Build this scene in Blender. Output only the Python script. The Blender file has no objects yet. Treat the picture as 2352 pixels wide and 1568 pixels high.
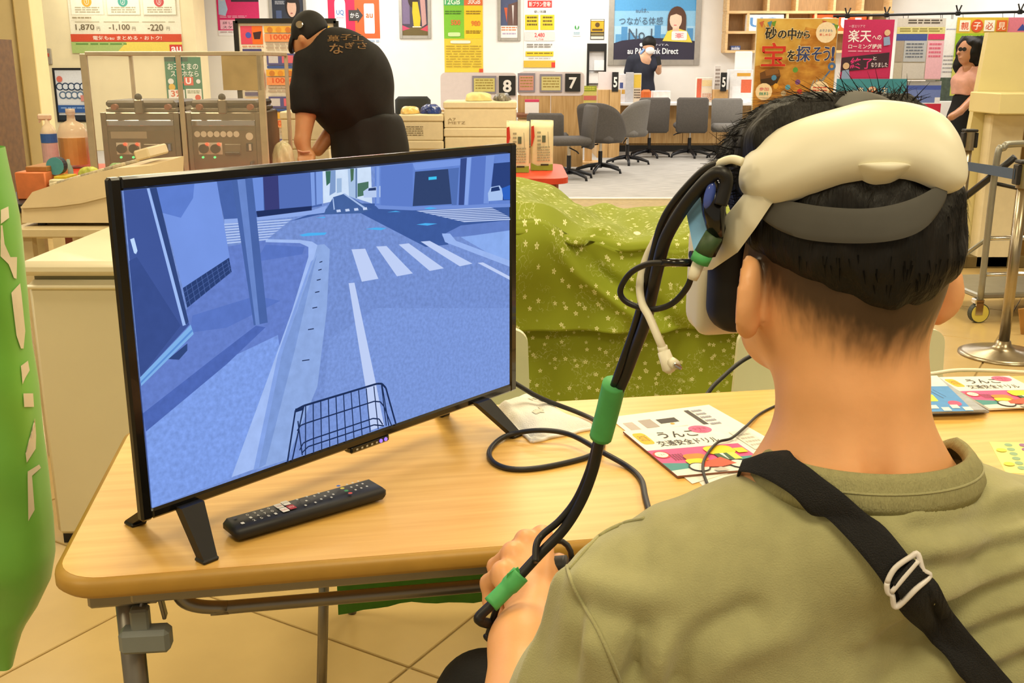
import bpy, math, random
import numpy as np
from mathutils import Vector, Matrix
from mathutils.bvhtree import BVHTree
random.seed(7); np.random.seed(7)
sc = bpy.context.scene
COL = sc.collection
R = math.radians

# ------------------------------------------------------------------ camera, world, light, exposure
CAM_H, FPX, PITCH = 1.32, 2400.0, .2596
cam_d = bpy.data.cameras.new('camera'); cam = bpy.data.objects.new('camera', cam_d); COL.objects.link(cam)
cam.location = (0, 0, CAM_H); cam.rotation_euler = (math.pi/2 - PITCH, 0, 0)
cam_d.sensor_fit = 'HORIZONTAL'; cam_d.sensor_width = 36; cam_d.lens = 36*FPX/2352
cam_d.clip_start = .02; cam_d.clip_end = 100
sc.camera = cam
sc.view_settings.view_transform = 'Standard'; sc.view_settings.look = 'None'
sc.view_settings.gamma = 1; sc.view_settings.use_curve_mapping = False
sc.view_settings.exposure = 0.0
EXP = 2**sc.view_settings.exposure
w = bpy.data.worlds.new('hall_light'); sc.world = w; w.use_nodes = True
w.node_tree.nodes['Background'].inputs[0].default_value = (1, .84, .62, 1)
w.node_tree.nodes['Background'].inputs[1].default_value = .36

def area(name, loc, sx, sy, power, col):
    l = bpy.data.lights.new(name, 'AREA'); l.shape = 'RECTANGLE'; l.size = sx; l.size_y = sy
    l.energy = power; l.color = col
    o = bpy.data.objects.new(name, l); o.location = loc; COL.objects.link(o); return o
WARM = (1, .87, .58); COOL = (1, .965, .91)
for x in (-2.6, .2, 3.0):
    for y in (-.6, 2.4, 5.4, 8.4):
        area('hall_ceiling_light', (x, y, 3.12), .9, .9, 43, WARM)
for x in (-6, -2.4, 1.2, 4.8, 8.4):
    for y in (11.3, 14.0, 16.4):
        area('shop_ceiling_light', (x, y, 3.12), 1.3, .9, 54, COOL)

# ------------------------------------------------------------------ helpers
def at(x, y, Y):
    a = (x-1176)/FPX; b = -(y-784)/FPX; c, s = math.cos(PITCH), math.sin(PITCH)
    d = Vector((a, c+b*s, -s+b*c)); return d*(Y/d.y) + Vector((0, 0, CAM_H))
def ray(x, y):
    a = (x-1176)/FPX; b = -(y-784)/FPX; c, s = math.cos(PITCH), math.sin(PITCH)
    return Vector((a, c+b*s, -s+b*c)).normalized()
def atz(x, y, z):
    d = ray(x, y); return d*((z-CAM_H)/d.z) + Vector((0, 0, CAM_H))
def atp(x, y, o, n):
    d = ray(x, y); c = Vector((0, 0, CAM_H)); return c + d*((o-c).dot(n)/d.dot(n))
def lin(h):
    if isinstance(h, str):
        h = h.lstrip('#'); v = [int(h[i:i+2], 16)/255 for i in (0, 2, 4)]
    else: v = h
    return tuple(x/12.92 if x <= .04045 else ((x+.055)/1.055)**2.4 for x in v)

MATS = {}
def mat(name, col, rough=.6, metal=0, var=.0, scale=20, stretch=(1, 1, 1), bump=0, bscale=None, col2=None,
        emit=0, trans=0, alpha=1, spec=.5, sss=0, sheen=0, coat=0):
    """one procedural material: noise between two tones, optional bump"""
    if name in MATS: return MATS[name]
    m = bpy.data.materials.new(name); MATS[name] = m; m.use_nodes = True
    nt = m.node_tree; N = nt.nodes; L = nt.links; b = N['Principled BSDF']
    c = lin(col)
    b.inputs['Base Color'].default_value = (*c, 1)
    b.inputs['Roughness'].default_value = rough; b.inputs['Metallic'].default_value = metal
    b.inputs['Specular IOR Level'].default_value = spec
    b.inputs['Alpha'].default_value = alpha
    if trans: b.inputs['Transmission Weight'].default_value = trans; b.inputs['IOR'].default_value = 1.3
    if sss: b.inputs['Subsurface Weight'].default_value = sss; b.inputs['Subsurface Radius'].default_value = (.012, .005, .003); b.inputs['Subsurface Scale'].default_value = .6
    if sheen: b.inputs['Sheen Weight'].default_value = sheen
    if coat: b.inputs['Coat Weight'].default_value = coat
    if emit: b.inputs['Emission Color'].default_value = (*c, 1); b.inputs['Emission Strength'].default_value = emit/EXP
    if var or col2 or bump:
        tc = N.new('ShaderNodeTexCoord'); mp = N.new('ShaderNodeMapping'); L.new(tc.outputs['Object'], mp.inputs[0])
        mp.inputs['Scale'].default_value = stretch
        nz = N.new('ShaderNodeTexNoise'); nz.inputs['Scale'].default_value = scale; nz.inputs['Detail'].default_value = 5
        L.new(mp.outputs[0], nz.inputs[0])
        if var or col2:
            rp = N.new('ShaderNodeValToRGB'); e = rp.color_ramp.elements
            if col2: a0, a1 = lin(col2), c
            else: a0, a1 = tuple(x*(1-var) for x in c), tuple(min(1, x*(1+var)) for x in c)
            e[0].position = .34; e[1].position = .66; e[0].color = (*a0, 1); e[1].color = (*a1, 1)
            L.new(nz.outputs['Fac'], rp.inputs[0]); L.new(rp.outputs[0], b.inputs['Base Color'])
            if emit: L.new(rp.outputs[0], b.inputs['Emission Color'])
        if bump:
            n2 = nz
            if bscale:
                n2 = N.new('ShaderNodeTexNoise'); n2.inputs['Scale'].default_value = bscale; n2.inputs['Detail'].default_value = 3
                L.new(mp.outputs[0], n2.inputs[0])
            bp = N.new('ShaderNodeBump'); bp.inputs['Strength'].default_value = bump; bp.inputs['Distance'].default_value = .004
            L.new(n2.outputs['Fac'], bp.inputs['Height']); L.new(bp.outputs[0], b.inputs['Normal'])
    return m
def pm(h, rough=.6):     # printed ink
    return mat('ink_'+h.strip('#'), h, rough, var=.04, scale=60)
def em(h, var=0, scale=60):      # lit picture on a screen
    k = 'screen_'+h.strip('#')
    if k in MATS: return MATS[k]
    m = bpy.data.materials.new(k); MATS[k] = m; m.use_nodes = True
    nt = m.node_tree; N = nt.nodes; L = nt.links; N.remove(N['Principled BSDF'])
    e = N.new('ShaderNodeEmission'); e.inputs[0].default_value = (*lin(h), 1); e.inputs[1].default_value = 1/EXP
    if var:
        tc = N.new('ShaderNodeTexCoord'); nz = N.new('ShaderNodeTexNoise'); nz.inputs['Scale'].default_value = scale; nz.inputs['Detail'].default_value = 6
        L.new(tc.outputs['Object'], nz.inputs[0]); rp = N.new('ShaderNodeValToRGB'); el = rp.color_ramp.elements
        el[0].position = .3; el[1].position = .72
        el[0].color = (*[x*(1-var) for x in lin(h)], 1); el[1].color = (*[x*(1+var) for x in lin(h)], 1)
        L.new(nz.outputs[0], rp.inputs[0]); L.new(rp.outputs[0], e.inputs[0])
    L.new(e.outputs[0], N['Material Output'].inputs[0]); return m

def top_of(o):
    while o.parent: o = o.parent
    return o
def tmat(o):
    t = top_of(o); return Matrix.Translation(t.location) @ t.rotation_euler.to_matrix().to_4x4()
def tag(o, label=None, cat=None, group=None, kind=None):
    if label: o['label'] = label
    if cat: o['category'] = cat
    if group: o['group'] = group
    if kind: o['kind'] = kind
    return o
def thing(name, label, cat, loc=(0, 0, 0), rotz=0, group=None):
    o = bpy.data.objects.new(name, None); o.empty_display_size = .05; COL.objects.link(o)
    o.location = loc; o.rotation_euler = (0, 0, rotz); return tag(o, label, cat, group)
def dup(o, parent=None):
    c = o.copy(); COL.objects.link(c); c.parent = parent
    for ch in list(o.children): dup(ch, c)
    return c
def orient(d):
    return Vector(d).normalized().to_track_quat('Z', 'Y').to_matrix()

class MB:
    """collects shapes (world or thing-local) and links them as one mesh object"""
    def __init__(s): s.v = []; s.f = []; s.m = []; s.mats = []; s.cur = 0
    def use(s, m):
        if m not in s.mats: s.mats.append(m)
        s.cur = s.mats.index(m); return s
    def add(s, vs, fs):
        k = len(s.v); s.v += [tuple(v) for v in vs]; s.f += [tuple(i+k for i in f) for f in fs]; s.m += [s.cur]*len(fs); return s
    def box(s, c, d, rz=0, rx=0, ry=0, bev=0):
        M = Matrix.Rotation(rz, 3, 'Z') @ Matrix.Rotation(ry, 3, 'Y') @ Matrix.Rotation(rx, 3, 'X'); c = Vector(c)
        hx, hy, hz = d[0]/2, d[1]/2, d[2]/2
        if bev:
            b = min(bev, hx*.95, hy*.95, hz*.95); vs = []; idx = {}
            for sx in (-1, 1):
                for sy in (-1, 1):
                    for sz in (-1, 1):
                        for ax in range(3):
                            p = [sx*(hx-b), sy*(hy-b), sz*(hz-b)]; p[ax] = (sx*hx, sy*hy, sz*hz)[ax]
                            idx[(sx, sy, sz, ax)] = len(vs); vs.append(c + M @ Vector(p))
            fs = []
            def q(a): fs.append(a)
            for sg in (-1, 1):
                o4 = [(-1, -1), (1, -1), (1, 1), (-1, 1)]
                q([idx[(sg, a, b_, 0)] for a, b_ in (o4 if sg > 0 else o4[::-1])])
                q([idx[(a, sg, b_, 1)] for a, b_ in (o4[::-1] if sg > 0 else o4)])
                q([idx[(a, b_, sg, 2)] for a, b_ in (o4 if sg > 0 else o4[::-1])])
            for a in (-1, 1):
                for b_ in (-1, 1):
                    e1 = [idx[(a, b_, -1, 0)], idx[(a, b_, 1, 0)], idx[(a, b_, 1, 1)], idx[(a, b_, -1, 1)]]
                    q(e1 if a*b_ < 0 else e1[::-1])
                    e2 = [idx[(a, -1, b_, 0)], idx[(a, 1, b_, 0)], idx[(a, 1, b_, 2)], idx[(a, -1, b_, 2)]]
                    q(e2 if a*b_ > 0 else e2[::-1])
                    e3 = [idx[(-1, a, b_, 1)], idx[(1, a, b_, 1)], idx[(1, a, b_, 2)], idx[(-1, a, b_, 2)]]
                    q(e3 if a*b_ < 0 else e3[::-1])
                    for c_ in (-1, 1):
                        t = [idx[(a, b_, c_, 0)], idx[(a, b_, c_, 1)], idx[(a, b_, c_, 2)]]; q(t if a*b_*c_ > 0 else t[::-1])
            return s.add(vs, fs)
        vs = [c + M @ Vector((x, y, z)) for x in (-hx, hx) for y in (-hy, hy) for z in (-hz, hz)]
        return s.add(vs, [(0, 1, 3, 2), (4, 6, 7, 5), (0, 4, 5, 1), (2, 3, 7, 6), (0, 2, 6, 4), (1, 5, 7, 3)])
    def cyl(s, a, b, r0, r1=None, n=14, cap=True):
        a, b = Vector(a), Vector(b); r1 = r0 if r1 is None else r1; M = orient(b-a); vs = []
        for p, r in ((a, r0), (b, r1)):
            for i in range(n): t = 2*math.pi*i/n; vs.append(p + M @ Vector((r*math.cos(t), r*math.sin(t), 0)))
        fs = [(i, (i+1) % n, n+(i+1) % n, n+i) for i in range(n)]
        if cap: fs += [tuple(range(n))[::-1], tuple(range(n, 2*n))]
        return s.add(vs, fs)
    def tube(s, pts, r, n=8, cap=True, flat=1.0):
        pts = [Vector(p) for p in pts]; rs = r if isinstance(r, (list, tuple)) else [r]*len(pts)
        vs = []; up = None
        for i, p in enumerate(pts):
            d = (pts[min(i+1, len(pts)-1)] - pts[max(i-1, 0)])
            if d.length < 1e-9: d = Vector((0, 0, 1))
            d.normalize()
            if up is None: up = d.orthogonal().normalized()
            up = (up - d*up.dot(d))
            if up.length < 1e-6: up = d.orthogonal()
            up.normalize(); sd = d.cross(up)
            for k in range(n): t = 2*math.pi*k/n; vs.append(p + up*math.cos(t)*rs[i]*flat + sd*math.sin(t)*rs[i])
        fs = []
        for i in range(len(pts)-1):
            for k in range(n): fs.append((i*n+k, i*n+(k+1) % n, (i+1)*n+(k+1) % n, (i+1)*n+k))
        if cap: fs += [tuple(range(n))[::-1], tuple(range((len(pts)-1)*n, len(pts)*n))]
        return s.add(vs, fs)
    def lathe(s, prof, c=(0, 0, 0), n=24, ax=(0, 0, 1), sx=1, sy=1):
        M = orient(ax); c = Vector(c); vs = []
        for r, z in prof:
            for i in range(n): t = 2*math.pi*i/n; vs.append(c + M @ Vector((r*math.cos(t)*sx, r*math.sin(t)*sy, z)))
        fs = []
        for j in range(len(prof)-1):
            for i in range(n): fs.append((j*n+i, j*n+(i+1) % n, (j+1)*n+(i+1) % n, (j+1)*n+i))
        fs += [tuple(range(n))[::-1], tuple(range((len(prof)-1)*n, len(prof)*n))]
        return s.add(vs, fs)
    def prism(s, pts, ext):
        """closed outline of 3-D points pushed along ext"""
        pts = [Vector(p) for p in pts]; e = Vector(ext); n = len(pts)
        vs = pts + [p+e for p in pts]
        return s.add(vs, [tuple(range(n))[::-1], tuple(range(n, 2*n))] + [(i, (i+1) % n, n+(i+1) % n, n+i) for i in range(n)])
    def grid(s, P, closed=False):
        nr = len(P); nc = len(P[0]); vs = [p for r in P for p in r]; fs = []
        for i in range(nr-1):
            for j in range(nc if closed else nc-1):
                fs.append((i*nc+j, i*nc+(j+1) % nc, (i+1)*nc+(j+1) % nc, (i+1)*nc+j))
        return s.add(vs, fs)
    def ell(s, c, r, n=16, m=10, M=None):
        c = Vector(c); P = []
        for j in range(m+1):
            ph = math.pi*j/m; row = []
            for i in range(n):
                t = 2*math.pi*i/n; q = Vector((r[0]*math.sin(ph)*math.cos(t), r[1]*math.sin(ph)*math.sin(t), r[2]*math.cos(ph)))
                row.append(c + (M @ q if M else q))
            P.append(row)
        return s.grid(P, True)
    def build(s, name, m=None, parent=None, smooth=False, loc=None, local=False, fix=False):
        me = bpy.data.meshes.new(name); o = bpy.data.objects.new(name, me); COL.objects.link(o)
        vs = s.v
        if parent is not None:
            o.parent = parent
            if not local:
                I = tmat(parent).inverted(); vs = [I @ Vector(v) for v in vs]
        elif loc is not None:
            l = Vector(loc); o.location = l
            if not local: vs = [Vector(v)-l for v in vs]
        me.from_pydata([tuple(v) for v in vs], [], s.f)
        mats = s.mats if s.mats else [m]
        for mm in mats: me.materials.append(mm)
        if len(mats) > 1: me.polygons.foreach_set('material_index', s.m)
        if smooth: me.polygons.foreach_set('use_smooth', [True]*len(me.polygons))
        if fix:
            import bmesh
            bm = bmesh.new(); bm.from_mesh(me); bmesh.ops.recalc_face_normals(bm, faces=bm.faces); bm.to_mesh(me); bm.free()
        me.update(); return o
def autosmooth(o, ang=35):
    me = o.data; me.polygons.foreach_set('use_smooth', [True]*len(me.polygons)); me.set_sharp_from_angle(angle=R(ang)); return o
def catmull(P, n=8, closed=False):
    P = [Vector(p) for p in P]; out = []; N = len(P)
    for i in range(N if closed else N-1):
        g = lambda k: P[k % N] if closed else P[max(0, min(N-1, k))]
        p0, p1, p2, p3 = g(i-1), g(i), g(i+1), g(i+2)
        for k in range(n):
            t = k/n; out.append(.5*((2*p1)+(p2-p0)*t+(2*p0-5*p1+4*p2-p3)*t*t+(3*p1-p0-3*p2+p3)*t**3))
    if not closed: out.append(P[-1])
    return out
def rrect(x0, y0, x1, y1, r, n=6):
    o = []
    for cx, cy, a in ((x1-r, y1-r, 0), (x0+r, y1-r, 90), (x0+r, y0+r, 180), (x1-r, y0+r, 270)):
        for k in range(n+1): t = R(a+90*k/n); o.append((cx+r*math.cos(t), cy+r*math.sin(t)))
    return o

# text outlines (built-in font) as flat meshes scaled into a box
_tc = bpy.data.curves.new('lettering', 'FONT'); _tc.resolution_u = 3
_to = bpy.data.objects.new('lettering', _tc); TXT = {}
def text_mesh(body, bold=0.0):
    if any(ord(c) > 0x2e80 for c in body): bold = min(bold, .010)      # dense characters stay open
    k = (body, bold)
    if k in TXT: return TXT[k]
    if _to.name not in COL.objects: COL.objects.link(_to)
    _tc.body = body; _tc.offset = bold; _tc.space_line = .9
    dg = bpy.context.evaluated_depsgraph_get(); dg.update()
    me = bpy.data.meshes.new_from_object(_to.evaluated_get(dg))
    V = np.array([v.co[:2] for v in me.vertices]) if len(me.vertices) else np.zeros((1, 2))
    F = [tuple(p.vertices) for p in me.polygons]; bpy.data.meshes.remove(me)
    lo, hi = V.min(0), V.max(0); asp = (hi[0]-lo[0])/max(1e-6, hi[1]-lo[1])
    V = (V-lo)/np.maximum(hi-lo, 1e-6); TXT[k] = (V, F, asp); return TXT[k]

class Print:
    """flat printed picture: u right, v down (0..1) on a rectangle o + u*ex + v*ey; every layer a hair above the last"""
    def __init__(s, o, ex, ey, step=.0006, matf=pm):
        s.o, s.ex, s.ey = Vector(o), Vector(ex), Vector(ey); s.n = s.ey.cross(s.ex).normalized(); s.k = 0; s.step = step; s.mb = MB(); s.matf = matf
    def P(s, u, v): return s.o + s.ex*u + s.ey*v + s.n*(s.step*s.k)
    def poly(s, pts, col):
        s.k += 1; s.mb.use(s.matf(col) if isinstance(col, str) else col); s.mb.add([s.P(u, v) for u, v in pts], [tuple(range(len(pts)))]); return s
    def rect(s, u0, v0, u1, v1, col, r=0):
        if r:
            a = s.ex.length/s.ey.length
            return s.poly([(u0+(u1-u0)*x, v0+(v1-v0)*y) for x, y in rrect(0, 0, 1, 1, r, 4)], col)
        return s.poly([(u0, v0), (u1, v0), (u1, v1), (u0, v1)], col)
    def circ(s, u, v, ru, col, rv=None, n=20):
        rv = ru*s.ex.length/s.ey.length if rv is None else rv
        return s.poly([(u+ru*math.cos(2*math.pi*i/n), v+rv*math.sin(2*math.pi*i/n)) for i in range(n)], col)
    def text(s, body, u0, v0, u1, v1, col, bold=.0, rot=0):
        s.k += 1; s.mb.use(s.matf(col)); V, F, a = text_mesh(body, bold)
        if rot == 90: pts = [(u0+(1-0)*(u1-u0)*y, v0+(v1-v0)*x) for x, y in V]       # reads downwards, letter tops to the right
        else: pts = [(u0+(u1-u0)*x, v1+(v0-v1)*y) for x, y in V]
        s.mb.add([s.P(u, v) for u, v in pts], F); return s
    def line(s, pts, wd, col):
        """polyline of width wd (in u)"""
        a = s.ex.length/s.ey.length
        for (u0, v0), (u1, v1) in zip(pts, pts[1:]):
            dx, dy = (u1-u0), (v1-v0)/a; L = math.hypot(dx, dy) or 1; nx, ny = -dy/L*wd/2, dx/L*wd/2*a
            s.poly([(u0+nx, v0+ny), (u1+nx, v1+ny), (u1-nx, v1-ny), (u0-nx, v0-ny)], col); s.k -= 1
        s.k += 1; return s
    def lines(s, u0, v0, u1, v1, n, col, fill=.5, seed=0):
        """rows of small illegible print"""
        rg = random.Random(seed)
        for i in range(n):
            y0 = v0+(v1-v0)*i/n; y1 = y0+(v1-v0)/n*fill; x = u0
            s.k += 1; s.mb.use(s.matf(col))
            while x < u1:
                wd = rg.uniform(.03, .14)*(u1-u0)*2; x2 = min(u1, x+wd)
                s.mb.add([s.P(a, b) for a, b in ((x, y0), (x2, y0), (x2, y1), (x, y1))], [(0, 1, 2, 3)]); x = x2+rg.uniform(.02, .05)*(u1-u0)
            s.k -= 1
        s.k += 1; return s
    def build(s, parent, name='print'):
        return s.mb.build(name, None, parent)

# implicit surfaces (smooth blends of round cones and ellipsoids), meshed by surface nets
def smin(a, b, k): h = np.clip(.5+.5*(b-a)/k, 0, 1); return b*(1-h)+a*h - k*h*(1-h)
def smax(a, b, k): return -smin(-a, -b, k)
def sd_rc(P, a, b, ra, rb):
    a = np.array(a, np.float32); b = np.array(b, np.float32); ab = b-a; t = np.clip(((P-a)@ab)/max(1e-9, ab@ab), 0, 1)
    return np.linalg.norm(P-a-t[..., None]*ab, axis=-1) - (ra+(rb-ra)*t)
def sd_el(P, c, r, M=None):
    q = P-np.array(c, np.float32)
    if M is not None: q = q@np.array(M, np.float32)
    r = np.array(r, np.float32); k0 = np.linalg.norm(q/r, axis=-1); k1 = np.linalg.norm(q/(r*r), axis=-1)+1e-9
    return k0*(k0-1)/k1
def sd_chain(P, pts, k=.02):
    d = None
    for (a, ra), (b, rb) in zip(pts, pts[1:]):
        e = sd_rc(P, a, b, ra, rb); d = e if d is None else smin(d, e, k)
    return d
def nets(fn, lo, hi, h):
    lo = np.array(lo); n = np.ceil((np.array(hi)-lo)/h).astype(int)+1
    ax = [lo[i]+h*np.arange(n[i]) for i in range(3)]
    V = np.empty(n, np.float32); st = max(1, int(400000/(n[1]*n[2])))
    for i in range(0, n[0], st):
        X, Y, Z = np.meshgrid(ax[0][i:i+st], ax[1], ax[2], indexing='ij')
        V[i:i+st] = fn(np.stack([X, Y, Z], -1).astype(np.float32))
    S = V < 0
    cs = np.zeros(np.array(n)-1, int)
    for a in (0, 1):
        for b in (0, 1):
            for c in (0, 1): cs += S[a:n[0]-1+a, b:n[1]-1+b, c:n[2]-1+c]
    I = np.argwhere((cs > 0) & (cs < 8)); idx = -np.ones(cs.shape, int); idx[tuple(I.T)] = np.arange(len(I))
    acc = np.zeros((len(I), 3)); cnt = np.zeros(len(I))
    cor = [(a, b, c) for a in (0, 1) for b in (0, 1) for c in (0, 1)]
    for p in range(8):
        for q in range(p+1, 8):
            d = np.array(cor[q])-np.array(cor[p])
            if np.abs(d).sum() != 1: continue
            A = V[tuple((I+cor[p]).T)]; B = V[tuple((I+cor[q]).T)]; x = (A < 0) != (B < 0)
            t = np.where(x, A/np.where(x, A-B, 1), 0)
            acc[x] += (I[x]+np.array(cor[p])+t[x, None]*d); cnt[x] += 1
    W = acc/cnt[:, None]*h + lo; F = []
    for a in range(3):
        b, c = (a+1) % 3, (a+2) % 3
        sl0 = [slice(None)]*3; sl1 = [slice(None)]*3; sl0[a] = slice(0, n[a]-1); sl1[a] = slice(1, n[a])
        S0, S1 = S[tuple(sl0)], S[tuple(sl1)]
        E = np.argwhere(S0 != S1); E = E[(E[:, b] > 0) & (E[:, c] > 0) & (E[:, b] < n[b]-1) & (E[:, c] < n[c]-1)]
        sgn = S0[tuple(E.T)]; eb = np.zeros(3, int); eb[b] = 1; ec = np.zeros(3, int); ec[c] = 1
        Q = np.stack([idx[tuple((E-eb-ec).T)], idx[tuple((E-ec).T)], idx[tuple(E.T)], idx[tuple((E-eb).T)]], 1)
        Q[~sgn] = Q[~sgn][:, ::-1]; F.append(Q)
    return W, np.concatenate(F)
def relax(W, F, it=2, lam=.5):
    W = W.copy(); E = np.concatenate([F[:, [0, 1]], F[:, [1, 2]], F[:, [2, 3]], F[:, [3, 0]]]); E = np.concatenate([E, E[:, ::-1]])
    deg = np.bincount(E[:, 0], minlength=len(W))[:, None]
    for _ in range(it):
        A = np.zeros_like(W)
        for k in range(3): A[:, k] = np.bincount(E[:, 0], W[E[:, 1], k], minlength=len(W))
        W += lam*(A/np.maximum(deg, 1)-W)
    return W
def normals(W, F):
    n = np.cross(W[F[:, 2]]-W[F[:, 0]], W[F[:, 3]]-W[F[:, 1]]); N = np.zeros_like(W)
    for k in range(4): np.add.at(N, F[:, k], n)
    return N/np.maximum(np.linalg.norm(N, axis=1), 1e-12)[:, None]
def mesh_np(name, W, F, m, parent=None, smooth=True, loc=None):
    if parent is not None:
        I = np.array(tmat(parent).inverted()); W = W@I[:3, :3].T+I[:3, 3]
    elif loc is not None: W = W-np.array(loc)
    me = bpy.data.meshes.new(name); o = bpy.data.objects.new(name, me); COL.objects.link(o)
    if parent is not None: o.parent = parent
    elif loc is not None: o.location = loc
    me.from_pydata(W.tolist(), [], F.tolist())
    for mm in (m if isinstance(m, (list, tuple)) else [m]): me.materials.append(mm)
    if smooth: me.polygons.foreach_set('use_smooth', [True]*len(me.polygons))
    me.update(); return o
def bvh(W, F): return BVHTree.FromPolygons([Vector(p) for p in W], [tuple(f) for f in F])
def cast(tree, x, y, off=0.0):
    """where the photograph's line of sight through (x, y) meets a surface; pushed off along its normal"""
    h, n, _, _ = tree.ray_cast(Vector((0, 0, CAM_H)), ray(x, y))
    if h is None:
        d = ray(x, y); c = Vector((0, 0, CAM_H)); best = None
        for k in range(30, 260, 2):
            q = c+d*(k*.01); r = tree.find_nearest(q)
            if r[0] is not None and (best is None or r[3] < best[3]): best = (r[0], r[1], q, r[3])
        return best[2]
    if n.dot(ray(x, y)) > 0: n = -n
    return h + n*off
def wrinkle(P, sc_, seed=0):
    q = P*sc_+seed*3.7
    return (np.sin(q[..., 0]*1.7+1.3*np.sin(q[..., 1]*1.1+q[..., 2]))+np.sin(q[..., 1]*2.1+1.1*np.sin(q[..., 2]*1.3+q[..., 0]*.7))+np.sin(q[..., 2]*1.9+1.2*np.sin(q[..., 0]*.9)))/3

# ------------------------------------------------------------------ the setting
M_tile = mat('floor_tile', '#c9ae77', .22, var=.07, scale=3, bump=.02, bscale=40)
M_grout = mat('tile_grout', '#a58f60', .8, var=.1)
M_carpet = mat('grey_carpet', '#a9a59e', .9, var=.2, scale=5, stretch=(1, 7, 1), bump=.3, bscale=120)
M_wallw = mat('white_wall', '#f3efe8', .7, var=.015, scale=6)
M_wallb = mat('beige_wall', '#f0dfae', .6, var=.03, scale=5, bump=.02)
M_ceil = mat('ceiling_board', '#e9e4da', .8, var=.02)

fl = MB().box((0, 5.4, -.03), (24, 15.6, .05)).build('floor', M_grout, loc=(0, 5.4, 0)); tag(fl, kind='structure', label='beige polished tile floor of the hall')
ta = R(-31); ts = .76; T0 = Vector((-.233, 2.098, 0)); dx, dy = Vector((math.cos(ta), math.sin(ta), 0)), Vector((-math.sin(ta), math.cos(ta), 0))
tm = MB().box((0, 0, -.006), (ts-.006, ts-.006, .012), bev=.002); first = None
for i in range(-12, 13):
    for j in range(-12, 13):
        c = T0 + dx*(i+.5)*ts + dy*(j+.5)*ts
        if not (-3.6 < c.x < 4.4 and 1.0 < c.y < 9.9): continue
        if first is None:
            first = tm.build('tile', M_tile, fl, local=True); t = first
        else: t = first.copy(); COL.objects.link(t); t.parent = fl
        t.location = c - fl.location; t.rotation_euler = (0, 0, ta)
cp = MB().box((0, 14.6, -.016), (24, 8.0, .04), bev=.004).build('floor', M_carpet, loc=(0, 14.6, 0)); tag(cp, kind='structure', label='pale grey carpet of the phone shop')
tr = MB().box((0, 10.58, .004), (24, .07, .02), bev=.004).build('trim_1', mat('floor_trim', '#e8e4dc', .35, var=.03), loc=(0, 10.58, 0)); tag(tr, kind='structure', label='white metal strip between tile floor and carpet')
YW = 17.6
wb = MB().box((0, YW+.1, 1.6), (24, .2, 3.2)).build('wall_back', M_wallw, loc=(0, YW, 0)); tag(wb, kind='structure', label='white back wall of the phone shop')
YB = 16.6
xa, xb = at(0, 200, YB).x-.6, at(458, 200, YB).x
wl = MB().box(((xa+xb)/2, YB+.3, 1.6), (xb-xa, .6, 3.2), bev=.01).build('wall_left', M_wallb, loc=((xa+xb)/2, YB, 0)); tag(wl, kind='structure', label='cream wall pier behind the cooking stall')
xe = at(22, 200, 9.0).x
el = MB().box((xe+.06, 9.2, 1.6), (.30, .25, 3.2), bev=.006).build('wall_left', M_wallb, loc=(xe, 9.2, 0)); tag(el, kind='structure', label='cream wall end at the left edge of the photo')
MB().box((.075, -.131, 0), (.012, .012, 3.0)).build('corner_bead', mat('wall_joint', '#a08a58', .7, var=.05), el, local=True).location.z = 1.6
ce = MB().box((0, 6.5, 3.25), (24, 22, .1)).build('ceiling', M_ceil, loc=(0, 6.5, 3.2)); tag(ce, kind='structure', label='pale ceiling boards')

# ------------------------------------------------------------------ folding table
M_wood = mat('maple_laminate', '#ebbd68', .38, col2='#deab55', scale=7, stretch=(.55, 9, 1), bump=.01, bscale=90)
M_edge = mat('table_edge_band', '#b98f3d', .45, var=.04, scale=30)
M_steel = mat('grey_painted_steel', '#8f8a80', .35, metal=.75, var=.06, scale=12)
M_gplast = mat('grey_plastic', '#7d8380', .5, var=.04)
TZ = .70; tyaw = R(10)
td, tn = Vector((math.cos(tyaw), math.sin(tyaw), 0)), Vector((-math.sin(tyaw), math.cos(tyaw), 0))
tc0 = td*.54 + tn*1.552
tab = thing('folding_table', 'light maple folding table with thick rounded edge holding the screen', 'table', (tc0.x, tc0.y, 0), tyaw)
o = rrect(-.905, -.302, .905, .302, .06, 8)
mb = MB(); prof = [(-.008, 0), (0, -.004), (.001, -.010), (.001, -.020), (-.004, -.027), (-.014, -.030)]
def inset(o, e): return [(x+e*(1 if x > 0 else -1), y+e*(1 if y > 0 else -1)) for x, y in o]
mb.grid([[(x, y, TZ+z) for x, y in inset(o, e)] for e, z in prof], True)
autosmooth(mb.build('edge_band', M_edge, tab, local=True, fix=True), 60)
o2 = inset(o, -.0075); mb = MB().prism([(x, y, TZ-.028) for x, y in o2], (0, 0, .0282)); mb.build('tabletop', M_wood, tab, local=True)
for y in (-.272, .26): MB().box((0, y, TZ-.038), (1.62, .025, .016), bev=.003).build('apron_rail', M_steel, tab, local=True)
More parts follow.
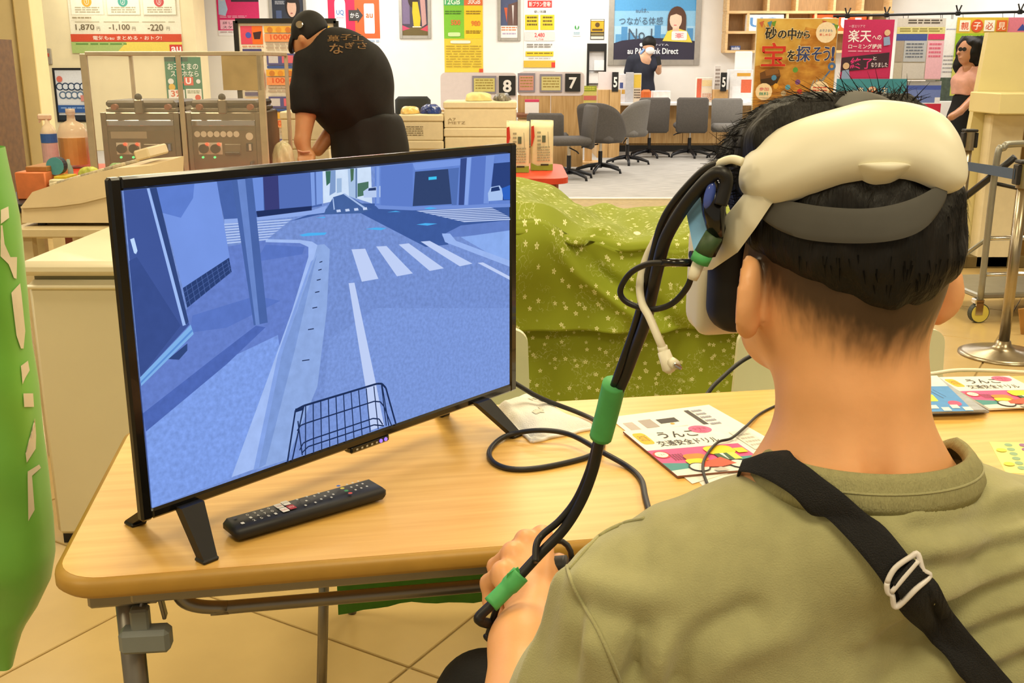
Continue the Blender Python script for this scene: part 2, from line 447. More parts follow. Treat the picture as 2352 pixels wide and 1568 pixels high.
for sx in (-1, 1):
    leg = MB().tube([(sx*.83, -.205, .02), (sx*.83, -.205, TZ-.04)], .0165, 14).build('leg', M_steel, tab, smooth=True, local=True)
    MB().tube([(sx*.83, -.28, .02), (sx*.83, .22, .02)], .018, 12).build('foot', M_steel, tab, smooth=True, local=True)
    MB().box((sx*.83, -.205, TZ-.06), (.09, .06, .03), bev=.004).build('leg_plate', M_steel, tab, local=True)
    lv = MB().box((sx*.805, -.238, TZ-.122), (.066, .03, .034), bev=.006, rz=R(-4)).build('release_lever', M_gplast, tab, local=True)
    MB().box((sx*.81, -.236, TZ-.094), (.024, .02, .036), bev=.003).build('lever_stem', M_gplast, lv, local=True)
    MB().tube([(sx*.81, -.236, TZ-.085), (sx*.80, -.22, TZ-.045)], .003, 6).build('lever_wire', M_steel, lv, local=True)
    MB().box((sx*.785, -.225, TZ-.065), (.005, .016, .07), bev=.001, ry=R(8*sx)).build('lock_plate', M_steel, tab, local=True)
st = catmull([(-.765, -.212, TZ-.035), (-.765, -.212, TZ-.065), (-.75, -.212, TZ-.090), (-.70, -.212, TZ-.100), (-.6, -.212, TZ-.100), (.6, -.212, TZ-.100), (.70, -.212, TZ-.100), (.75, -.212, TZ-.090), (.765, -.212, TZ-.065), (.765, -.212, TZ-.035)], 6)
MB().tube(st, .0095, 12).build('shelf_bar', M_steel, tab, smooth=True, local=True)

# green cloth hung along the far side of the table
sk = thing('table_skirt', 'dark green cloth panel hanging below the far edge of the maple table', 'cloth', (tc0.x, tc0.y, 0), tyaw)
P = []
for j in range(9):
    row = []
    for i in range(61):
        x = -.555+i*1.42/60; row.append((x, .285+.010*math.sin(x*26)*(j/8)+.004*math.sin(x*71), TZ-.035-.360*j/8))
    P.append(row)
mb = MB().grid(P); M_gcl = mat('plain_green_cloth', '#4a8a2a', .85, var=.08, scale=30)
so = mb.build('cloth', M_gcl, sk, smooth=True, local=True); md = so.modifiers.new('thick', 'SOLIDIFY'); md.thickness = .002

# ------------------------------------------------------------------ television
M_black = mat('gloss_black_plastic', '#0b0b0c', .18, var=.1, scale=40, coat=.3)
M_mblack = mat('matt_black_plastic', '#17171a', .5, var=.1, scale=50)
yaw = .8654; o3 = Vector((-.2315, 1.4958, CAM_H-.5597))
d3 = Vector((math.cos(yaw), math.sin(yaw), 0)); n3 = Vector((math.sin(yaw), -math.cos(yaw), 0)); up = Vector((0, 0, 1))
W3, H3 = .732, .432
tv = thing('television', 'black flat television showing a blue tinted street scene, on maple table', 'television', (o3.x, o3.y, TZ), yaw)
def T(s, t, dp): return Vector((s, -dp, t + o3.z - TZ))           # local: s along the screen, t up, dp towards the viewer
def tvbox(mb, s0, s1, t0, t1, d0, d1, bev=.002): return mb.box(T((s0+s1)/2, (t0+t1)/2, (d0+d1)/2), (abs(s1-s0), abs(d1-d0), abs(t1-t0)), bev=bev)
sxy = [(284, 434), (1168, 354), (1171, 884), (343, 1165)]
def loc_st(x, y):
    p = atp(x, y, o3, n3)-o3; return p.dot(d3), p.z
q = [loc_st(*p) for p in sxy]
s0 = (q[0][0]+q[3][0])/2; s1 = (q[1][0]+q[2][0])/2; t1 = (q[0][1]+q[1][1])/2; t0 = (q[2][1]+q[3][1])/2
print('screen', s0, s1, t0, t1)
hw = W3/2
mb = MB()
tvbox(mb, -hw, s0, 0, H3, -.009, .004, .003); tvbox(mb, s1, hw, 0, H3, -.009, .004, .003)
tvbox(mb, s0-.002, s1+.002, t1, H3, -.009, .004, .003); tvbox(mb, s0-.002, s1+.002, 0, t0, -.009, .004, .003)
mb.build('bezel', M_black, tv, local=True)
mb = MB(); tvbox(mb, -hw+.03, hw-.03, .02, H3-.02, -.040, -.006, .01); tvbox(mb, -.26, .26, .02, .25, -.075, -.035, .02)
mb.build('rear_housing', M_mblack, tv, local=True)
mb = MB(); tvbox(mb, -.02, .06, -.010, .002, -.015, .003, .003); cpnl = mb.build('control_panel', M_black, tv, local=True)
mb = MB()
for i, s in enumerate((-.010, .0, .010, .020, .030)): tvbox(mb, s, s+.004, -.006, -.003, .0028, .0036, .0005)
mb.build('control_marks', mat('pale_print', '#b9b6a8', .5, var=.05), cpnl, local=True)
mb = MB()
for s in (.040, .050): mb.cyl(T(s, -.004, .002), T(s, -.004, .0045), .003, n=10)
mb.build('standby_light', mat('violet_led', '#8a6cff', .4, emit=1.0, var=.05), cpnl, local=True)
for sg in (-1, 1):
    mb = MB(); zt = o3.z-TZ
    for fw, bk in (((.047), .006), ((-.125), -.030)):
        a = Vector((-.300 if sg < 0 else .267, -(bk), zt+.006)); b = Vector((sg*.306, -fw, .006)); wd = Vector((.017, 0, 0)); wd2 = Vector((.010, 0, 0))
        th = Vector((0, .009, 0)); up3 = Vector((0, 0, .011))
        vs = [a-wd-th, a+wd-th, a+wd+th, a-wd+th, b-wd2-th, b+wd2-th, b+wd2+th, b-wd2+th]
        mb.add(vs, [(0, 1, 2, 3), (7, 6, 5, 4), (0, 4, 5, 1), (1, 5, 6, 2), (2, 6, 7, 3), (3, 7, 4, 0)])
        mb.box(b-Vector((0, 0, .003)), (.024, .022, .006), bev=.002)
    mb.build('stand_foot', M_mblack, tv, local=True, fix=True)
# picture
def E(x, y):          # photograph pixel on the flat screen -> screen u, v
    s, t = loc_st(x, y); return (s-s0)/(s1-s0), (t1-t)/(t1-t0)
def Z(*p): return [E(250+.5611*x, 320+.5611*y) for x, y in p]
pr = Print(tv.location+Vector((0, 0, 0))+d3*s0+up*(o3.z-TZ+t1)+n3*.0006, d3*(s1-s0), -up*(t1-t0), step=.00002, matf=em)
def SC(col, *p): pr.poly([(min(1, max(0, u)), min(1, max(0, v))) for u, v in Z(*p)], col)
pr.rect(0, 0, 1, 1, em('#7691d2', .14, 160))
SC(em('#7c98da', .13, 190), (900, 820), (1100, 690), (1640, 690), (1640, 1020), (1180, 1170), (860, 1250))
SC(em('#3f5c9e', .06), (740, 335), (880, 285), (1010, 262), (1640, 262), (1640, 335), (1440, 352), (1362, 392), (1390, 430), (1296, 440), (1030, 302), (860, 308))
SC(em('#6480c6', .06), (1362, 392), (1440, 352), (1640, 330), (1640, 380), (1460, 395), (1400, 400))
SC(em('#8badee', .06), (1440, 400), (1640, 372), (1640, 498), (1560, 470))
SC(em('#9ab6f0', .05), (1362, 385), (1375, 420), (1640, 520), (1640, 495), (1420, 415), (1395, 385))
for a in ([(992, 450), (1048, 447), (1102, 570), (1034, 582)], [(1093, 438), (1135, 436), (1243, 548), (1178, 560)], [(1185, 430), (1226, 425), (1370, 527), (1312, 538)], [(1275, 418), (1312, 415), (1487, 508), (1435, 519)],
          [(980, 588), (1004, 586), (1092, 1000), (1048, 1005)], [(1048, 1005), (1092, 1000), (1125, 1170), (1072, 1190)], [(1508, 505), (1530, 503), (1640, 560), (1640, 574)]): SC('#c0d0f6', *a)
# sidewalk, kerb, gutter
SC(em('#6680cb', .10, 120), (320, 690), (470, 440), (640, 412), (800, 420), (840, 450), (820, 560), (640, 1080), (505, 1380), (160, 1510), (110, 1000))
SC(em('#7f9fe8', .14, 150), (150, 1190), (480, 900), (690, 800), (700, 870), (640, 1080), (505, 1385), (160, 1510))
SC(em('#4f69b6', .10, 90), (600, 762), (640, 768), (480, 920), (150, 1195), (138, 1120), (420, 900))
SC(em('#5a76c4', .08, 60), (640, 430), (800, 440), (790, 470), (600, 500)); SC(em('#5a76c4', .08, 60), (340, 720), (600, 640), (700, 660), (480, 770), (330, 790))
SC(em('#8fabe2', .07, 70), (850, 432), (880, 428), (903, 450), (890, 700), (852, 1010), (728, 1310), (600, 1350), (705, 880), (836, 490))
SC(em('#7d9ad6', .08, 70), (838, 500), (850, 470), (760, 860), (640, 1330), (600, 1350), (705, 880))
SC(em('#a3bdf3', .06, 60), (640, 408), (780, 411), (830, 418), (852, 432), (836, 490), (706, 880), (612, 1342), (500, 1382), (655, 960), (748, 700), (815, 480), (815, 440), (780, 424), (640, 420))
SC(em('#86a4e6', .06, 60), (836, 490), (825, 500), (690, 880), (590, 1352), (612, 1342), (706, 880))
for x, y, r in ((866, 500, 6), (862, 532, 7), (857, 573, 8), (851, 623, 9), (841, 687, 10), (825, 775, 12), (804, 902, 15)): SC('#1e2c52', (x-r, y+1), (x+r, y-3), (x+r, y+1), (x-r, y+5))
# far left crossing
for k in range(8): SC('#b4c8f2', (470, 345+k*11), (750-14*k, 325+k*11.5), (738-14*k, 331+k*11.5), (470, 351+k*11))
# far street, buildings
SC(em('#4a66ab', .05), (435, 168), (870, 128), (870, 272), (600, 318), (470, 330))
SC('#6f90dd', (565, 158), (628, 152), (632, 295), (600, 298)); SC('#3b3f78', (628, 152), (690, 146), (696, 288), (636, 293)); SC('#5570b8', (690, 146), (820, 135), (826, 272), (696, 288))
SC('#7f9fe4', (822, 134), (872, 130), (872, 262), (828, 272)); SC('#5672b6', (838, 133), (845, 132), (848, 268), (842, 268)); SC('#22315f', (600, 293), (828, 272), (828, 290), (606, 318)); SC('#8fabea', (470, 326), (606, 318), (828, 290), (890, 270), (880, 300), (740, 318), (470, 345))
SC(em('#cfe1f8', .05), (872, 130), (1070, 112), (1075, 262), (960, 225), (905, 255), (874, 262))
SC('#3f6e5c', (884, 130), (908, 128), (905, 175), (888, 190)); SC('#7f9ccb', (905, 128), (925, 126), (925, 215), (900, 230)); SC('#9db9dd', (930, 160), (950, 158), (950, 215), (930, 220)); SC('#a9c2e4', (975, 122), (1015, 118), (1015, 245), (980, 232)); SC('#4a6e54', (985, 120), (1000, 119), (998, 165), (988, 175)); SC('#4d7462', (1015, 180), (1060, 172), (1060, 225), (1015, 235)); SC('#506c9a', (1007, 118), (1012, 118), (1012, 240), (1007, 240))
SC(em('#46649f', .05), (876, 305), (915, 236), (960, 222), (1075, 285), (1030, 302)); SC('#a8c0ea', (912, 240), (916, 238), (922, 286), (917, 288)); SC('#a8c0ea', (955, 222), (962, 220), (1050, 280), (1040, 282))
for k in range(4): SC('#c6d5f5', (928+36*k, 288-3*k), (944+36*k, 286-3*k), (947+36*k, 296-3*k), (930+36*k, 298-3*k))
SC(em('#6686d2', .05), (1085, 112), (1640, 55), (1640, 270), (1240, 276), (1085, 272))
SC('#b7cbef', (1038, 212), (1058, 198), (1108, 190), (1108, 236), (1040, 238)); SC('#2b3d68', (1060, 200), (1090, 196), (1090, 208), (1058, 210)); SC('#7f9ee2', (1092, 112), (1104, 111), (1104, 262), (1092, 262))
SC('#5f7ecb', (1110, 110), (1240, 98), (1240, 274), (1110, 270)); SC('#7a9ae4', (1240, 98), (1440, 80), (1440, 105), (1250, 125)); SC('#33456f', (1250, 132), (1416, 118), (1405, 264), (1240, 273)); SC('#5270b4', (1385, 120), (1430, 115), (1420, 268), (1400, 268)); SC('#41c4f2', (1305, 154), (1338, 151), (1338, 163), (1305, 166))
SC('#374a86', (1436, 78), (1462, 75), (1450, 268), (1428, 268)); SC('#86a5ea', (1462, 75), (1480, 73), (1466, 268), (1452, 268)); SC('#5a78c6', (1482, 73), (1575, 64), (1555, 262), (1470, 268)); SC('#7695dd', (1540, 68), (1575, 64), (1552, 262), (1530, 262))
SC('#2d437e', (1572, 98), (1640, 92), (1640, 248), (1556, 250)); SC('#a9c4f0', (1548, 220), (1560, 195), (1596, 188), (1610, 210), (1608, 248), (1550, 252)); SC('#22386e', (1562, 198), (1592, 192), (1598, 208), (1560, 214)); SC('#2f63c4', (1604, 200), (1640, 186), (1640, 246), (1612, 246))
SC('#7290d8', (1085, 268), (1240, 276), (1640, 262), (1640, 276), (1240, 290), (1100, 284))
for k in range(8): SC('#bccdf3', (1255+34*k*.75, 292+6*k), (1560+12*k, 278+6.4*k), (1572+12*k, 281+6.4*k), (1272+34*k*.75, 296+6*k))
for a in ([(775, 390), (812, 382), (888, 380), (880, 390), (790, 396)], [(1045, 366), (1090, 360), (1133, 362), (1110, 371)], [(1255, 348), (1290, 342), (1340, 344), (1300, 352)], [(1285, 282), (1310, 276), (1340, 281), (1310, 286)], [(840, 320), (880, 316), (880, 321)], [(1135, 297), (1170, 292), (1190, 296)]): SC('#4fb2f2', *a)
# left house
SC(em('#42589b', .05, 12), (55, 205), (152, 195), (325, 757), (112, 975)); SC(em('#3b508f', .05), (55, 500), (110, 480), (290, 760), (112, 975))
SC(em('#7797e4', .05, 14), (190, 193), (437, 168), (490, 483), (298, 607)); SC(em('#5f7fd0', .04), (190, 193), (345, 178), (340, 240), (290, 320), (215, 300))
SC('#9fbdf5', (150, 195), (160, 194), (312, 757), (298, 762)); SC('#34497f', (162, 194), (190, 193), (322, 745), (310, 757))
SC(em('#2c4176', .08), (298, 607), (487, 483), (498, 541), (316, 688))
for k in range(3): SC('#4f68a6', (300+5*k, 627+20*k), (489+3*k, 497+14*k), (489+3*k, 499+14*k), (300+5*k, 629+20*k))
for k in range(9): SC('#4f68a6', (310+21*k, 600-13.5*k), (312+21*k, 599-13.5*k), (330+20.5*k, 676-16*k), (328+20.5*k, 677-16*k))
SC('#7fb2ea', (108, 975), (330, 757), (342, 795), (118, 1010)); SC('#5d8fd6', (112, 992), (335, 776), (338, 784), (115, 1000)); SC('#33497f', (238, 897), (316, 833), (316, 862), (282, 900))
SC('#c0dbff', (82, 408), (98, 402), (112, 455), (106, 468), (98, 464))
# post
SC(em('#4a66a8', .06, 25), (497, 163), (582, 156), (645, 748), (588, 760)); SC(em('#6a88cc', .05), (520, 162), (552, 159), (612, 756), (596, 759))
# wire basket of the bicycle
def SL(wd, *p): pr.line([(min(1, max(0, u)), min(1, max(0, v))) for u, v in Z(*p)], wd, '#1f2f57')
for k in range(11):
    t = k/10; SL(.0028, (800+310*t, 1084-84*t), (800+330*t, 1300-130*t))
SL(.0045, (758, 1106), (792, 1088), (1092, 998), (1112, 998), (1128, 1015), (1170, 1180)); SL(.004, (758, 1106), (726, 1330)); SL(.0035, (792, 1090), (745, 1320)); SL(.003, (768, 1150), (786, 1290)); SL(.003, (1112, 1000), (1140, 1170))
SL(.003, (765, 1190), (780, 1168), (805, 1158), (1080, 1070), (1105, 1072), (1120, 1090), (1152, 1175)); SL(.003, (775, 1270), (790, 1240), (820, 1226), (1075, 1140), (1100, 1142), (1115, 1165)); SL(.003, (785, 1280), (810, 1255), (1080, 1166), (1120, 1170))
SL(.008, (757, 1108), (788, 1098))
so = MB().box(T((s0+s1)/2, (t0+t1)/2, -.003), (s1-s0, .006, t1-t0)).build('screen', M_black, tv, local=True)
pr.build(so, 'screen_picture')

# ------------------------------------------------------------------ remote control
rm = Vector((-.289, 1.367, TZ)); ra = R(38.2)
rem = thing('remote_control', 'long black remote control lying in front of the television', 'remote', rm, ra)
autosmooth(MB().box((0, 0, .013), (.235, .050, .019), bev=.006).build('body', M_mblack, rem, local=True), 50)
pr = Print(rm+Vector((0, 0, .0229))+Vector((math.cos(ra)*-.1175-math.sin(ra)*.025, math.sin(ra)*-.1175+math.cos(ra)*.025, 0)), Vector((math.cos(ra), math.sin(ra), 0))*.235, Vector((math.sin(ra), -math.cos(ra), 0))*.050, step=.00008)
for k in range(4):
    for r_ in range(3): pr.text(str((k*3+r_) % 10), .13+.045*k, .22+.22*r_, .145+.045*k, .34+.22*r_, '#d8d8d0')
pr.circ(.06, .3, .012, '#3a3d55'); pr.rect(.055, .68, .075, .8, '#e2e2dc', .2)
for u, v, c, t, tc in ((.335, .16, '#e9e6dc', 'YouTube', '#b33', ), (.385, .10, '#efece2', 'prime', '#888888'), (.335, .50, '#efece2', 'hulu', '#c44444'), (.385, .46, '#b02333', 'NETFLIX', '#f0d0d0')):
    pr.rect(u-.022, v, u+.022, v+.30, c, .12); pr.text(t, u-.017, v+.09, u+.017, v+.2, tc if len(tc) > 4 else '#b03333')
pr.line([(.49+.03*math.cos(a*.3), .45+.2*math.sin(a*.3)) for a in range(22)], .004, '#26262a')
for u, v in ((.455, .2), (.455, .72), (.49, .45), (.52, .2), (.52, .72), (.56, .3), (.57, .62), (.6, .2), (.61, .5), (.63, .7), (.655, .3), (.66, .55)): pr.rect(u, v, u+.012, v+.09, '#cfcfc8', .2)
for k, c in enumerate(('#3f6fd0', '#e6d84a', '#3fa05a', '#d8554a')): pr.circ(.755, .14+.23*k, .013, c)
for i in range(3):
    for j in range(3): pr.rect(.80+.04*i, .18+.25*j, .812+.04*i, .26+.25*j, '#d6d6ce', .2)
pr.build(rem, 'button_marks')

# ------------------------------------------------------------------ paper goods, towel
def sheet(name, label, cat, pix, z0, th, matl, group=None):
    P = [atz(x, y, z0+th) for x, y in pix]; c = sum(P, Vector())/4
    t = thing(name, label, cat, (c.x, c.y, z0), 0, group)
    MB().prism([Vector((p.x, p.y, z0)) for p in P], (0, 0, th)).build('paper', matl, t, fix=True)
    pr = Print(P[0]+Vector((0, 0, .0002)), P[1]-P[0], P[3]-P[0], step=.00006); return t, pr, P
M_pap = mat('white_paper', '#f4f0e4', .6, var=.02, scale=40)
print('flyer', [tuple(round(v, 3) for v in atz(x, y, TZ)) for x, y in ((1398, 958), (1628, 929), (1800, 1020), (1555, 1092), (1435, 991), (1634, 977), (1752, 1076))])
tb = thing('paper_sheet', 'white sheet lowest under the booklet, beside the shoulder', 'paper', atz(1680, 1110, TZ))
sp = [(1580, 1082), (1760, 1050), (1850, 1110), (1648, 1150)]
MB().prism([atz(x, y, TZ) for x, y in sp], (0, 0, .0006)).build('paper', M_pap, tb, fix=True)
MB().prism([atz(x, y, TZ+.0008) for x, y in ((1640, 1112), (1700, 1101), (1705, 1104), (1645, 1115))], (0, 0, .0001)).build('print', pm('#b9c6d8'), tb)
t2, pr, P = sheet('flyer', 'white instruction flyer with grey drawings lying behind the booklet', 'flyer', [(1398, 958), (1628, 929), (1825, 1040), (1590, 1110)], TZ+.0008, .0009, M_pap)
pr.rect(.05, .12, .14, .26, '#b9aea6').rect(.20, .11, .32, .24, '#a79c96').rect(.36, .13, .54, .2, '#3a332f').rect(.38, .27, .56, .36, '#c9c0b8').rect(.39, .28, .43, .35, '#d84a44').rect(.49, .28, .53, .35, '#d84a44').circ(.455, .22, .02, '#e0a040')
pr.rect(.25, .30, .33, .36, '#4a423e').rect(.70, .05, .745, .34, '#3f3936').lines(.76, .06, .86, .34, 5, '#9a9aa8').rect(.66, .34, .72, .8, '#4a3f39').lines(.66, .36, .72, .8, 9, '#8a6a58').rect(.8, .45, .97, .72, '#e9e4d6').lines(.82, .5, .95, .7, 4, '#b8b2a6'); pr.build(t2)
t3, pr, P = sheet('booklet', 'traffic safety drill booklet with pink cover near the man at the maple table', 'booklet', [(1431, 990), (1630, 974), (1755, 1074), (1556, 1093)], TZ+.0020, .003, mat('booklet_pages', '#8a5a44', .7, var=.05))
def cover(pr, band='#e2528f'):
    pr.rect(0, 0, 1, 1, '#f6f1e6').rect(0, .47, 1, 1, band).rect(0, .80, 1, 1, '#e6e2da').poly([(0, .74), (.35, .8), (.2, .88), (0, .9)], '#3f8f8f').poly([(.75, .74), (1, .74), (1, .84), (.8, .84)], '#3f8f8f')
    pr.rect(.04, .08, .18, .34, '#f2b91f', .25).text('改訂版', .07, .14, .16, .27, '#6a4a10').circ(.82, .10, .125, '#e4608f', .09).text('全学年', .74, .06, .9, .12, '#7a1f3f').text('対応', .78, .13, .86, .165, '#7a1f3f')
    pr.text('うんこ', .30, .10, .72, .24, '#2a2622', .01).text('交通安全ドリル', .19, .29, .86, .41, '#2a2622', .005)
    pr.circ(.09, .58, .085, '#d8404a', .075).circ(.09, .58, .065, '#f4efe4', .058).text('止まれ', .045, .56, .135, .6, '#777777')
    for k in range(4): pr.line([(.16, .60+.035*k), (.29, .60+.035*k)], .006, '#3a2c3c')
    for k in range(5): pr.line([(.165+.03*k, .59), (.165+.03*k, .72)], .006, '#3a2c3c')
    pr.rect(.27, .62, .50, .78, '#f0862a', .3).rect(.24, .72, .44, .84, '#f8d21e', .3)
    pr.rect(.56, .50, .86, .68, '#f8d21e', .3).rect(.60, .66, .74, .80, '#2f5a3a').poly([(.66, .66), (.7, .66), (.68, .8)], '#f4efe4').rect(.74, .66, .82, .80, '#c8e05a').rect(.86, .58, .97, .68, '#f8d21e', .1)
    for u in (.30, .72): pr.circ(u, .89, .105, '#22201e', .085).circ(u, .89, .09, '#e9e4da', .072)
    pr.poly([(.36, .82), (.62, .74), (.70, .88), (.52, .92), (.34, .90)], '#e8563a').circ(.92, .88, .085, '#2f8f8a', .06).text('問題', .86, .86, .98, .9, '#d8f0e8')
    pr.poly([(.4, .96), (.5, .92), (.55, 1), (.42, 1)], '#bdb6ac')
cover(pr); pr.build(t3)
# pile of booklets to the right of the neck
zz = TZ
for k in range(4):
    e = k*1.2
    t4, pr, P = sheet('booklet', ['checked blue booklet at the bottom of the pile beside the neck', 'checked blue booklet second from below in the pile beside the neck', 'checked blue booklet third from below in the pile beside the neck', 'blue traffic drill booklet with white title on top of the pile'][k], 'booklet',
                      [(2010+e, 868-e), (2148+e, 866-e), (2272-2*e, 944-e), (2080+e, 950-e)], zz, .0036, mat('booklet_pages_blue', '#a8adb8', .7, var=.1, scale=90), 'pile of drill booklets'); zz += .0039
    if k == 3:
        pr.rect(0, 0, 1, 1, '#f4f0e4').rect(0, .32, 1, 1, '#4a92d8').rect(.3, .06, .5, .2, '#666a70').line([(.62, .42), (.74, .66)], .02, '#2a5a90').line([(.7, .42), (.8, .62)], .012, '#2a5a90').rect(.2, .42, .5, .60, '#f2e02a', .25).rect(.3, .55, .62, .74, '#dce84a', .1).rect(.36, .60, .5, .7, '#2f4a3a').circ(.83, .80, .1, '#e0507f', .07)
        for j in range(6): pr.rect(.08+.16*j, .84+.06*(j % 2), .2+.16*j, .93+.06*(j % 2), '#f0ede4')
    else: pr.rect(0, 0, 1, 1, '#dfe2e4')
    pr.build(t4)
zz = TZ
for k in range(2):
    t5, pr, P = sheet('booklet', ['drill booklet lying under the pink one at the right edge', 'pink traffic drill booklet at the right edge of the table'][k], 'booklet', [(2150, 866), (2318, 863), (2440, 930), (2272, 938)], zz, .0034, M_pap, 'booklets at the right edge'); zz += .0037
    if k: cover(pr)
    else: pr.rect(0, 0, 1, 1, '#f0ece0')
    pr.build(t5)
t6, pr, P = sheet('sticker_sheet', 'pale yellow sheet with rows of green and purple dots behind right shoulder', 'paper', [(2272, 1014), (2440, 1018), (2480, 1095), (2310, 1085)], TZ, .0006, mat('yellow_paper', '#ece88e', .6, var=.03))
for i in range(3):
    for j in range(6): pr.circ(.24+.03*j*0+.2*i, .10+.15*j, .055, ['#8fb08a', '#9a6a9a', '#8fb08a'][i], .055)
pr.circ(.1, .3, .07, '#f0d84a').circ(.1, .75, .07, '#f0d84a'); pr.build(t6)

tw = thing('towel', 'folded white towel lying beside the right foot of the television', 'towel', atz(1250, 955, TZ))
def towel():
    c = [(1118, 925), (1165, 905), (1200, 898), (1368, 968), (1220, 1008), (1190, 1000)]
    P = []; n, m_ = 40, 22
    a, b, c_, d = atz(1134, 926, TZ+.02), atz(1200, 899, TZ+.02), atz(1368, 972, TZ+.01), atz(1222, 1003, TZ+.01)
    for j in range(m_+1):
        row = []
        for i in range(n+1):
            u, v = i/n, j/m_; p = (a*(1-u)+d*u)*(1-v)+(b*(1-u)+c_*u)*v
            e = min(u, 1-u, v, 1-v); z = TZ+.001+.030*(1-math.exp(-e*14))*(1-.45*u)+.003*math.sin(u*9+v*5)*math.sin(v*11-u*3)*min(1, e*8)
            row.append(Vector((p.x+.003*math.sin(v*14), p.y+.003*math.sin(u*17), z)))
        P.append(row)
    mb = MB().grid(P); k = len(P[0]); mb.grid([[Vector((p.x, p.y, TZ+.0005)) for p in P[0]], P[0]]); mb.grid([P[-1], [Vector((p.x, p.y, TZ+.0005)) for p in P[-1]]])
    mb.build('cloth', mat('white_terry', '#efece4', .95, var=.06, scale=14, bump=.5, bscale=500), tw, smooth=True, fix=True)
    # hem and pale leaf print
    mb = MB().tube([P[0][i]+Vector((0, 0, .002)) for i in range(0, n+1)], .0035, 6); mb.tube([P[j][n]+Vector((0, 0, .002)) for j in range(m_+1)], .0035, 6)
    mb.build('hem', mat('white_hem', '#f2f0ea', .9, var=.03), tw, smooth=True)
    mb = MB(); r = random.Random(3)
    for _ in range(9):
        i, j = r.randrange(4, 30), r.randrange(8, 19); mb.grid([[P[j+a][i+b]+Vector((0, 0, .0012)) for b in range(4)] for a in range(2)])
    mb.build('leaf_print', mat('pale_leaf', '#d8d6c4', .95, var=.08, scale=60), tw, smooth=True)
towel()

# ------------------------------------------------------------------ phone shop wall: posters
def wr(x0, y0, x1, y1, Y):
    xm, ym = (x0+x1)/2, (y0+y1)/2
    return at(x0, ym, Y).x, at(x1, ym, Y).x, at(xm, y0, Y).z, at(xm, y1, Y).z
M_frame = mat('aluminium_frame', '#b9b6b0', .3, metal=.7, var=.05)
M_blackf = mat('black_frame', '#141414', .4, var=.1)
def poster(name, label, cat, box, Y, back='#f4f1ea', frame=None, fw=.02, th=.006, matl=None, group=None):
    x0, x1, zt, zb = wr(*box, Y); t = thing(name, label, cat, ((x0+x1)/2, Y, zb), 0, group)
    f = fw if frame else 0
    MB().box(((x0+x1)/2, Y-th/2, (zt+zb)/2), (x1-x0-2*f, th, zt-zb-2*f)).build('board', matl or pm(back), t)
    if frame:
        for a in (x0+f/2, x1-f/2): MB().box((a, Y-.012, (zt+zb)/2), (f, .024, zt-zb), bev=.004).build('frame_bar', frame, t)
        for a in (zt-f/2, zb+f/2): MB().box(((x0+x1)/2, Y-.012, a), (x1-x0-2*f, .024, f), bev=.004).build('frame_bar', frame, t)
    return t, Print((x0+f, Y-th-.0005, zt-f), (x1-x0-2*f, 0, 0), (0, 0, -(zt-zb-2*f)), step=.0008)
YP = YW-.001; YL = YB-.001
t, p = poster('price_poster', 'pale fee chart poster reading 1,870 1,100 220 high on cream wall', 'poster', (160, -30, 415, 122), YL, '#efe6c6')
for i, c in enumerate(('#e8a838', '#4fa08a', '#c8504a')):
    u = .02+.325*i; p.rect(u, .05, u+.30, .42, '#e2d6ae').rect(u+.006, .055, u+.294, .415, '#f2eace').circ(u+.15, .22, .045, c).lines(u+.04, .30, u+.26, .40, 3, '#b8ab86', .5, i).text(('①', '②', '③')[i], u+.13, .16, u+.17, .27, '#f4efe0')
p.text('1,870', .05, .56, .22, .66, '#6a5a3a', .01).text('円', .24, .60, .27, .655, '#6a5a3a').text('-1,100', .35, .56, .54, .66, '#6a5a3a', .01).text('円', .56, .60, .59, .655, '#6a5a3a').text('-220', .70, .56, .84, .66, '#6a5a3a', .01).text('円', .87, .60, .90, .655, '#6a5a3a').lines(.03, .45, .2, .5, 1, '#a89a74').lines(.05, .52, .95, .545, 1, '#b8ab86')
p.rect(0, .71, 1, .825, '#cf4a26').text('電気もau まとめる・おトク!', .20, .735, .82, .80, '#f7e6d0', .01).poly([(0, .83), (.6, .83), (.5, 1), (0, 1)], '#a9bd6a').poly([(.5, .83), (1, .83), (1, 1), (.4, 1)], '#e8cf58').lines(.04, .85, .5, .89, 1, '#5a8a3a').rect(.885, .87, 1, 1, '#cf3a2a').text('au', .90, .90, .99, .98, '#f7efe6', .02); p.build(t)
t, p = poster('green_poster', 'green poster with white lettering low on the edge of the cream wall', 'poster', (381, 131, 464, 232), YL-.004, '#2f7a58')
p.rect(0, 0, .65, .1, '#2b5344').text('お子さまの', .08, .14, .92, .29, '#f2eed8', .03).text('スマホなら', .15, .31, .92, .44, '#f2eed8', .03).text('a', .32, .47, .48, .6, '#d8503a', .03).rect(.5, .45, .76, .64, '#e05a44').text('U', .55, .47, .70, .61, '#f5f0e4', .03).circ(.14, .55, .08, '#e9e4cf').circ(.9, .55, .06, '#e9e4cf').circ(.16, .68, .09, '#e2b03a').rect(.05, .74, .5, .97, '#f0e6d0').text('3%', .12, .76, .44, .9, '#d8603a', .02).rect(.54, .72, .97, .97, '#ece4c8').lines(.58, .76, .93, .84, 2, '#6a7a4a').circ(.86, .92, .08, '#d8503a'); p.build(t)
t, p = poster('framed_print', 'black framed print with row of dark blue rings on cream wall', 'picture', (127, 156, 204, 280), YL, '#e6e6e2', M_blackf, .03)
for k in range(5): p.circ(.12+.2*k, .33, .13, '#2a3f58').circ(.12+.2*k, .33, .09, '#dfe3e4').circ(.2+.2*k, .5, .13, '#5a7288').circ(.2+.2*k, .5, .085, '#e6e6e2')
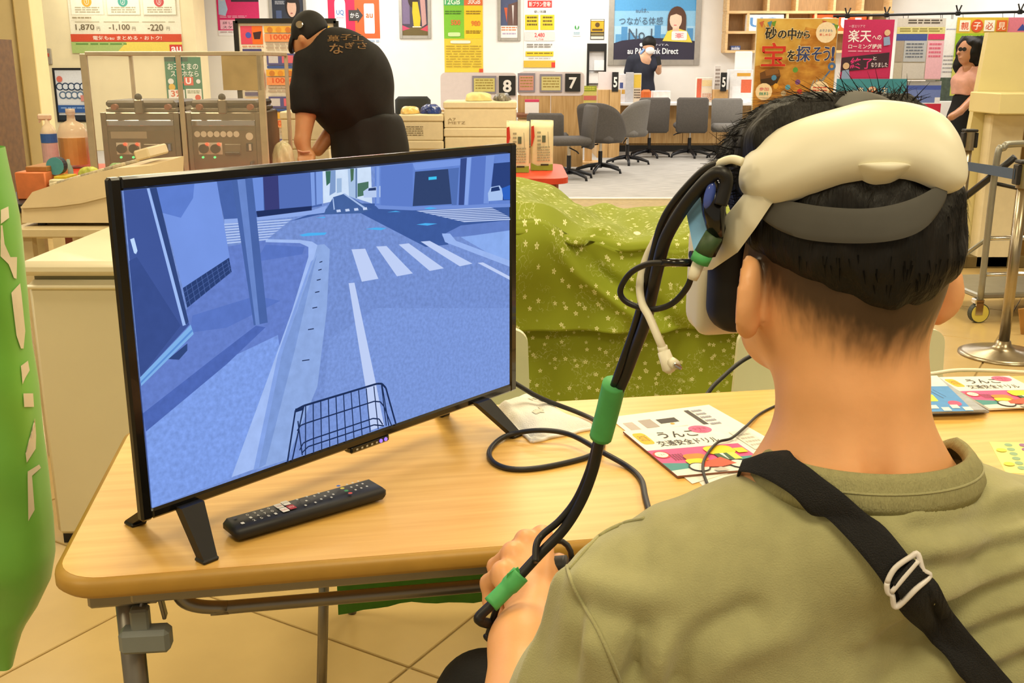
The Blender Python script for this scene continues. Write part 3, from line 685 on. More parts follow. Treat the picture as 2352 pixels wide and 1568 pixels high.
p.circ(.15, .18, .1, '#d8705a').rect(.8, .5, 1, .62, '#d88a7a').rect(0, .70, 1, .85, '#2f5a98').lines(.1, .74, .9, .8, 1, '#7fa0d0').rect(0, .9, 1, 1, '#1f2830'); p.build(t)
x0, x1, zt, zb = wr(102, 111, 120, 148, YL); t = thing('wall_switch', 'small wall switch plate with red light on cream wall', 'switch', ((x0+x1)/2, YL, zb)); MB().box(((x0+x1)/2, YL-.02, (zt+zb)/2), (x1-x0, .04, zt-zb), bev=.008).build('plate', mat('switch_plate', '#9a8f78', .5, var=.05), t); MB().box(((x0+x1)/2, YL-.043, (zt+zb)/2+.02), (.06, .012, .05), bev=.003).build('button', mat('red_button', '#b0402a', .4, var=.05), t)
t, p = poster('pink_poster', 'pink poster with white caption box top left on white wall', 'poster', (498, -40, 595, 82), YP, '#f4f0ee')
p.rect(0, 0, 1, .90, '#d8296a').rect(.35, .3, 1, .36, '#3a2030').poly([(.05, .3), (.2, .28), (.26, .5), (.2, .62), (.04, .6)], '#a8c0da').circ(.14, .26, .09, '#e8c8a8').rect(.06, .70, .82, .88, '#f4b8cc').text('詳しくは', .12, .73, .6, .785, '#3a2028').text('スタッフへ', .12, .81, .7, .865, '#3a2028').lines(.06, .62, .7, .67, 2, '#f0a8c4').lines(.05, .92, .7, .96, 1, '#c0a8ac'); p.build(t)
t, p = poster('framed_portrait_poster', 'dark poster with a woman\'s face in aluminium frame above the notice board', 'poster', (617, -60, 703, 64), YP, '#343a48', M_frame, .05)
p.rect(0, .1, 1, 1, '#2f3644').circ(.66, .62, .24, '#241c1a', .26).circ(.63, .64, .15, '#dcb49c', .20).rect(.48, .42, .86, .54, '#241c1a', .3).circ(.62, .76, .04, '#a85a58', .015).lines(.1, .5, .4, .58, 3, '#c8ccd4').rect(.12, .7, .3, .95, '#4a5a80'); p.build(t)
t, p = poster('carrier_poster', 'pink and orange poster with arrow between two phones on white wall', 'poster', (754, -40, 872, 124), YP, '#f0ece8')
p.rect(0, 0, .52, .78, '#d2234f').rect(.52, 0, 1, .78, '#e8602a').rect(.13, .24, .34, .95, '#f6f4f2', .1).rect(.70, .29, .90, .71, '#f6f4f2', .08).text('UQ', .165, .38, .31, .46, '#3f78b8', .02).lines(.16, .485, .31, .50, 1, '#d87a98').text('au', .735, .43, .87, .49, '#e06a2a', .02).poly([(.40, .38), (.57, .38), (.57, .345), (.68, .455), (.57, .565), (.57, .53), (.40, .53)], '#3f3b38').text('から', .43, .42, .60, .49, '#f6f2ea', .02).lines(.02, .80, .98, .98, 3, '#a8b8cc', .5); p.build(t)
t, p = poster('framed_actor_poster', 'aluminium framed poster with a yellow dressed figure on white wall', 'poster', (916, -60, 989, 89), YP, '#3f3c48', M_frame, .05)
p.rect(0, 0, 1, 1, '#4a4452').rect(.0, .3, .3, .8, '#7a6a8a').circ(.5, .35, .16, '#e8c8b0').circ(.44, .38, .2, '#3a2a22', .14).poly([(.42, .42), (.62, .42), (.72, .7), (.68, .9), (.46, .9), (.4, .6)], '#e2bf2a').poly([(.7, .3), (.9, .3), (.95, .8), (.78, .85)], '#c89a94').rect(.0, .86, 1, 1, '#6a5a30').lines(.4, .84, .75, .88, 1, '#e8e0d0').poly([(0, .82), (.3, .88), (0, .92)], '#c84a6a').poly([(1, .82), (.7, .9), (1, .93)], '#d0485a'); p.build(t)
t, p = poster('plan_poster', 'tall green and yellow price poster on white wall', 'poster', (1020, -40, 1109, 166), YP, '#e6c93a')
p.rect(0, 0, .52, .62, '#7fc22f').rect(.52, .26, 1, .62, '#efcb1f').rect(0, .02, .52, .25, '#4fb06a').rect(.52, .02, 1, .25, '#e0703a').text('12GB', .03, .18, .42, .24, '#eaf4d8', .02).text('30GB', .62, .18, .94, .235, '#f8e6d8', .02).text('500', .18, .41, .42, .47, '#e0703a', .03).text('980', .70, .42, .94, .48, '#e07a2a', .03).lines(.03, .31, .45, .36, 2, '#4a7a1c').lines(.57, .31, .95, .36, 2, '#9a7a14').rect(.1, .55, .42, .595, '#cfe6a0', .2).lines(.56, .53, .95, .57, 2, '#8a6a14').rect(.16, .64, .68, .675, '#f4e8cc', .2).lines(.04, .70, .96, .96, 9, '#a8882a', .25).rect(.9, .96, 1, 1, '#d8502a'); p.build(t)
t, p = poster('framed_suit_poster', 'narrow aluminium framed poster with a suited figure on white wall', 'poster', (1143, -60, 1196, 94), YP, '#4a4654', M_frame, .05)
p.rect(0, 0, 1, .80, '#4f5878').circ(.72, .30, .2, '#caa288').poly([(.45, .45), (1, .4), (1, .80), (.4, .80)], '#6a4e46').poly([(.66, .46), (.78, .46), (.74, .8)], '#d8d0cc').poly([(.2, .5), (.4, .5), (.36, .75)], '#d0603a').rect(0, .80, 1, 1, '#f4efe8').lines(.04, .82, .96, .9, 2, '#d8804a').lines(.1, .92, .9, .97, 1, '#b8a8c0'); p.build(t)
t, p = poster('plan_poster', 'tall white price poster reading 2,480 with yellow boxes on white wall', 'poster', (1203, -40, 1276, 163), YP, '#f0eee8')
p.rect(.12, .20, .88, .28, '#d83a34').text('新プラン登場!', .16, .212, .84, .268, '#f8f0e6', .02).text('使い放題', .32, .31, .7, .34, '#3a3632').rect(.04, .36, .46, .53, '#ecc92a').rect(.52, .36, .96, .53, '#ecc92a').lines(.1, .38, .42, .5, 3, '#6a5a1c').lines(.6, .38, .9, .5, 3, '#6a5a1c').rect(.02, .55, .98, .655, '#dcd8d2', .1).text('2,480', .34, .565, .66, .62, '#d8403a', .02).text('1,728', .4, .63, .62, .65, '#d8604a').lines(.1, .69, .9, .74, 2, '#8a847c').rect(.06, .775, .94, .83, '#e4c62a').lines(.1, .79, .9, .815, 1, '#7a6414').lines(.15, .85, .85, .865, 1, '#a09a90').rect(0, .88, 1, .96, '#d8b43a').rect(.88, .9, 1, .96, '#d8402a'); p.build(t)
t, p = poster('eco_sticker', 'small pale sticker with green leaf mark on white wall', 'sticker', (1316, 48, 1334, 83), YP, '#dfe8e2'); p.circ(.5, .42, .3, '#3f9a4a').poly([(.3, .2), (.7, .3), (.5, .6)], '#dfe8e2').lines(.1, .74, .9, .92, 2, '#8ab0c0'); p.build(t)
t, p = poster('security_sign', 'small yellow and black notice beside the wide blue poster', 'sign', (1356, 44, 1388, 91), YP, '#2e2a22'); p.rect(.04, .1, .96, .62, '#eba81c').circ(.5, .28, .17, '#5a4512').rect(.12, .47, .88, .57, '#5a4512').rect(.04, .68, .96, .80, '#8a7a48').rect(.04, .84, .96, .97, '#d8d2c4').rect(.04, .02, .96, .08, '#f0e8d0'); p.build(t)
t, p = poster('billboard_poster', 'wide blue framed poster reading No.1 behind the shop clerk', 'poster', (1398, -50, 1610, 150), YP, '#6ab0dc', M_frame, .09)
p.rect(0, 0, 1, .35, '#58a4da').rect(0, .35, 1, .6, '#8cc4e8').rect(0, .55, 1, .78, '#a8d2ec')
for u, h in ((.02, .10), (.09, .2), (.17, .12), (.25, .08), (.47, .08), (.5, .22), (.58, .1), (.85, .1), (.9, .18)): p.rect(u, .76-h, u+.075, .78, '#5f9fce' if h < .15 else '#4f90c4')
p.poly([(0, .78), (.1, .745), (.3, .72), (.5, .71), (.75, .72), (1, .75), (1, 1), (0, 1)], '#2f2a3e')
p.text('auは、', .26, .315, .42, .375, '#5a7088').text('つながる体感', .06, .43, .60, .535, '#4a6078', .0).text('No.1', .18, .585, .47, .735, '#4a5a6c', .0)
p.circ(.77, .46, .115, '#5a3a2a', .17).rect(.655, .44, .885, .64, '#5a3a2a', .2).poly([(.60, .75), (.66, .62), (.78, .58), (.9, .62), (.97, .77)], '#e6d34e').rect(.72, .55, .80, .62, '#e8c0a4').circ(.755, .47, .075, '#f0cdb4', .115).poly([(.67, .42), (.74, .33), (.84, .36), (.85, .43), (.76, .39)], '#5a3a2a').circ(.75, .54, .02, '#d87a78', .008).rect(.71, .62, .90, .74, '#f4f0ee', .12).circ(.80, .68, .03, '#e08a8a').lines(.755, .645, .86, .72, 3, '#e8a8a8')
p.circ(.34, .80, .022, '#e8e8ee').text('PONTA', .42, .79, .68, .815, '#c8c8d4').text('au PAY Bank Direct', .17, .845, .80, .925, '#f4f4f6', .02); p.build(t)
# brochure rack on the wall
x0, x1, zt, zb = wr(1347, 100, 1392, 262, YP-.3); Yr = YP-.3
t = thing('brochure_rack', 'tall black framed brochure rack standing against the shop wall', 'rack', ((x0+x1)/2, Yr, 0))
for x in (x0+.02, x1-.02): MB().box((x, Yr, zt/2), (.035, .05, zt)).build('upright', M_blackf, t)
MB().box(((x0+x1)/2, Yr, zt-.06), (x1-x0-.07, .05, .12)).build('header', M_blackf, t); MB().box(((x0+x1)/2, Yr+.03, zt/2), (x1-x0, .01, zt-.2)).build('back_panel', mat('rack_back', '#dcdad8', .5, var=.04), t)
MB().box(((x0+x1)/2, Yr, .03), (x1-x0, .4, .06)).build('base', M_blackf, t)
for k in range(5):
    z = zt-.42-.2*k; MB().box(((x0+x1)/2, Yr-.03, z), (x1-x0-.07, .02, .012)).build('pocket_bar', M_blackf, t); MB().box(((x0+x1)/2+(-.05 if k % 2 else .04), Yr-.005, z+.08), (.16, .012, .17)).build('leaflet', pm(('#f0eeea', '#e9e6e2', '#e2c2b8', '#f0e020', '#efe23a')[k]), t)

# wooden wall shelf
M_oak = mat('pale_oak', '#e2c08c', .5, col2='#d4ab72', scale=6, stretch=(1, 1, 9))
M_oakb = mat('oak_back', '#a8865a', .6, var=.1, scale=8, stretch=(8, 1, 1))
x0, x1, zt, zb = wr(1662, -90, 2038, 121, YP); dpt = .32
t = thing('wall_shelf', 'pale oak cubby shelf mounted high on the white wall', 'shelf', (x0, YP, zb))
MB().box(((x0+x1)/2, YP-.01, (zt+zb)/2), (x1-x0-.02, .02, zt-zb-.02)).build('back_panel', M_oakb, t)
def zpx(y): return at(1850, y, YP-dpt/2).z
def xpx(x): return at(x, 60, YP-dpt/2).x
for z in (zt, zpx(29), zpx(75), zb+.015):
    a1 = x1 if z > zpx(60) else xpx(2000)
    MB().box(((x0+a1)/2, YP-dpt/2, z), (a1-x0, dpt, .04)).build('shelf_board', M_oak, t)
for x in (1666, 1757, 1822, 1907, 1971, 2034): MB().box((xpx(x), YP-dpt/2, (zt+zpx(29))/2), (.04, dpt-.01, zt-zpx(29)-.04)).build('divider', M_oak, t)
for x in (1666, 1713, 1802, 1866, 1992): MB().box((xpx(x), YP-dpt/2, (zpx(31)+zpx(73))/2), (.04, dpt-.01, zpx(31)-zpx(73)-.01)).build('divider', M_oak, t)
for x in (1666, 1735, 1880, 1996): MB().box((xpx(x), YP-dpt/2, (zpx(77)+zb)/2), (.04, dpt-.01, zpx(77)-zb-.01)).build('divider', M_oak, t)
def cube_sign(label, box, Y, col, txt, tcol, cat='sign'):
    x0, x1, zt, zb = wr(*box, Y); t = thing('shelf_sign', label, cat, ((x0+x1)/2, Y, zb)); MB().box(((x0+x1)/2, Y+.05, (zt+zb)/2), (x1-x0, .1, zt-zb), bev=.006).build('box', mat('sign_face_'+col[1:], col, .5, var=.02), t)
    p = Print((x0, Y-.001, zt), (x1-x0, 0, 0), (0, 0, zb-zt)); p.text(txt, .1, .18, .9, .85, tcol, .02); p.build(t)
cube_sign('white sign box in the upper oak shelf', (1714, 33, 1800, 72), YP-dpt+.02, '#f6f4f0', 'UQ', '#5a90c8')
cube_sign('orange sign box with white au lettering in the oak shelf', (1868, 33, 1990, 73), YP-dpt+.02, '#ea5a1e', 'au', '#f8f2ea')
cube_sign('small blue name block on the lowest oak shelf', (1678, 105, 1701, 116), YP-dpt+.04, '#46527a', 'mobile', '#dfe2ec')

# ------------------------------------------------------------------ shop counters
M_oakv = mat('oak_front', '#d2ac74', .5, col2='#bd9459', scale=5, stretch=(8, 8, .6))
M_white = mat('white_laminate', '#f4f1ee', .4, var=.015)
M_pinkw = mat('frosted_panel', '#e9dcda', .4, var=.02)
M_plinth = mat('black_plinth', '#1a1712', .6, var=.1)
Yc = 16.0
x0, x1 = at(1418, 300, Yc).x, at(2300, 300, Yc).x
zt = at(1550, 236, Yc).z
t = thing('shop_counter', 'long oak fronted counter with white top in front of the wall', 'counter', ((x0+x1)/2, Yc+.3, 0))
MB().box(((x0+x1)/2, Yc+.32, zt-.02), (x1-x0, .66, .04), bev=.005).build('worktop', M_white, t)
nb = 11
for k in range(nb):
    xa = x0+(x1-x0)*k/nb; MB().box((xa+(x1-x0)/nb/2, Yc+.43, (zt-.04+.1)/2+.02), ((x1-x0)/nb-.008, .03, zt-.16), bev=.003).build('front_panel', M_oakv, t)
MB().box(((x0+x1)/2, Yc+.55, zt/2), (x1-x0-.02, .2, zt-.05)).build('carcass', M_oakv, t); MB().box(((x0+x1)/2, Yc+.46, .05), (x1-x0-.04, .08, .1)).build('plinth', M_plinth, t)
CT = zt
def notice(p0, box, Y, col, par, fr='#8f8a94'):
    x0, x1, zt, zb = wr(*box, Y); b = MB().box(((x0+x1)/2, Y-.012, (zt+zb)/2), (x1-x0, .02, zt-zb)).build('notice', pm(fr), par)
    p = Print((x0+.02, Y-.024, zt-.03), (x1-x0-.04, 0, 0), (0, 0, zb-zt+.05)); p.rect(0, 0, 1, 1, col).lines(.08, .1, .92, .9, 4, '#a08a3a' if col < '#e' else '#b07058', .4, int(box[0])); p.build(b, 'notice_print')
def deskpart(label, number, panel, wood_bottom, Y, sign, notices, dep=1.0):
    x0, x1, zt, zb = wr(*panel, Y); t = thing('desk_partition', label, 'partition', ((x0+x1)/2, Y, 0), 0, 'numbered desk partitions')
    MB().prism([(a, Y, b) for a, b in rrect(x0, zb-.01, x1, zt, .06, 5)], (0, .03, 0)).build('frosted_panel', M_pinkw, t, fix=True)
    n = max(2, int((x1-x0)/.4))
    for k in range(n): MB().box((x0+(x1-x0)*(k+.5)/n, Y+.03, (zb+.02)/2), ((x1-x0)/n-.006, .05, zb-.02), bev=.003).build('wood_panel', M_oakv, t)
    a0, a1, b1, b0 = wr(*sign, Y-.01); s = MB().box(((a0+a1)/2, Y-.02, (b0+b1)/2), (a1-a0, .02, b1-b0)).build('number_plate', mat('black_plate', '#1c1c1c', .5, var=.05), t)
    p = Print((a0, Y-.031, b1), (a1-a0, 0, 0), (0, 0, b0-b1)); p.text(number, .24, .2, .76, .84, '#f2efe8', .03); p.build(s, 'number')
    for bx, c in notices: notice(None, bx, Y, c, t)
    return t
deskpart('desk partition with black plate numbered 8', '8', (1012, 167, 1187, 252), 400, 13.7, (1146, 174, 1184, 219), [((1085, 174, 1140, 214), '#d8cc78')])
deskpart('desk partition with black plate numbered 7', '7', (1189, 165, 1342, 218), 400, 13.75, (1298, 169, 1333, 210), [((1240, 170, 1291, 211), '#ddd28a'), ((1189, 168, 1229, 211), '#d89a88')])
# desk 8 table, its machine and side desk
t = thing('desk', 'low oak desk beside partition 7 with drawers', 'desk', (at(1215, 260, 13.2).x, 13.38, 0))
x0, x1 = at(1187, 260, 13.2).x, at(1240, 260, 13.2).x; zt = at(1215, 262, 13.2).z
MB().box(((x0+x1)/2, 13.42, zt-.02), (x1-x0, .5, .04), bev=.004).build('desk_top', mat('dark_oak_edge', '#7a4a2e', .5, var=.1), t); MB().box(((x0+x1)/2, 13.47, (zt-.08)/2+.02), (x1-x0-.02, .4, zt-.12)).build('desk_body', M_oakv, t); MB().box(((x0+x1)/2, 13.28, zt-.07), (x1-x0-.04, .22, .012)).build('drawer_shelf', M_oak, t)
t = thing('card_box', 'white and pink box on the low oak desk', 'box', (at(1222, 250, 13.3).x, 13.38, zt)); x0, x1, zz1, _ = wr(1206, 232, 1238, 254, 13.3)
MB().box(((x0+x1)/2, 13.40, zt+(zz1-zt)/2), (x1-x0, .12, zz1-zt), bev=.003).build('carton', M_white, t); MB().box(((x0+x1)/2, 13.40, zz1+.001), (x1-x0+.004, .124, .03)).build('lid_band', pm('#d8446a'), t)
# short return wall with plate 5
Y5 = 15.35; x0, x1, zt, zb = wr(1371, 206, 1424, 400, Y5); zt2 = at(1395, 165, Y5).z
t = thing('desk_partition', 'oak return wall with a plate numbered 5 seen edge on, left of the clerk', 'partition', ((x0+x1)/2, Y5, 0), 0, 'numbered desk partitions')
for k in range(2): MB().box((x0+(x1-x0)*(k+.5)/2, Y5+.5, zt/2), ((x1-x0)/2-.005, 1.0, zt), bev=.003).build('wood_panel', M_oakv, t)
MB().box(((x0+x1)/2-.05, Y5+.05, (zt+zt2)/2), (x1-x0-.12, .03, zt2-zt)).build('frosted_panel', M_pinkw, t)
def side_plate(t, px, Y, num):
    a = at(px, 188, Y); s = MB().box((a.x, Y+.1, a.z), (.02, .22, .27), rz=R(-12)).build('number_plate', MATS['black_plate'], t)
    M = Matrix.Rotation(R(-12), 3, 'Z'); p = Print(Vector((a.x, Y+.1, a.z))+M @ Vector((.0112, -.11, .135)), M @ Vector((0, .22, 0)), (0, 0, -.27)); p.text(num, .25, .2, .75, .82, '#f2efe8', .03); p.build(s, 'number')
    p = Print(Vector((a.x-.045, Y-.02, a.z+.135)), (.09, 0, 0), (0, 0, -.27)); s2 = MB().box((a.x, Y, a.z), (.09, .02, .27)).build('plate_edge', MATS['black_plate'], t); p.text(num, .2, .25, .8, .78, '#f2efe8', .03); p.build(s2, 'number')
side_plate(t, 1413, Y5, '5')
t = thing('leaflet_stand', 'green and yellow leaflet stand beside partition 7', 'leaflet', (at(1354, 230, 14.35).x, 14.35, 0)); x0, x1, zt, zb = wr(1338, 197, 1370, 238, 14.35)
MB().box(((x0+x1)/2, 14.35, (zt+zb)/2), (x1-x0, .02, zt-zb)).build('card', pm('#cfc46a'), t); MB().box(((x0+x1)/2, 14.4, zb/2), (.1, .05, zb)).build('post', M_oakv, t); MB().box(((x0+x1)/2, 14.4, .02), (.3, .3, .04), bev=.005).build('base', M_oakv, t)
p = Print((x0, 14.338, zt), (x1-x0, 0, 0), (0, 0, zb-zt)); p.rect(0, 0, 1, .3, '#8f9a2a').rect(0, .55, 1, .8, '#c86a5a').lines(.1, .06, .9, .26, 2, '#d8d84a'); p.build(t)

# things on the long counter
def cbox(name, label, cat, px, Yo, d, col, part='body', bev=.004, prints=None, group=None):
    Y = Yc+Yo; x0, x1, zt, _ = wr(*px, Y); t = thing(name, label, cat, ((x0+x1)/2, Y+d/2, CT), 0, group)
    MB().box(((x0+x1)/2, Y+d/2, (zt+CT)/2+.0005), (x1-x0, d, zt-CT), bev=bev).build(part, mat('item_'+col[1:], col, .5, var=.06), t)
    if prints:
        p = Print((x0, Y-.001, zt), (x1-x0, 0, 0), (0, 0, CT-zt)); prints(p); p.build(t)
    return t
cbox('acrylic_sign', 'clear grey acrylic sign stand on the counter left of the clerk', 'sign', (1437, 166, 1455, 236), .1, .03, '#c4c4c8')
cbox('menu_card', 'yellow printed card stand on the counter in front of the clerk', 'card', (1455, 168, 1473, 228), .16, .03, '#e6d9c0', prints=lambda p: p.rect(.05, .05, .95, .5, '#ecc94a').lines(.1, .55, .9, .9, 4, '#6a5a4a'))
cbox('leaflet_pile', 'white leaflets heaped on the counter beside the acrylic sign', 'leaflet', (1422, 170, 1437, 236), .2, .04, '#e9e7ea', prints=lambda p: p.rect(.1, .3, .6, .5, '#4a5a9a').rect(.4, .55, .9, .7, '#d8a84a'))
cbox('tissue_pack', 'crumpled orange pack on the counter in front of the clerk', 'pack', (1474, 206, 1496, 236), .06, .14, '#d9692a', bev=.03)
cbox('paper_box', 'white paper box on the counter beside the orange pack', 'box', (1500, 209, 1540, 236), .1, .25, '#f6f3ee', prints=lambda p: p.lines(.3, .6, .9, .75, 1, '#e0a8a8'))
def disp(p): p.rect(0, .05, .3, .95, '#e0684a').rect(.32, .1, .95, .35, '#f2d8a0').rect(.32, .4, .95, .6, '#f0e2c8').lines(.35, .65, .95, .95, 4, '#c88a6a')
cbox('brochure_display', 'red and cream brochure display on the counter under the shelf', 'display', (1600, 178, 1636, 236), .2, .12, '#efe4d4', prints=disp)
t = cbox('counter_block', 'oak block carrying a black plate numbered 5 on the counter', 'block', (1640, 206, 1672, 240), .05, .2, '#c99e64'); side_plate(t, 1662, Yc+.03, '5'); t.children[-1]
cbox('price_stand', 'tall pale price stand behind the oak block', 'stand', (1641, 150, 1654, 236), .4, .05, '#dcd4cc', prints=lambda p: p.lines(.1, .1, .9, .6, 5, '#9a8a80'))
cbox('printer', 'white office printer on the counter under the tablet', 'printer', (1676, 160, 1728, 236), .15, .25, '#f2f1f0', prints=lambda p: p.rect(.3, .1, .9, .2, '#e2a83a').rect(.5, .3, .95, .7, '#e8704a').rect(.1, .5, .5, .9, '#f8f8fa'))
x0, x1, zt, zb = wr(1688, 118, 1727, 162, Yc+.5); t = thing('payment_tablet', 'white tablet stand with dark screen below the shelf', 'tablet', ((x0+x1)/2, Yc+.5, CT))
MB().box(((x0+x1)/2, Yc+.5, (zt+zb)/2), (x1-x0, .04, zt-zb), bev=.012).build('casing', M_white, t); MB().box(((x0+x1)/2-.01, Yc+.522, (zt+zb)/2), ((x1-x0)*.5, .006, (zt-zb)*.55)).build('display', mat('dark_display', '#39423f', .2, var=.05), t); MB().cyl(((x0+x1)/2, Yc+.52, CT), ((x0+x1)/2, Yc+.52, zb+.05), .03).build('stem', M_white, t); MB().cyl(((x0+x1)/2, Yc+.52, CT), ((x0+x1)/2, Yc+.52, CT+.02), .11).build('base', M_white, t)

# ------------------------------------------------------------------ shop chairs
M_fab = mat('charcoal_fabric', '#57524d', .9, var=.08, scale=60, bump=.2, bscale=300)
M_fabl = mat('grey_fabric', '#76726c', .9, var=.08, scale=60, bump=.2, bscale=300)
M_chb = mat('chair_black', '#15151a', .4, var=.1)
M_chr = mat('chrome', '#c8c8c8', .15, metal=1, var=.03)
def base5(t, h):
    for k in range(5):
        a = 2*math.pi*k/5+.5; MB().tube([(0, 0, .10), (.15*math.cos(a), .15*math.sin(a), .085), (.29*math.cos(a), .29*math.sin(a), .045), (.30*math.cos(a), .30*math.sin(a), .0)], [.028, .024, .018, .016], 8, flat=1).build('base_arm', M_chb, t, smooth=True, local=True)
    MB().cyl((0, 0, .06), (0, 0, h*.7), .026).build('column', M_chb, t, local=True); MB().cyl((0, 0, h*.7), (0, 0, h), .016).build('gas_lift', M_chr, t, local=True); MB().tube([(.03, 0, h-.03), (.2, .04, h-.06), (.24, .05, h-.08)], .008, 6).build('lever', M_chb, t, local=True)
def side_chair(label, px, py, face, m, top=.86):
    p = atz(px, py, 0); t = thing('shop_chair', label, 'chair', (p.x, p.y, 0), face, 'grey shop chairs'); base5(t, .40)
    autosmooth(MB().box((0, 0, .45), (.46, .46, .09), bev=.03).build('seat', m, t, local=True), 60)
    autosmooth(MB().box((0, .24, (top+.36)/2), (.45, .07, top-.36), rx=R(-6), bev=.03).build('backrest', m, t, local=True), 60); return t
def tub_chair(label, px, py, face, m):
    p = atz(px, py, 0); t = thing('shop_chair', label, 'chair', (p.x, p.y, 0), face, 'grey shop chairs'); base5(t, .38)
    autosmooth(MB().box((0, -.02, .42), (.46, .46, .09), bev=.03).build('seat', m, t, local=True), 60)
    P = []
    for j in range(8):
        v = j/7; row = []
        for i in range(25):
            a = R(-118+236*i/24); b = abs(a)/R(118); h = .24+.60*(1-b**2.2)*1.0 if b < 1 else .24
            top = .58+.28*max(0, 1-(b*1.25)**3) if b < .8 else .58-.10*(b-.8)/.2
            z = .38+(top-.38)*v; r = .24+.05*v; row.append((r*math.sin(a), r*math.cos(a)-.02, z))
        P.append(row)
    o = MB().grid(P).build('shell', m, t, smooth=True, local=True); md = o.modifiers.new('thick', 'SOLIDIFY'); md.thickness = .045; md.offset = 0
    return t
side_chair('charcoal armless chair nearest, beside the red table', 1306, 412, R(-78), M_fab)
tub_chair('dark tub armchair with its back to the armless chair', 1378, 396, R(150), M_fab)
tub_chair('lighter grey tub armchair behind the dark tub chair', 1440, 377, R(-120), M_fabl)
side_chair('charcoal chair seen from behind at the counter, below the clerk', 1490, 361, R(180+6), M_fab)
side_chair('charcoal chair seen from behind at the counter, right of the clerk', 1582, 361, R(180-4), M_fab)
side_chair('pale grey chair nearest the man\'s hair at the counter', 1672, 364, R(0), M_fabl, .84)
side_chair('charcoal chair tucked under the low oak desk', 1258, 399, R(170), M_fab, .75)
p = at(948, 240, 10.2); t = thing('office_chair', 'black office chair back rising behind the foam boxes', 'chair', (p.x, 10.2, 0)); base5(t, .42)
x0, x1, zt, zb = wr(906, 221, 988, 262, 10.2); autosmooth(MB().box((0, .0, zt-.22), (x1-x0, .07, .44), bev=.033, rx=R(-6)).build('backrest', mat('black_mesh', '#1c201e', .7, var=.1), t, local=True), 60); MB().box((0, -.25, .46), (.46, .45, .07), bev=.03).build('seat', M_chb, t, local=True); MB().box((0, .04, .5), (.05, .03, .36)).build('back_bracket', M_chb, t, local=True)

# ------------------------------------------------------------------ notice board behind the man
Yn = 9.4; x0, x1, zt, zb = wr(551, 48, 778, 352, Yn)
t = thing('notice_board', 'black framed notice board covered with sale flyers behind the man in black', 'board', ((x0+x1)/2, Yn, 0))
MB().box(((x0+x1)/2, Yn+.01, (zt+zb)/2), (x1-x0-.04, .02, zt-zb-.04)).build('panel', pm('#efe9e2'), t)
for a in (x0, x1): MB().box((a, Yn, zt/2), (.04, .04, zt)).build('post', M_blackf, t)
for a in (zt, zb): MB().box(((x0+x1)/2, Yn, a), (x1-x0, .04, .04)).build('rail', M_blackf, t)
for a in (x0, x1): MB().box((a, Yn, .02), (.05, .5, .04)).build('foot', M_blackf, t)
p = Print((x0+.02, Yn-.002, zt-.02), (x1-x0-.04, 0, 0), (0, 0, zb-zt+.04))
for r_ in range(3):
    v = .02+.335*r_
    p.rect(.02, v, .25, v+.14, '#d84a6a').rect(.14, v, .25, v+.14, '#e8702a').circ(.1, v+.07, .03, '#4a5ac8').poly([(.15, v+.05), (.24, v+.04), (.22, v+.1), (.16, v+.1)], '#3a2430').lines(.03, v+.15, .25, v+.17, 1, '#d89a8a').rect(.03, v+.175, .23, v+.205, '#4a4a88').rect(.03, v+.22, .24, v+.31, '#f0b83a').text('SALE', .05, v+.23, .22, v+.29, '#d8484a', .02)
    p.rect(.27, v, .60, v+.05, '#e6b24a').circ(.33, v+.03, .03, '#c8803a').circ(.42, v+.03, .03, '#d8923a').circ(.52, v+.03, .03, '#c87a3a').rect(.27, v+.06, .60, v+.12, '#e89a6a').text('10000', .33, v+.065, .56, v+.105, '#d8603a', .02).lines(.28, v+.13, .6, v+.19, 2, '#b8a8a0').rect(.28, v+.21, .58, v+.30, '#5a5a9a').rect(.30, v+.225, .40, v+.285, '#c8c8dc').rect(.44, v+.225, .56, v+.285, '#d86a84').rect(.28, v+.305, .6, v+.325, '#3f5aa8')
    p.rect(.63, v, .96, v+.1, '#e6c24a').rect(.63, v+.12, .96, v+.2, '#d8607a').lines(.64, v+.22, .95, v+.3, 3, '#a8908a')
p.build(t)

# ------------------------------------------------------------------ stall: long red table
M_red = mat('red_tablecloth', '#d8452a', .55, var=.08, scale=14)
M_redw = mat('red_brown_panel', '#8a4630', .5, var=.1, scale=10, stretch=(8, 8, .6))
Y0, Y1 = 5.45, 6.3; x1 = at(1297, 400, 5.9).x; x0 = at(60, 430, 5.5).x; RZ = .745
t = thing('stall_table', 'long stall table with glossy red top running behind the television', 'table', ((x0+x1)/2, (Y0+Y1)/2, 0))
MB().prism([(a, b, RZ-.03) for a, b in rrect(x0, Y0, x1, Y1, .10, 6)], (0, 0, .03)).build('table_top', M_red, t, fix=True)
for x in (x0+.12, (x0+x1)/2, x1-.14): MB().prism([(a, b, .0) for a, b in rrect(x-.1, Y0+.22, x+.1, Y1-.06, .08, 5)], (0, 0, RZ-.03)).build('pedestal', M_redw, t, fix=True)
M_foam = mat('white_foam', '#efe3c4', .8, var=.03, scale=30, bump=.15, bscale=200)
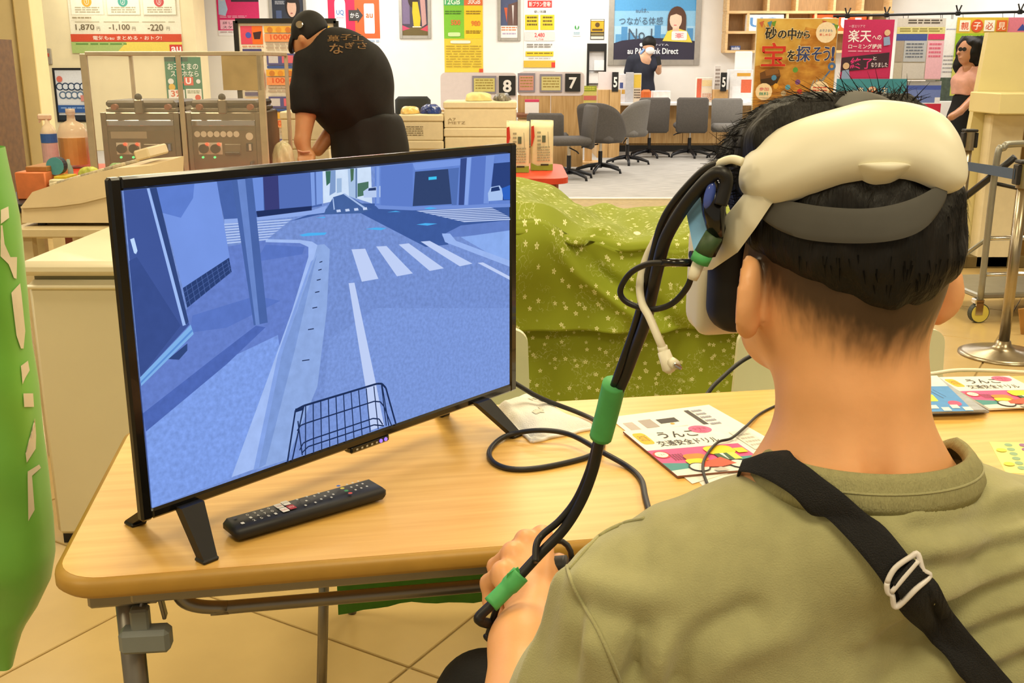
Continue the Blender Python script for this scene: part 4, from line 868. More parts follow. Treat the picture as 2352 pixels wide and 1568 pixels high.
def foam(label, px, Y, dep, zb=None, prt=0, zt=None):
    x0, x1, a, b = wr(*px, Y); zt = a if zt is None else zt; zb = b if zb is None else zb
    t = thing('foam_box', label, 'box', ((x0+x1)/2, Y+dep/2, zb), 0, 'stacked white foam boxes'); lh = min(.07, (zt-zb)*.28)
    MB().box(((x0+x1)/2, Y+dep/2, (zb+zt-lh)/2), (x1-x0-.012, dep-.012, zt-lh-zb-.001), bev=.006).build('body', M_foam, t); MB().box(((x0+x1)/2, Y+dep/2, zt-lh/2), (x1-x0, dep, lh-.002), bev=.008).build('lid', M_foam, t)
    if prt:
        p = Print((x0, Y+.004, zt), (x1-x0, 0, 0), (0, 0, zb-zt)); p.lines(.12, .45, .55, .85, 5, '#8a8068', .4, prt) if prt == 1 else p.text('A7\nMETZ', .06, .62, .3, .85, '#a8987a'); p.build(t)
    return zt, zb
Yf = 7.3
def stack(px_boxes, labels, prts, dep=.4):
    zs = []
    for (b, l, q) in zip(px_boxes, labels, prts): zs.append(wr(*b, Yf))
    tops = [z[2] for z in zs]; bots = tops[1:]+[tops[-1]-.22]
    for (b, l, q), zt, zb in zip(zip(px_boxes, labels, prts), tops, bots): foam(l, b, Yf, dep, zb, q, zt)
    zb = bots[-1]; b = px_boxes[-1]; foam('bottom foam box on the floor, '+labels[-1].split(',')[0].split(' box ')[-1].replace('down ',''), b, Yf, dep, 0, 0, zb)
    return tops[0]
stack([(643, 256, 757, 310), (645, 322, 757, 380)], ['upper foam box behind the bending man\'s arm', 'lower foam box behind the bending man\'s arm'], [0, 0])
f2 = stack([(914, 263, 1019, 320), (920, 323, 1019, 380)], ['upper foam box with grey print right of the man in black', 'second foam box down right of the man in black'], [1, 0])
f3 = stack([(1018, 233, 1187, 290), (1020, 294, 1184, 380)], ['widest upper foam box with faint stamped letters', 'second wide foam box down, left of the paper bags'], [2, 0])
# bags lying on the foam boxes
def lump(name, label, cat, px, Y, m, seed, zbase, dep=.22):
    x0, x1, zt, zb = wr(*px, Y); c = ((x0+x1)/2, Y+dep/2, zbase); r = ((x1-x0)/2, dep/2, (zt-zbase))
    t = thing(name, label, cat, c); P = []
    for j in range(9):
        ph = math.pi/2*j/8; row = []
        for i in range(28):
            a = 2*math.pi*i/28; k = 1+.14*math.sin(3*a+seed)*math.cos(ph)+.10*math.sin(7*a+seed*2+j)
            row.append((c[0]+r[0]*math.cos(a)*math.cos(ph)**.6*k, c[1]+r[1]*math.sin(a)*math.cos(ph)**.6*k, zbase+.002+r[2]*math.sin(ph)*(1+.12*math.sin(5*a+seed)*math.cos(ph))))
        P.append(row)
    MB().grid(P, True).build('bag', m, t, smooth=True)
lump('plastic_bag', 'orange yellow plastic bag lying on a foam box beside the man', 'bag', (915, 246, 958, 264), Yf+.05, mat('yellow_plastic', '#eecb7a', .35, var=.15, scale=25), 1, f2)
lump('plastic_bag', 'crumpled blue plastic bag lying on a foam box', 'bag', (966, 241, 1012, 264), Yf+.08, mat('blue_plastic', '#26408e', .3, var=.5, scale=22), 4, f2)
lump('cloth_bag', 'pale yellow cloth lump on the widest foam box', 'bag', (1066, 213, 1126, 234), Yf+.05, mat('pale_yellow_cloth', '#f0e0a0', .8, var=.05), 2, f3)
lump('plastic_bag', 'dark striped plastic bag on the widest foam box', 'bag', (1134, 215, 1172, 234), Yf+.08, mat('striped_plastic', '#6a665c', .4, var=.8, scale=30), 6, f3)

# paper bags at the right end
M_bag = mat('cream_paper_pack', '#e9e2bd', .5, var=.05, scale=20)
for k, (b, l) in enumerate((((1163, 281, 1216, 388), 'cream and green flour bag on the red table, next to the television'), ((1219, 279, 1271, 386), 'cream and green flour bag on the red table, nearest the grey chairs'))):
    Y = 5.75+.12*k; x0, x1, zt, _ = wr(*b, Y); d = .16; t = thing('flour_bag', l, 'bag', ((x0+x1)/2, Y+d/2, RZ), 0, 'paper bags on the red table')
    prof = [(0, 1.0), (.04, 1.02), (.5, 1.04), (.86, 1.0), (.93, .9), (.97, .6), (1, .35)]
    P = []
    for v, s in prof:
        row = []
        for i, (a, c) in enumerate(rrect(-.5, -.5, .5, .5, .14, 3)): row.append(((x0+x1)/2+a*(x1-x0)*(1 if v < .9 else 1.0)*(1+.02*math.sin(i*2+v*9)), Y+d/2+c*d*s, RZ+.001+(zt-RZ)*v*(1+(.012*math.sin(i*3) if v > .9 else 0))))
        P.append(row)
    MB().grid(P, True).build('bag', M_bag, t, smooth=True); n = len(P[0]); MB().add(P[-1], [tuple(range(n))]).build('folded_top', M_bag, t)
    p = Print((x0+.002, Y-.007, zt), (x1-x0-.004, 0, 0), (0, 0, RZ-zt), step=.0006)
    p.poly([(0, .84), (.3, .9), (1, .86), (1, .99), (0, .99)], '#8aa83a').poly([(0, .1), (.12, .08), (.16, .3), (.04, .5), (0, .5)], '#c83a2a').rect(.5, .28, .66, .42, '#5a6a58').lines(.28, .2, .44, .6, 5, '#9aa08a').lines(.28, .5, .86, .82, 6, '#a2a88e', .5, k).rect(.44, .86, .8, .89, '#22241a').line([(.76, .2), (.8, .5)], .02, '#8a907a'); p.build(t)

# ------------------------------------------------------------------ cooking machines, guard
M_ss = mat('stainless_steel', '#8d8271', .32, metal=.85, var=.12, scale=14)
M_ssd = mat('brushed_panel', '#7d705c', .4, metal=.7, var=.12, scale=10)
M_iron = mat('dark_iron', '#3d352c', .4, metal=.5, var=.2)
def griller(label, x0p, x1p, stick):
    Y = 5.67; d = .42; x0, x1 = at(x0p, 330, Y).x, at(x1p, 330, Y).x; zt = at(x0p, 258, Y).z; cx = (x0+x1)/2; w_ = x1-x0; zb = RZ+.012
    t = thing('griddle_machine', label, 'machine', (cx, Y+d/2, RZ), 0, 'pair of cooking machines')
    for a in (-.42, .42):
        for b in (.05, d-.05): MB().cyl((cx+a*w_, Y+b, RZ), (cx+a*w_, Y+b, zb), .018, n=10).build('foot', M_iron, t)
    MB().box((cx, Y+d/2, (zt+zb)/2), (w_, d, zt-zb), bev=.006).build('casing', M_ss, t)
    for a in (x0+.014, x1-.014): MB().box((a, Y-.004, (zt+zb)/2), (.028, .01, zt-zb), bev=.002).build('corner_strip', M_ss, t)
    MB().box((cx, Y-.006, zt-.055), (w_-.06, .014, .03), bev=.002).build('grease_lip', M_chr, t)
    fp = MB().box((cx, Y-.003, (zb+zt-.09)/2), (w_-.06, .006, zt-.1-zb)).build('front_panel', M_ssd, t)
    def F(px, py): return at(px, py, Y-.006)
    for kx in (282, 310) if x0p < 400 else (470, 497):
        c = F(kx, 341); MB().box(c, (.064, .006, .062)).build('dial_plate', pm('#e2dccb'), fp); MB().cyl(c, c+Vector((0, -.03, 0)), .024, n=18).build('dial', M_iron, fp); q = F(kx+6, 331); MB().cyl(q-Vector((0, .004, 0)), q+Vector((0, -.01, 0)), .008, n=8).build('pilot_light', mat('red_led', '#ff3a22', .4, emit=3, var=.02), fp)
        q = F(kx-3, 361); MB().cyl(q, q+Vector((0, -.008, 0)), .006, n=8).build('ready_light', mat('green_led', '#4fe07a', .4, emit=1.5, var=.02), fp)
    hx = 350 if x0p < 400 else 535; c = F(hx, 343); MB().box(c, (.085, .008, .055), bev=.002).build('latch_plate', M_ss, fp); MB().box(c+Vector((0, -.012, -.022)), (.08, .016, .018), bev=.004).build('latch', M_iron, fp)
    sx_ = 388 if x0p < 400 else 573; c = F(sx_, 338); MB().box(c, (.034, .008, .044), bev=.002).build('switch_plate', M_mblack, fp); MB().box(c+Vector((.005, -.006, 0)), (.012, .008, .034)).build('rocker', pm('#5f80b0' if x0p < 400 else '#cfcabc'), fp)
    c = F(sx_+8, 372); MB().tube([c, c+Vector((0, -.03, 0)), c+Vector((.0, -.045, -.06)), Vector((c.x+.005, c.y-.06, RZ+.008))], .008, 8).build('power_cable', M_mblack, fp, smooth=True)
    if stick:
        for k in range(8): c = F(453+15*k if k < 7 else 573, 308 if k < 7 else 313); MB().cyl(c, c+Vector((0, -.002, 0)), .016 if k < 7 else .02, n=14).build('warning_sticker', pm('#e0d8c6'), fp)
    else: a, b = F(254, 302), F(338, 318); MB().box((a+b)/2, (b.x-a.x, .004, a.z-b.z)).build('name_label', pm('#a89a84'), fp)
    # hinged iron plates on top
    zz = zt
    MB().box((cx, Y+d/2, zz+.012), (w_*.9, d*.9, .02), bev=.004).build('lower_plate', M_ss, t); MB().box((cx, Y+d/2-.01, zz+.043), (w_*.9, d*.86, .036), bev=.012).build('upper_plate', M_iron, t)
    for a in (-.3, .38): MB().cyl((cx+a*w_, Y+.005, zz+.028), (cx+a*w_, Y-.03, zz+.028), .016, n=14).build('handle_knob', mat('copper_knob', '#9a5a44', .4, metal=.4, var=.1), t)
    MB().box((cx, Y+.0, zz+.03), (.042, .04, .075), bev=.006).build('handle_bracket', M_ss, t); MB().ell((cx, Y+.0, zz+.078), (.02, .02, .02), 12, 8).build('handle_ball', M_mblack, t, smooth=True)
griller('left stainless griddle machine with dials behind the clear guard', 238, 416, 0)
griller('right stainless griddle machine with row of round stickers', 432, 602, 1)
M_acr = mat('guard_frame', '#bfb29a', .35, metal=.2, var=.06)
Yg = 5.56; t = thing('splash_guard', 'clear acrylic splash guard with pale frame around the griddles', 'guard', (at(400, 380, Yg).x, Yg, RZ))
zt = at(400, 123, Yg).z
for px in (205, 419, 604):
    x = at(px, 260, Yg).x; MB().box((x, Yg, (zt+RZ)/2), (.036 if px != 419 else .024, .02, zt-RZ), bev=.003).build('post', M_acr, t)
a, b = at(196, 125, Yg).x, at(609, 125, Yg).x
MB().box(((a+b)/2, Yg, zt), (b-a, .022, .022), bev=.003).build('top_rail', M_acr, t)
for x in (a+.02, b-.02): MB().box((x, Yg+.3, zt), (.02, .58, .02), bev=.003).build('side_rail', M_acr, t); MB().box((x, Yg+.6, (zt+RZ)/2), (.02, .02, zt-RZ), bev=.003).build('rear_post', M_acr, t)
M_clear = mat('clear_acrylic', '#fff6e4', .03, alpha=.10, spec=.8, var=.02)
for p0, p1 in ((215, 410), (428, 595)):
    xa, xb = at(p0, 260, Yg).x, at(p1, 260, Yg).x; MB().box(((xa+xb)/2, Yg, (zt+RZ)/2), (xb-xa, .004, zt-RZ-.03)).build('pane', M_clear, t)
x0, x1, z1, z0 = wr(511, 128, 600, 207, Yg-.006); MB().box(((x0+x1)/2, Yg-.008, (z0+z1)/2), (x1-x0, .004, z1-z0)).build('taped_card', mat('kraft_card', '#b9a57c', .7, var=.08, scale=12), t)
# bottles and small stall goods
def bottle(name, label, px, Y, prof, m, cat='bottle', extra=None, zb=None, sy=1):
    x0, x1, zt, _ = wr(*px, Y); zb = RZ if zb is None else zb; t = thing(name, label, cat, ((x0+x1)/2, Y, zb)); h = zt-zb; w_ = (x1-x0)/2
    MB().lathe([(r*w_, .001+z*h) for r, z in prof], ((x0+x1)/2, Y, zb), 20, sy=sy).build('bottle', m, t, smooth=True)
    if extra: extra(t, (x0+x1)/2, Y, zb, h, w_)
    return t
M_pet = mat('clear_plastic', '#efd9bf', .12, alpha=.55, var=.04)
def spray(t, x, Y, z, h, w_):
    MB().cyl((x, Y, z+.50*h), (x, Y, z+.66*h), w_*1.02, n=20).build('blue_label', pm('#2f5fb0'), t); MB().cyl((x, Y, z+.08*h), (x, Y, z+.49*h), w_*1.015, n=20).build('lower_label', pm('#c9a9b0'), t)
    MB().box((x-.012, Y, z+.955*h), (.075, .025, .035), bev=.008).build('trigger_head', pm('#e6c9b4'), t); MB().tube([(x-.03, Y, z+.94*h), (x-.045, Y, z+.86*h)], .006, 6).build('trigger', pm('#e6c9b4'), t)
bottle('spray_bottle', 'clear spray bottle with blue label band on the stall', (96, 263, 131, 390), 5.9, [(.9, 0), (1, .03), (1, .68), (.7, .78), (.3, .84), (.28, .93), (.0, .935)], M_pet, extra=spray)
bottle('cleaning_jug', 'large clear jug with amber liquid behind the spray bottle', (134, 250, 201, 382), 6.05, [(.85, 0), (1, .03), (1, .6), (.8, .74), (.3, .8), (.26, .9), (.32, .9), (.32, 1), (.0, 1)], M_pet, extra=lambda t, x, Y, z, h, w_: MB().cyl((x, Y, z+.06*h), (x, Y, z+.52*h), w_*.97, n=20).build('liquid', mat('amber_liquid', '#c89a5a', .3, var=.05), t), sy=.7)
# low black-edged table at the left with goods
xl0, xl1 = at(-60, 470, 4.75).x, at(150, 470, 4.75).x; BZ = .71
t = thing('side_table', 'dark topped side table with cream frame behind the cash register', 'table', ((xl0+xl1)/2, 5.0, 0))
MB().box(((xl0+xl1)/2, 5.02, BZ-.02), (xl1-xl0, .62, .04), bev=.004).build('table_top', M_mblack, t); MB().box(((xl0+xl1)/2, 4.8, BZ-.11), (xl1-xl0-.1, .03, .12), bev=.004).build('apron', mat('cream_frame', '#d8c79c', .5, var=.05), t)
for x in (xl0+.06, xl1-.06):
    for y in (4.78, 5.26): MB().box((x, y, (BZ-.04)/2), (.04, .04, BZ-.04)).build('leg', MATS['cream_frame'], t)
def goods(name, label, cat, px, Y, d, m, zb, bev=.005, part='body'):
    x0, x1, zt, _ = wr(*px, Y); t = thing(name, label, cat, ((x0+x1)/2, Y+d/2, zb)); autosmooth(MB().box(((x0+x1)/2, Y+d/2, (zt+zb)/2+.0004), (x1-x0, d, zt-zb), bev=bev).build(part, m, t), 40); return t, zt, (x0+x1)/2
M_or = mat('orange_carton', '#e0804a', .5, var=.1, scale=16)
t, zo, cx = goods('carton', 'orange carton with brown lid at the left end of the stall', 'box', (36, 396, 106, 462), 4.86, .26, M_or, BZ); MB().box((cx+.02, 4.99, zo+.012), (.10, .2, .024), bev=.003).build('lid', mat('brown_card', '#a8743a', .6, var=.1), t)
t, zo, cx = goods('tray', 'white tray with yellow goods beside the orange carton', 'tray', (112, 413, 150, 430), 4.85, .2, pm('#e6dcb8'), BZ); MB().box((cx, 4.95, zo+.006), (.06, .12, .012), bev=.002).build('packets', pm('#c8b02a'), t); ztray = zo+.012
a = at(130, 396, 4.95); t = thing('tape_roll', 'teal and black tape roll standing on the white tray', 'tape', (a.x, 4.95, ztray)); MB().cyl((a.x, 4.94, ztray+.042), (a.x, 4.985, ztray+.042), .041, n=22).build('roll', pm('#2a2838'), t); MB().lathe([(.022, 0), (.041, 0), (.041, .004), (.022, .004)], (a.x, 4.938, ztray+.042), 20, (0, 1, 0)).build('rim', pm('#4f9fb0'), t)
bottle('plastic_bottle', 'small translucent teal bottle beside the tape roll', (150, 366, 168, 420), 5.15, [(.9, 0), (1, .05), (1, .7), (.5, .85), (.4, 1), (0, 1)], mat('teal_plastic', '#9fc0b4', .2, alpha=.7, var=.05), zb=BZ)
lump('vinyl_gloves', 'bundle of yellow green vinyl wrap on the stall', 'wrap', (176, 385, 224, 402), 5.455, mat('lime_vinyl', '#c8d060', .4, var=.2), 3, RZ, .07)
lump('wrap_bundle', 'heap of clear food wrap with green label on the stall', 'wrap', (240, 376, 300, 396), 5.455, mat('clear_wrap', '#8fae7a', .3, var=.35, scale=24), 5, RZ, .07)
lump('plastic_bag', 'clear plastic bag of dough at the end of the guard', 'bag', (618, 330, 664, 392), 5.7, mat('misty_plastic', '#d8d2ac', .25, alpha=.75, var=.1), 8, RZ, .2)
goods('seasoning_box', 'dark brown jar beside the splash guard', 'jar', (614, 292, 634, 390), 6.12, .12, mat('glass_jar_brown', '#6a5238', .3, var=.2), RZ, .01)
# shelf at the far left edge
x0, x1, zt, zb = wr(-60, 90, 14, 460, 8.4); t = thing('goods_shelf', 'dark wooden shelf with red goods cut off by the left edge', 'shelf', ((x0+x1)/2, 8.4, 0))
for x in (x0, x1): MB().box((x, 8.4, zt/2), (.05, .4, zt)).build('upright', mat('dark_wood', '#6a4a22', .5, var=.2), t)
for z in (.12, .5, .85, zt-.06): MB().box(((x0+x1)/2, 8.4, z), (x1-x0-.05, .4, .03)).build('shelf_board', MATS['dark_wood'], t)
for k in range(3): a = thing('boxed_goods', ['red packet on the lower board of the dark shelf', 'red packet in the middle of the dark shelf', 'green packet on the dark shelf'][k], 'packet', (x1-.12, 8.3, (.135, .515, .865)[k])); MB().box((0, 0, .1), (.14, .12, .2), bev=.01).build('packet', pm(('#c83a2a', '#b8302a', '#4a8a5a')[k]), a, local=True)

# ------------------------------------------------------------------ chest freezer and cash register
M_fz = mat('freezer_white', '#ddd3b4', .35, var=.02, scale=4)
M_fz2 = mat('freezer_lid', '#e9e0c4', .3, var=.02, scale=4)
Yz = 2.70; x0 = at(45, 620, Yz).x; x1 = -.32; zt = at(60, 600, Yz).z; zl = at(60, 634, Yz).z
t = thing('chest_freezer', 'cream white chest freezer standing behind the left end of the table', 'freezer', ((x0+x1)/2, Yz+.3, 0))
autosmooth(MB().box(((x0+x1)/2, Yz+.30, (zl-.014+.035)/2+.0), (x1-x0-.02, .58, zl-.014-.035), bev=.012).build('cabinet', M_fz, t), 40)
MB().box(((x0+x1)/2, Yz+.30, zl-.007), (x1-x0-.05, .55, .016)).build('lid_gasket', mat('grey_gasket', '#8a8672', .7, var=.05), t)
autosmooth(MB().box(((x0+x1)/2, Yz+.30, (zt+zl)/2), (x1-x0, .62, zt-zl), bev=.014).build('lid', M_fz2, t), 40)
MB().box(((x0+x1)/2, Yz+.005, zl-.03), (x1-x0-.02, .012, .012), bev=.004).build('trim_strip', M_fz2, t)
MB().box(((x0+x1)/2, Yz+.32, .025), (x1-x0-.03, .57, .05)).build('plinth', M_plinth, t)
for k in range(2):
    pass
Yr = 3.42; xs0, xs1 = at(26, 500, Yr).x, -.55
SZ = .80; t = thing('side_table', 'cream side table carrying the cash register behind the freezer', 'table', ((xs0+xs1)/2, Yr+.25, 0))
MB().box(((xs0+xs1)/2, Yr+.22, SZ-.015), (xs1-xs0, .5, .03), bev=.004).build('table_top', mat('cream_board', '#c9b892', .5, var=.04), t)
for x in (xs0+.04, xs1-.04):
    for y in (Yr+.02, Yr+.42): MB().box((x, y, (SZ-.03)/2), (.035, .035, SZ-.03)).build('leg', MATS['cream_board'], t)
M_reg = mat('register_beige', '#d8c5a0', .5, var=.03, scale=10)
pf = [(51, 517), (49, 474), (74, 441), (160, 412), (262, 387), (345, 380), (345, 512)]
P = [at(x, y, Yr+.02) for x, y in pf]; zmin = min(P[0].z, P[-1].z); P = [Vector((q.x, q.y, max(q.z, SZ+.012))) for q in P]; P[0].z = P[-1].z = SZ+.012
t = thing('cash_register', 'beige cash register with sloping keyboard on the side table', 'cash register', (sum(p.x for p in P)/7, Yr+.2, SZ))
MB().prism(P, (0, .36, 0)).build('housing', M_reg, t, fix=True)
MB().prism([at(x, y, Yr+.018) for x, y in ((49, 474), (130, 470), (190, 462), (262, 444), (262, 448), (190, 466), (130, 474), (50, 478))], (0, -.006, 0)).build('moulded_ridge', M_reg, t, fix=True)
for x in (P[0].x+.05, P[-1].x-.05):
    for y in (Yr+.06, Yr+.34): MB().cyl((x, y, SZ), (x, y, SZ+.014), .015, n=10).build('rubber_foot', M_mblack, t)
a, b = P[2], P[4]; e = (b-a).normalized(); nn = Vector((-e.z, 0, e.x))
for i in range(9):
    for j in range(5):
        c = a+e*(.05+.028*i)+Vector((0, .06+.045*j, 0))+nn*.006; MB().box(c, (.02, .03, .012), ry=-math.atan2(e.z, e.x), bev=.003).build('key', pm(('#c8bda0', '#a39a88', '#b8ac94')[(i+j) % 3]), t)
kd = a+e*.36+nn*.02; MB().box(kd+Vector((0, .18, 0)), (.05, .2, .035), ry=-math.atan2(e.z, e.x), bev=.005).build('display_hood', M_reg, t)

# ------------------------------------------------------------------ green patterned cloth over a table
def flower_cloth():
    m = bpy.data.materials.new('green_flower_cloth'); m.use_nodes = True; nt = m.node_tree; N = nt.nodes; L = nt.links; b = N['Principled BSDF']; b.inputs['Roughness'].default_value = .8
    tc = N.new('ShaderNodeTexCoord'); mp = N.new('ShaderNodeMapping'); L.new(tc.outputs['UV'], mp.inputs[0])
    vo = N.new('ShaderNodeTexVoronoi'); vo.inputs['Scale'].default_value = 34; L.new(mp.outputs[0], vo.inputs[0])
    sb = N.new('ShaderNodeVectorMath'); sb.operation = 'SUBTRACT'; L.new(mp.outputs[0], sb.inputs[0])
    L.new(vo.outputs['Position'], sb.inputs[1])
    sx = N.new('ShaderNodeSeparateXYZ'); L.new(sb.outputs[0], sx.inputs[0])
    at2 = N.new('ShaderNodeMath'); at2.operation = 'ARCTAN2'; L.new(sx.outputs[1], at2.inputs[0]); L.new(sx.outputs[0], at2.inputs[1])
    m5 = N.new('ShaderNodeMath'); m5.operation = 'MULTIPLY'; L.new(at2.outputs[0], m5.inputs[0]); m5.inputs[1].default_value = 5
    si = N.new('ShaderNodeMath'); si.operation = 'SINE'; L.new(m5.outputs[0], si.inputs[0])
    ma = N.new('ShaderNodeMath'); ma.operation = 'MULTIPLY_ADD'; L.new(si.outputs[0], ma.inputs[0]); ma.inputs[1].default_value = .07; L.new(vo.outputs['Distance'], ma.inputs[2])
    rp = N.new('ShaderNodeValToRGB'); e = rp.color_ramp.elements; e[0].position = .05; e[0].color = (0, 0, 0, 1); e[1].position = .09; e[1].color = (1, 1, 1, 1)
    e2 = e.new(.19); e2.color = (1, 1, 1, 1); e3 = e.new(.23); e3.color = (0, 0, 0, 1); L.new(ma.outputs[0], rp.inputs[0])
    wv = N.new('ShaderNodeTexNoise'); wv.inputs['Scale'].default_value = 44; L.new(mp.outputs[0], wv.inputs[0])
    r2 = N.new('ShaderNodeValToRGB'); f = r2.color_ramp.elements; f[0].position = .485; f[0].color = (0, 0, 0, 1); f[1].position = .5; f[1].color = (.55, .55, .55, 1); g = f.new(.515); g.color = (0, 0, 0, 1); L.new(wv.outputs[0], r2.inputs[0])
    wn = N.new('ShaderNodeTexNoise'); wn.inputs['Scale'].default_value = 9; L.new(mp.outputs[0], wn.inputs[0]); r3 = N.new('ShaderNodeValToRGB'); r3.color_ramp.elements[0].position = .5; r3.color_ramp.elements[1].position = .56; L.new(wn.outputs[0], r3.inputs[0])
    mu = N.new('ShaderNodeMath'); mu.operation = 'MULTIPLY'; L.new(r2.outputs[0], mu.inputs[0]); L.new(r3.outputs[0], mu.inputs[1])
    mx = N.new('ShaderNodeMath'); mx.operation = 'MAXIMUM'; L.new(rp.outputs[0], mx.inputs[0]); L.new(mu.outputs[0], mx.inputs[1])
    mi = N.new('ShaderNodeMixRGB'); mi.inputs[1].default_value = (*lin('#87941a'), 1); mi.inputs[2].default_value = (*lin('#e8e8b4'), 1)
    fa = N.new('ShaderNodeMath'); fa.operation = 'MULTIPLY'; fa.inputs[1].default_value = .9; L.new(mx.outputs[0], fa.inputs[0]); L.new(fa.outputs[0], mi.inputs[0]); L.new(mi.outputs[0], b.inputs['Base Color'])
    return m
M_flow = flower_cloth()
ct = thing('cloth_covered_table', 'table draped with green flower patterned cloth behind the maple table', 'table', (.35, 4.0, 0))
cx0, cx1, yf, yb, ctz = -.55, 1.12, 3.62, 4.52, .715
MB().box(((cx0+cx1)/2, (yf+yb)/2, ctz-.02), (cx1-cx0-.06, yb-yf-.06, .03), bev=.004).build('table_top', M_wood, ct)
for x in (cx0+.1, cx1-.1):
    for y in (yf+.1, yb-.1): MB().cyl((x, y, 0), (x, y, ctz-.03), .016).build('leg', M_steel, ct)
def drape(name, y0, zlow, hump, off, seed):
    """cloth: from the back edge over the top, round the front edge and down to zlow"""
    P = []; UV = []; nx = 110
    path = []; n1 = 26
    if hump:
        for k in range(n1): path.append((yb-(yb-y0)*k/n1, ctz, 0))
    else: path.append((y0+.05, ctz-.012, 0))
    for k in range(6): a = R(90*k/5); path.append((y0-.03*math.sin(a)+.0, ctz-.03+.03*math.cos(a), .3))
    nd = 34
    for k in range(1, nd+1): path.append((y0-.03-off*k/nd, (ctz-.03)+(zlow-ctz+.03)*k/nd, k/nd))
    s = 0; prev = None
    for (y, z, d) in path:
        if prev: s += math.hypot(y-prev[0], z-prev[1])
        prev = (y, z); row = []; ur = []
        for i in range(nx+1):
            x = cx0+(cx1-cx0)*i/nx; yy, zz = y, z
            if hump:
                tp = max(0, 1-d*1.4)
                h = .15*math.exp(-((x-.00)/.26)**2)*(1-.6*d)+.05*math.exp(-((x-.75)/.2)**2)*tp
                h *= min(1, (yb-y)/.12+.25)
                zz += h*max(0, 1-d*1.1); zz += .012*math.sin(x*19+y*7)*tp*min(1, (y-y0+.1)*3) + .008*math.sin(x*33-y*11)*tp
                bul = .10*math.exp(-((x-.02)/.20)**2)*math.exp(-((d-.25)/.35)**2)
                fold = .030*math.exp(-((x-.10-.42*d)/.05)**2)*math.sin(min(1, d*2)*math.pi/2) - .022*math.exp(-((x-.19-.42*d)/.055)**2)*min(1, d*3)
                fold += .016*math.sin(x*15+1.5*d+.6)*d+.010*math.sin(x*31+3*d)*d
                sag = .03*math.exp(-((d-.12)/.12)**2)*math.sin(x*9+1)
                yy -= bul+fold*1.2+sag*.5; xx = x+.01*math.sin(d*6+x*9)
            else:
                yy += -.012*math.sin(x*17+seed)*d-.008*math.sin(x*41)*d; xx = x
            row.append((xx, yy, zz)); ur.append((x, s))
        P.append(row); UV.append(ur)
    mb = MB().grid(P); o = mb.build(name, M_flow, ct, smooth=True)
    uv = o.data.uv_layers.new(name='cloth'); flat = [u for r_ in UV for u in r_]
    for l in o.data.loops: uv.data[l.index].uv = flat[l.vertex_index]
    md = o.modifiers.new('thick', 'SOLIDIFY'); md.thickness = .002; md.offset = 1
drape('upper_cloth', yf, .41, True, .03, 0); drape('lower_cloth', yf+.05, .012, False, .02, 2)

# ------------------------------------------------------------------ white chairs behind the maple table
M_wch = mat('white_plastic', '#dcd9bb', .4, var=.02, scale=8)
def wchair(label, pxr, pxl, Y):
    xr = at(pxr, 830, Y).x; xl = at(pxl, 830, Y).x; zt = at((pxl+pxr)/2, 752, Y).z; w_ = xr-xl
    t = thing('white_chair', label, 'chair', ((xl+xr)/2, Y, 0), R(180), 'white chairs behind the table')
    pts = rrect(-w_/2, zt-.36, w_/2, zt, .035, 6); pts = [(x*(1+.06*(zt-z)/.36), z) for x, z in pts]
    MB().prism([(x, 0, z) for x, z in pts], (0, .022, 0)).build('backrest', M_wch, t, local=True, fix=True)
    autosmooth(MB().box((0, .25, .43), (w_*1.02, .42, .03), bev=.012).build('seat', M_wch, t, local=True), 50)
    for sx in (-1, 1):
        MB().tube([(sx*w_*.46, .03, zt-.2), (sx*w_*.46, .06, .42), (sx*w_*.5, .02, .0)], .011, 10).build('leg', M_steel, t, smooth=True, local=True)
        MB().tube([(sx*w_*.46, .10, .42), (sx*w_*.46, .40, .41), (sx*w_*.5, .46, .0)], .011, 10).build('leg', M_steel, t, smooth=True, local=True)
    return t
wchair('white plastic chair mostly hidden behind the television', 1211, 787, 2.36)
wchair('white plastic chair hidden behind the seated man\'s neck', 2156, 1690, 2.58)

# ------------------------------------------------------------------ right: stanchions, trolley, cream cabinet
M_st = mat('brushed_steel', '#a59a84', .28, metal=.9, var=.06, scale=20)
def stanchion(label, base, h):
    t = thing('belt_stanchion', label, 'stanchion', (base.x, base.y, 0), 0, 'belt barrier posts')
    MB().lathe([(.195, 0), (.195, .008), (.17, .016), (.06, .03), (.035, .05), (.03, .07)], n=36).build('base', M_st, t, smooth=True, local=True)
    MB().cyl((0, 0, .05), (0, 0, h-.12), .024, n=20).build('pole', M_st, t, smooth=True, local=True); MB().cyl((0, 0, h-.12), (0, 0, h), .033, n=20).build('head', M_st, t, local=True)
    MB().box((0, -.0, h-.004), (.075, .075, .016), bev=.005).build('cap', M_mblack, t, local=True)
    for sx in (-1, 1): MB().box((sx*.036, 0, h-.06), (.018, .05, .09), bev=.004).build('belt_slot', M_mblack, t, local=True)
    return t
b1 = atz(2302, 815, 0); b2p = at(2228, 300, 6.35); h = at(2350, 372, b1.y).z
stanchion('steel barrier post with round base nearest at the right edge', b1, .90)
b2 = Vector((b2p.x, 6.35, 0)); stanchion('steel barrier post farther back beside the cream cabinet', b2, at(2228, 298, 6.35).z)
bl = thing('barrier_belt', 'dark blue retractable belt stretched between the barrier posts', 'belt', ((b1+b2)/2))
A = Vector((b1.x-.046, b1.y, .84)); B = Vector((b2.x-.05, b2.y-.0, b2p.z-.20)); A2 = at(2318, 388, b1.y); A = Vector((b1.x-.047, b1.y, .842))
P = []
for k in range(13): q = A.lerp(B, k/12); P.append(q)
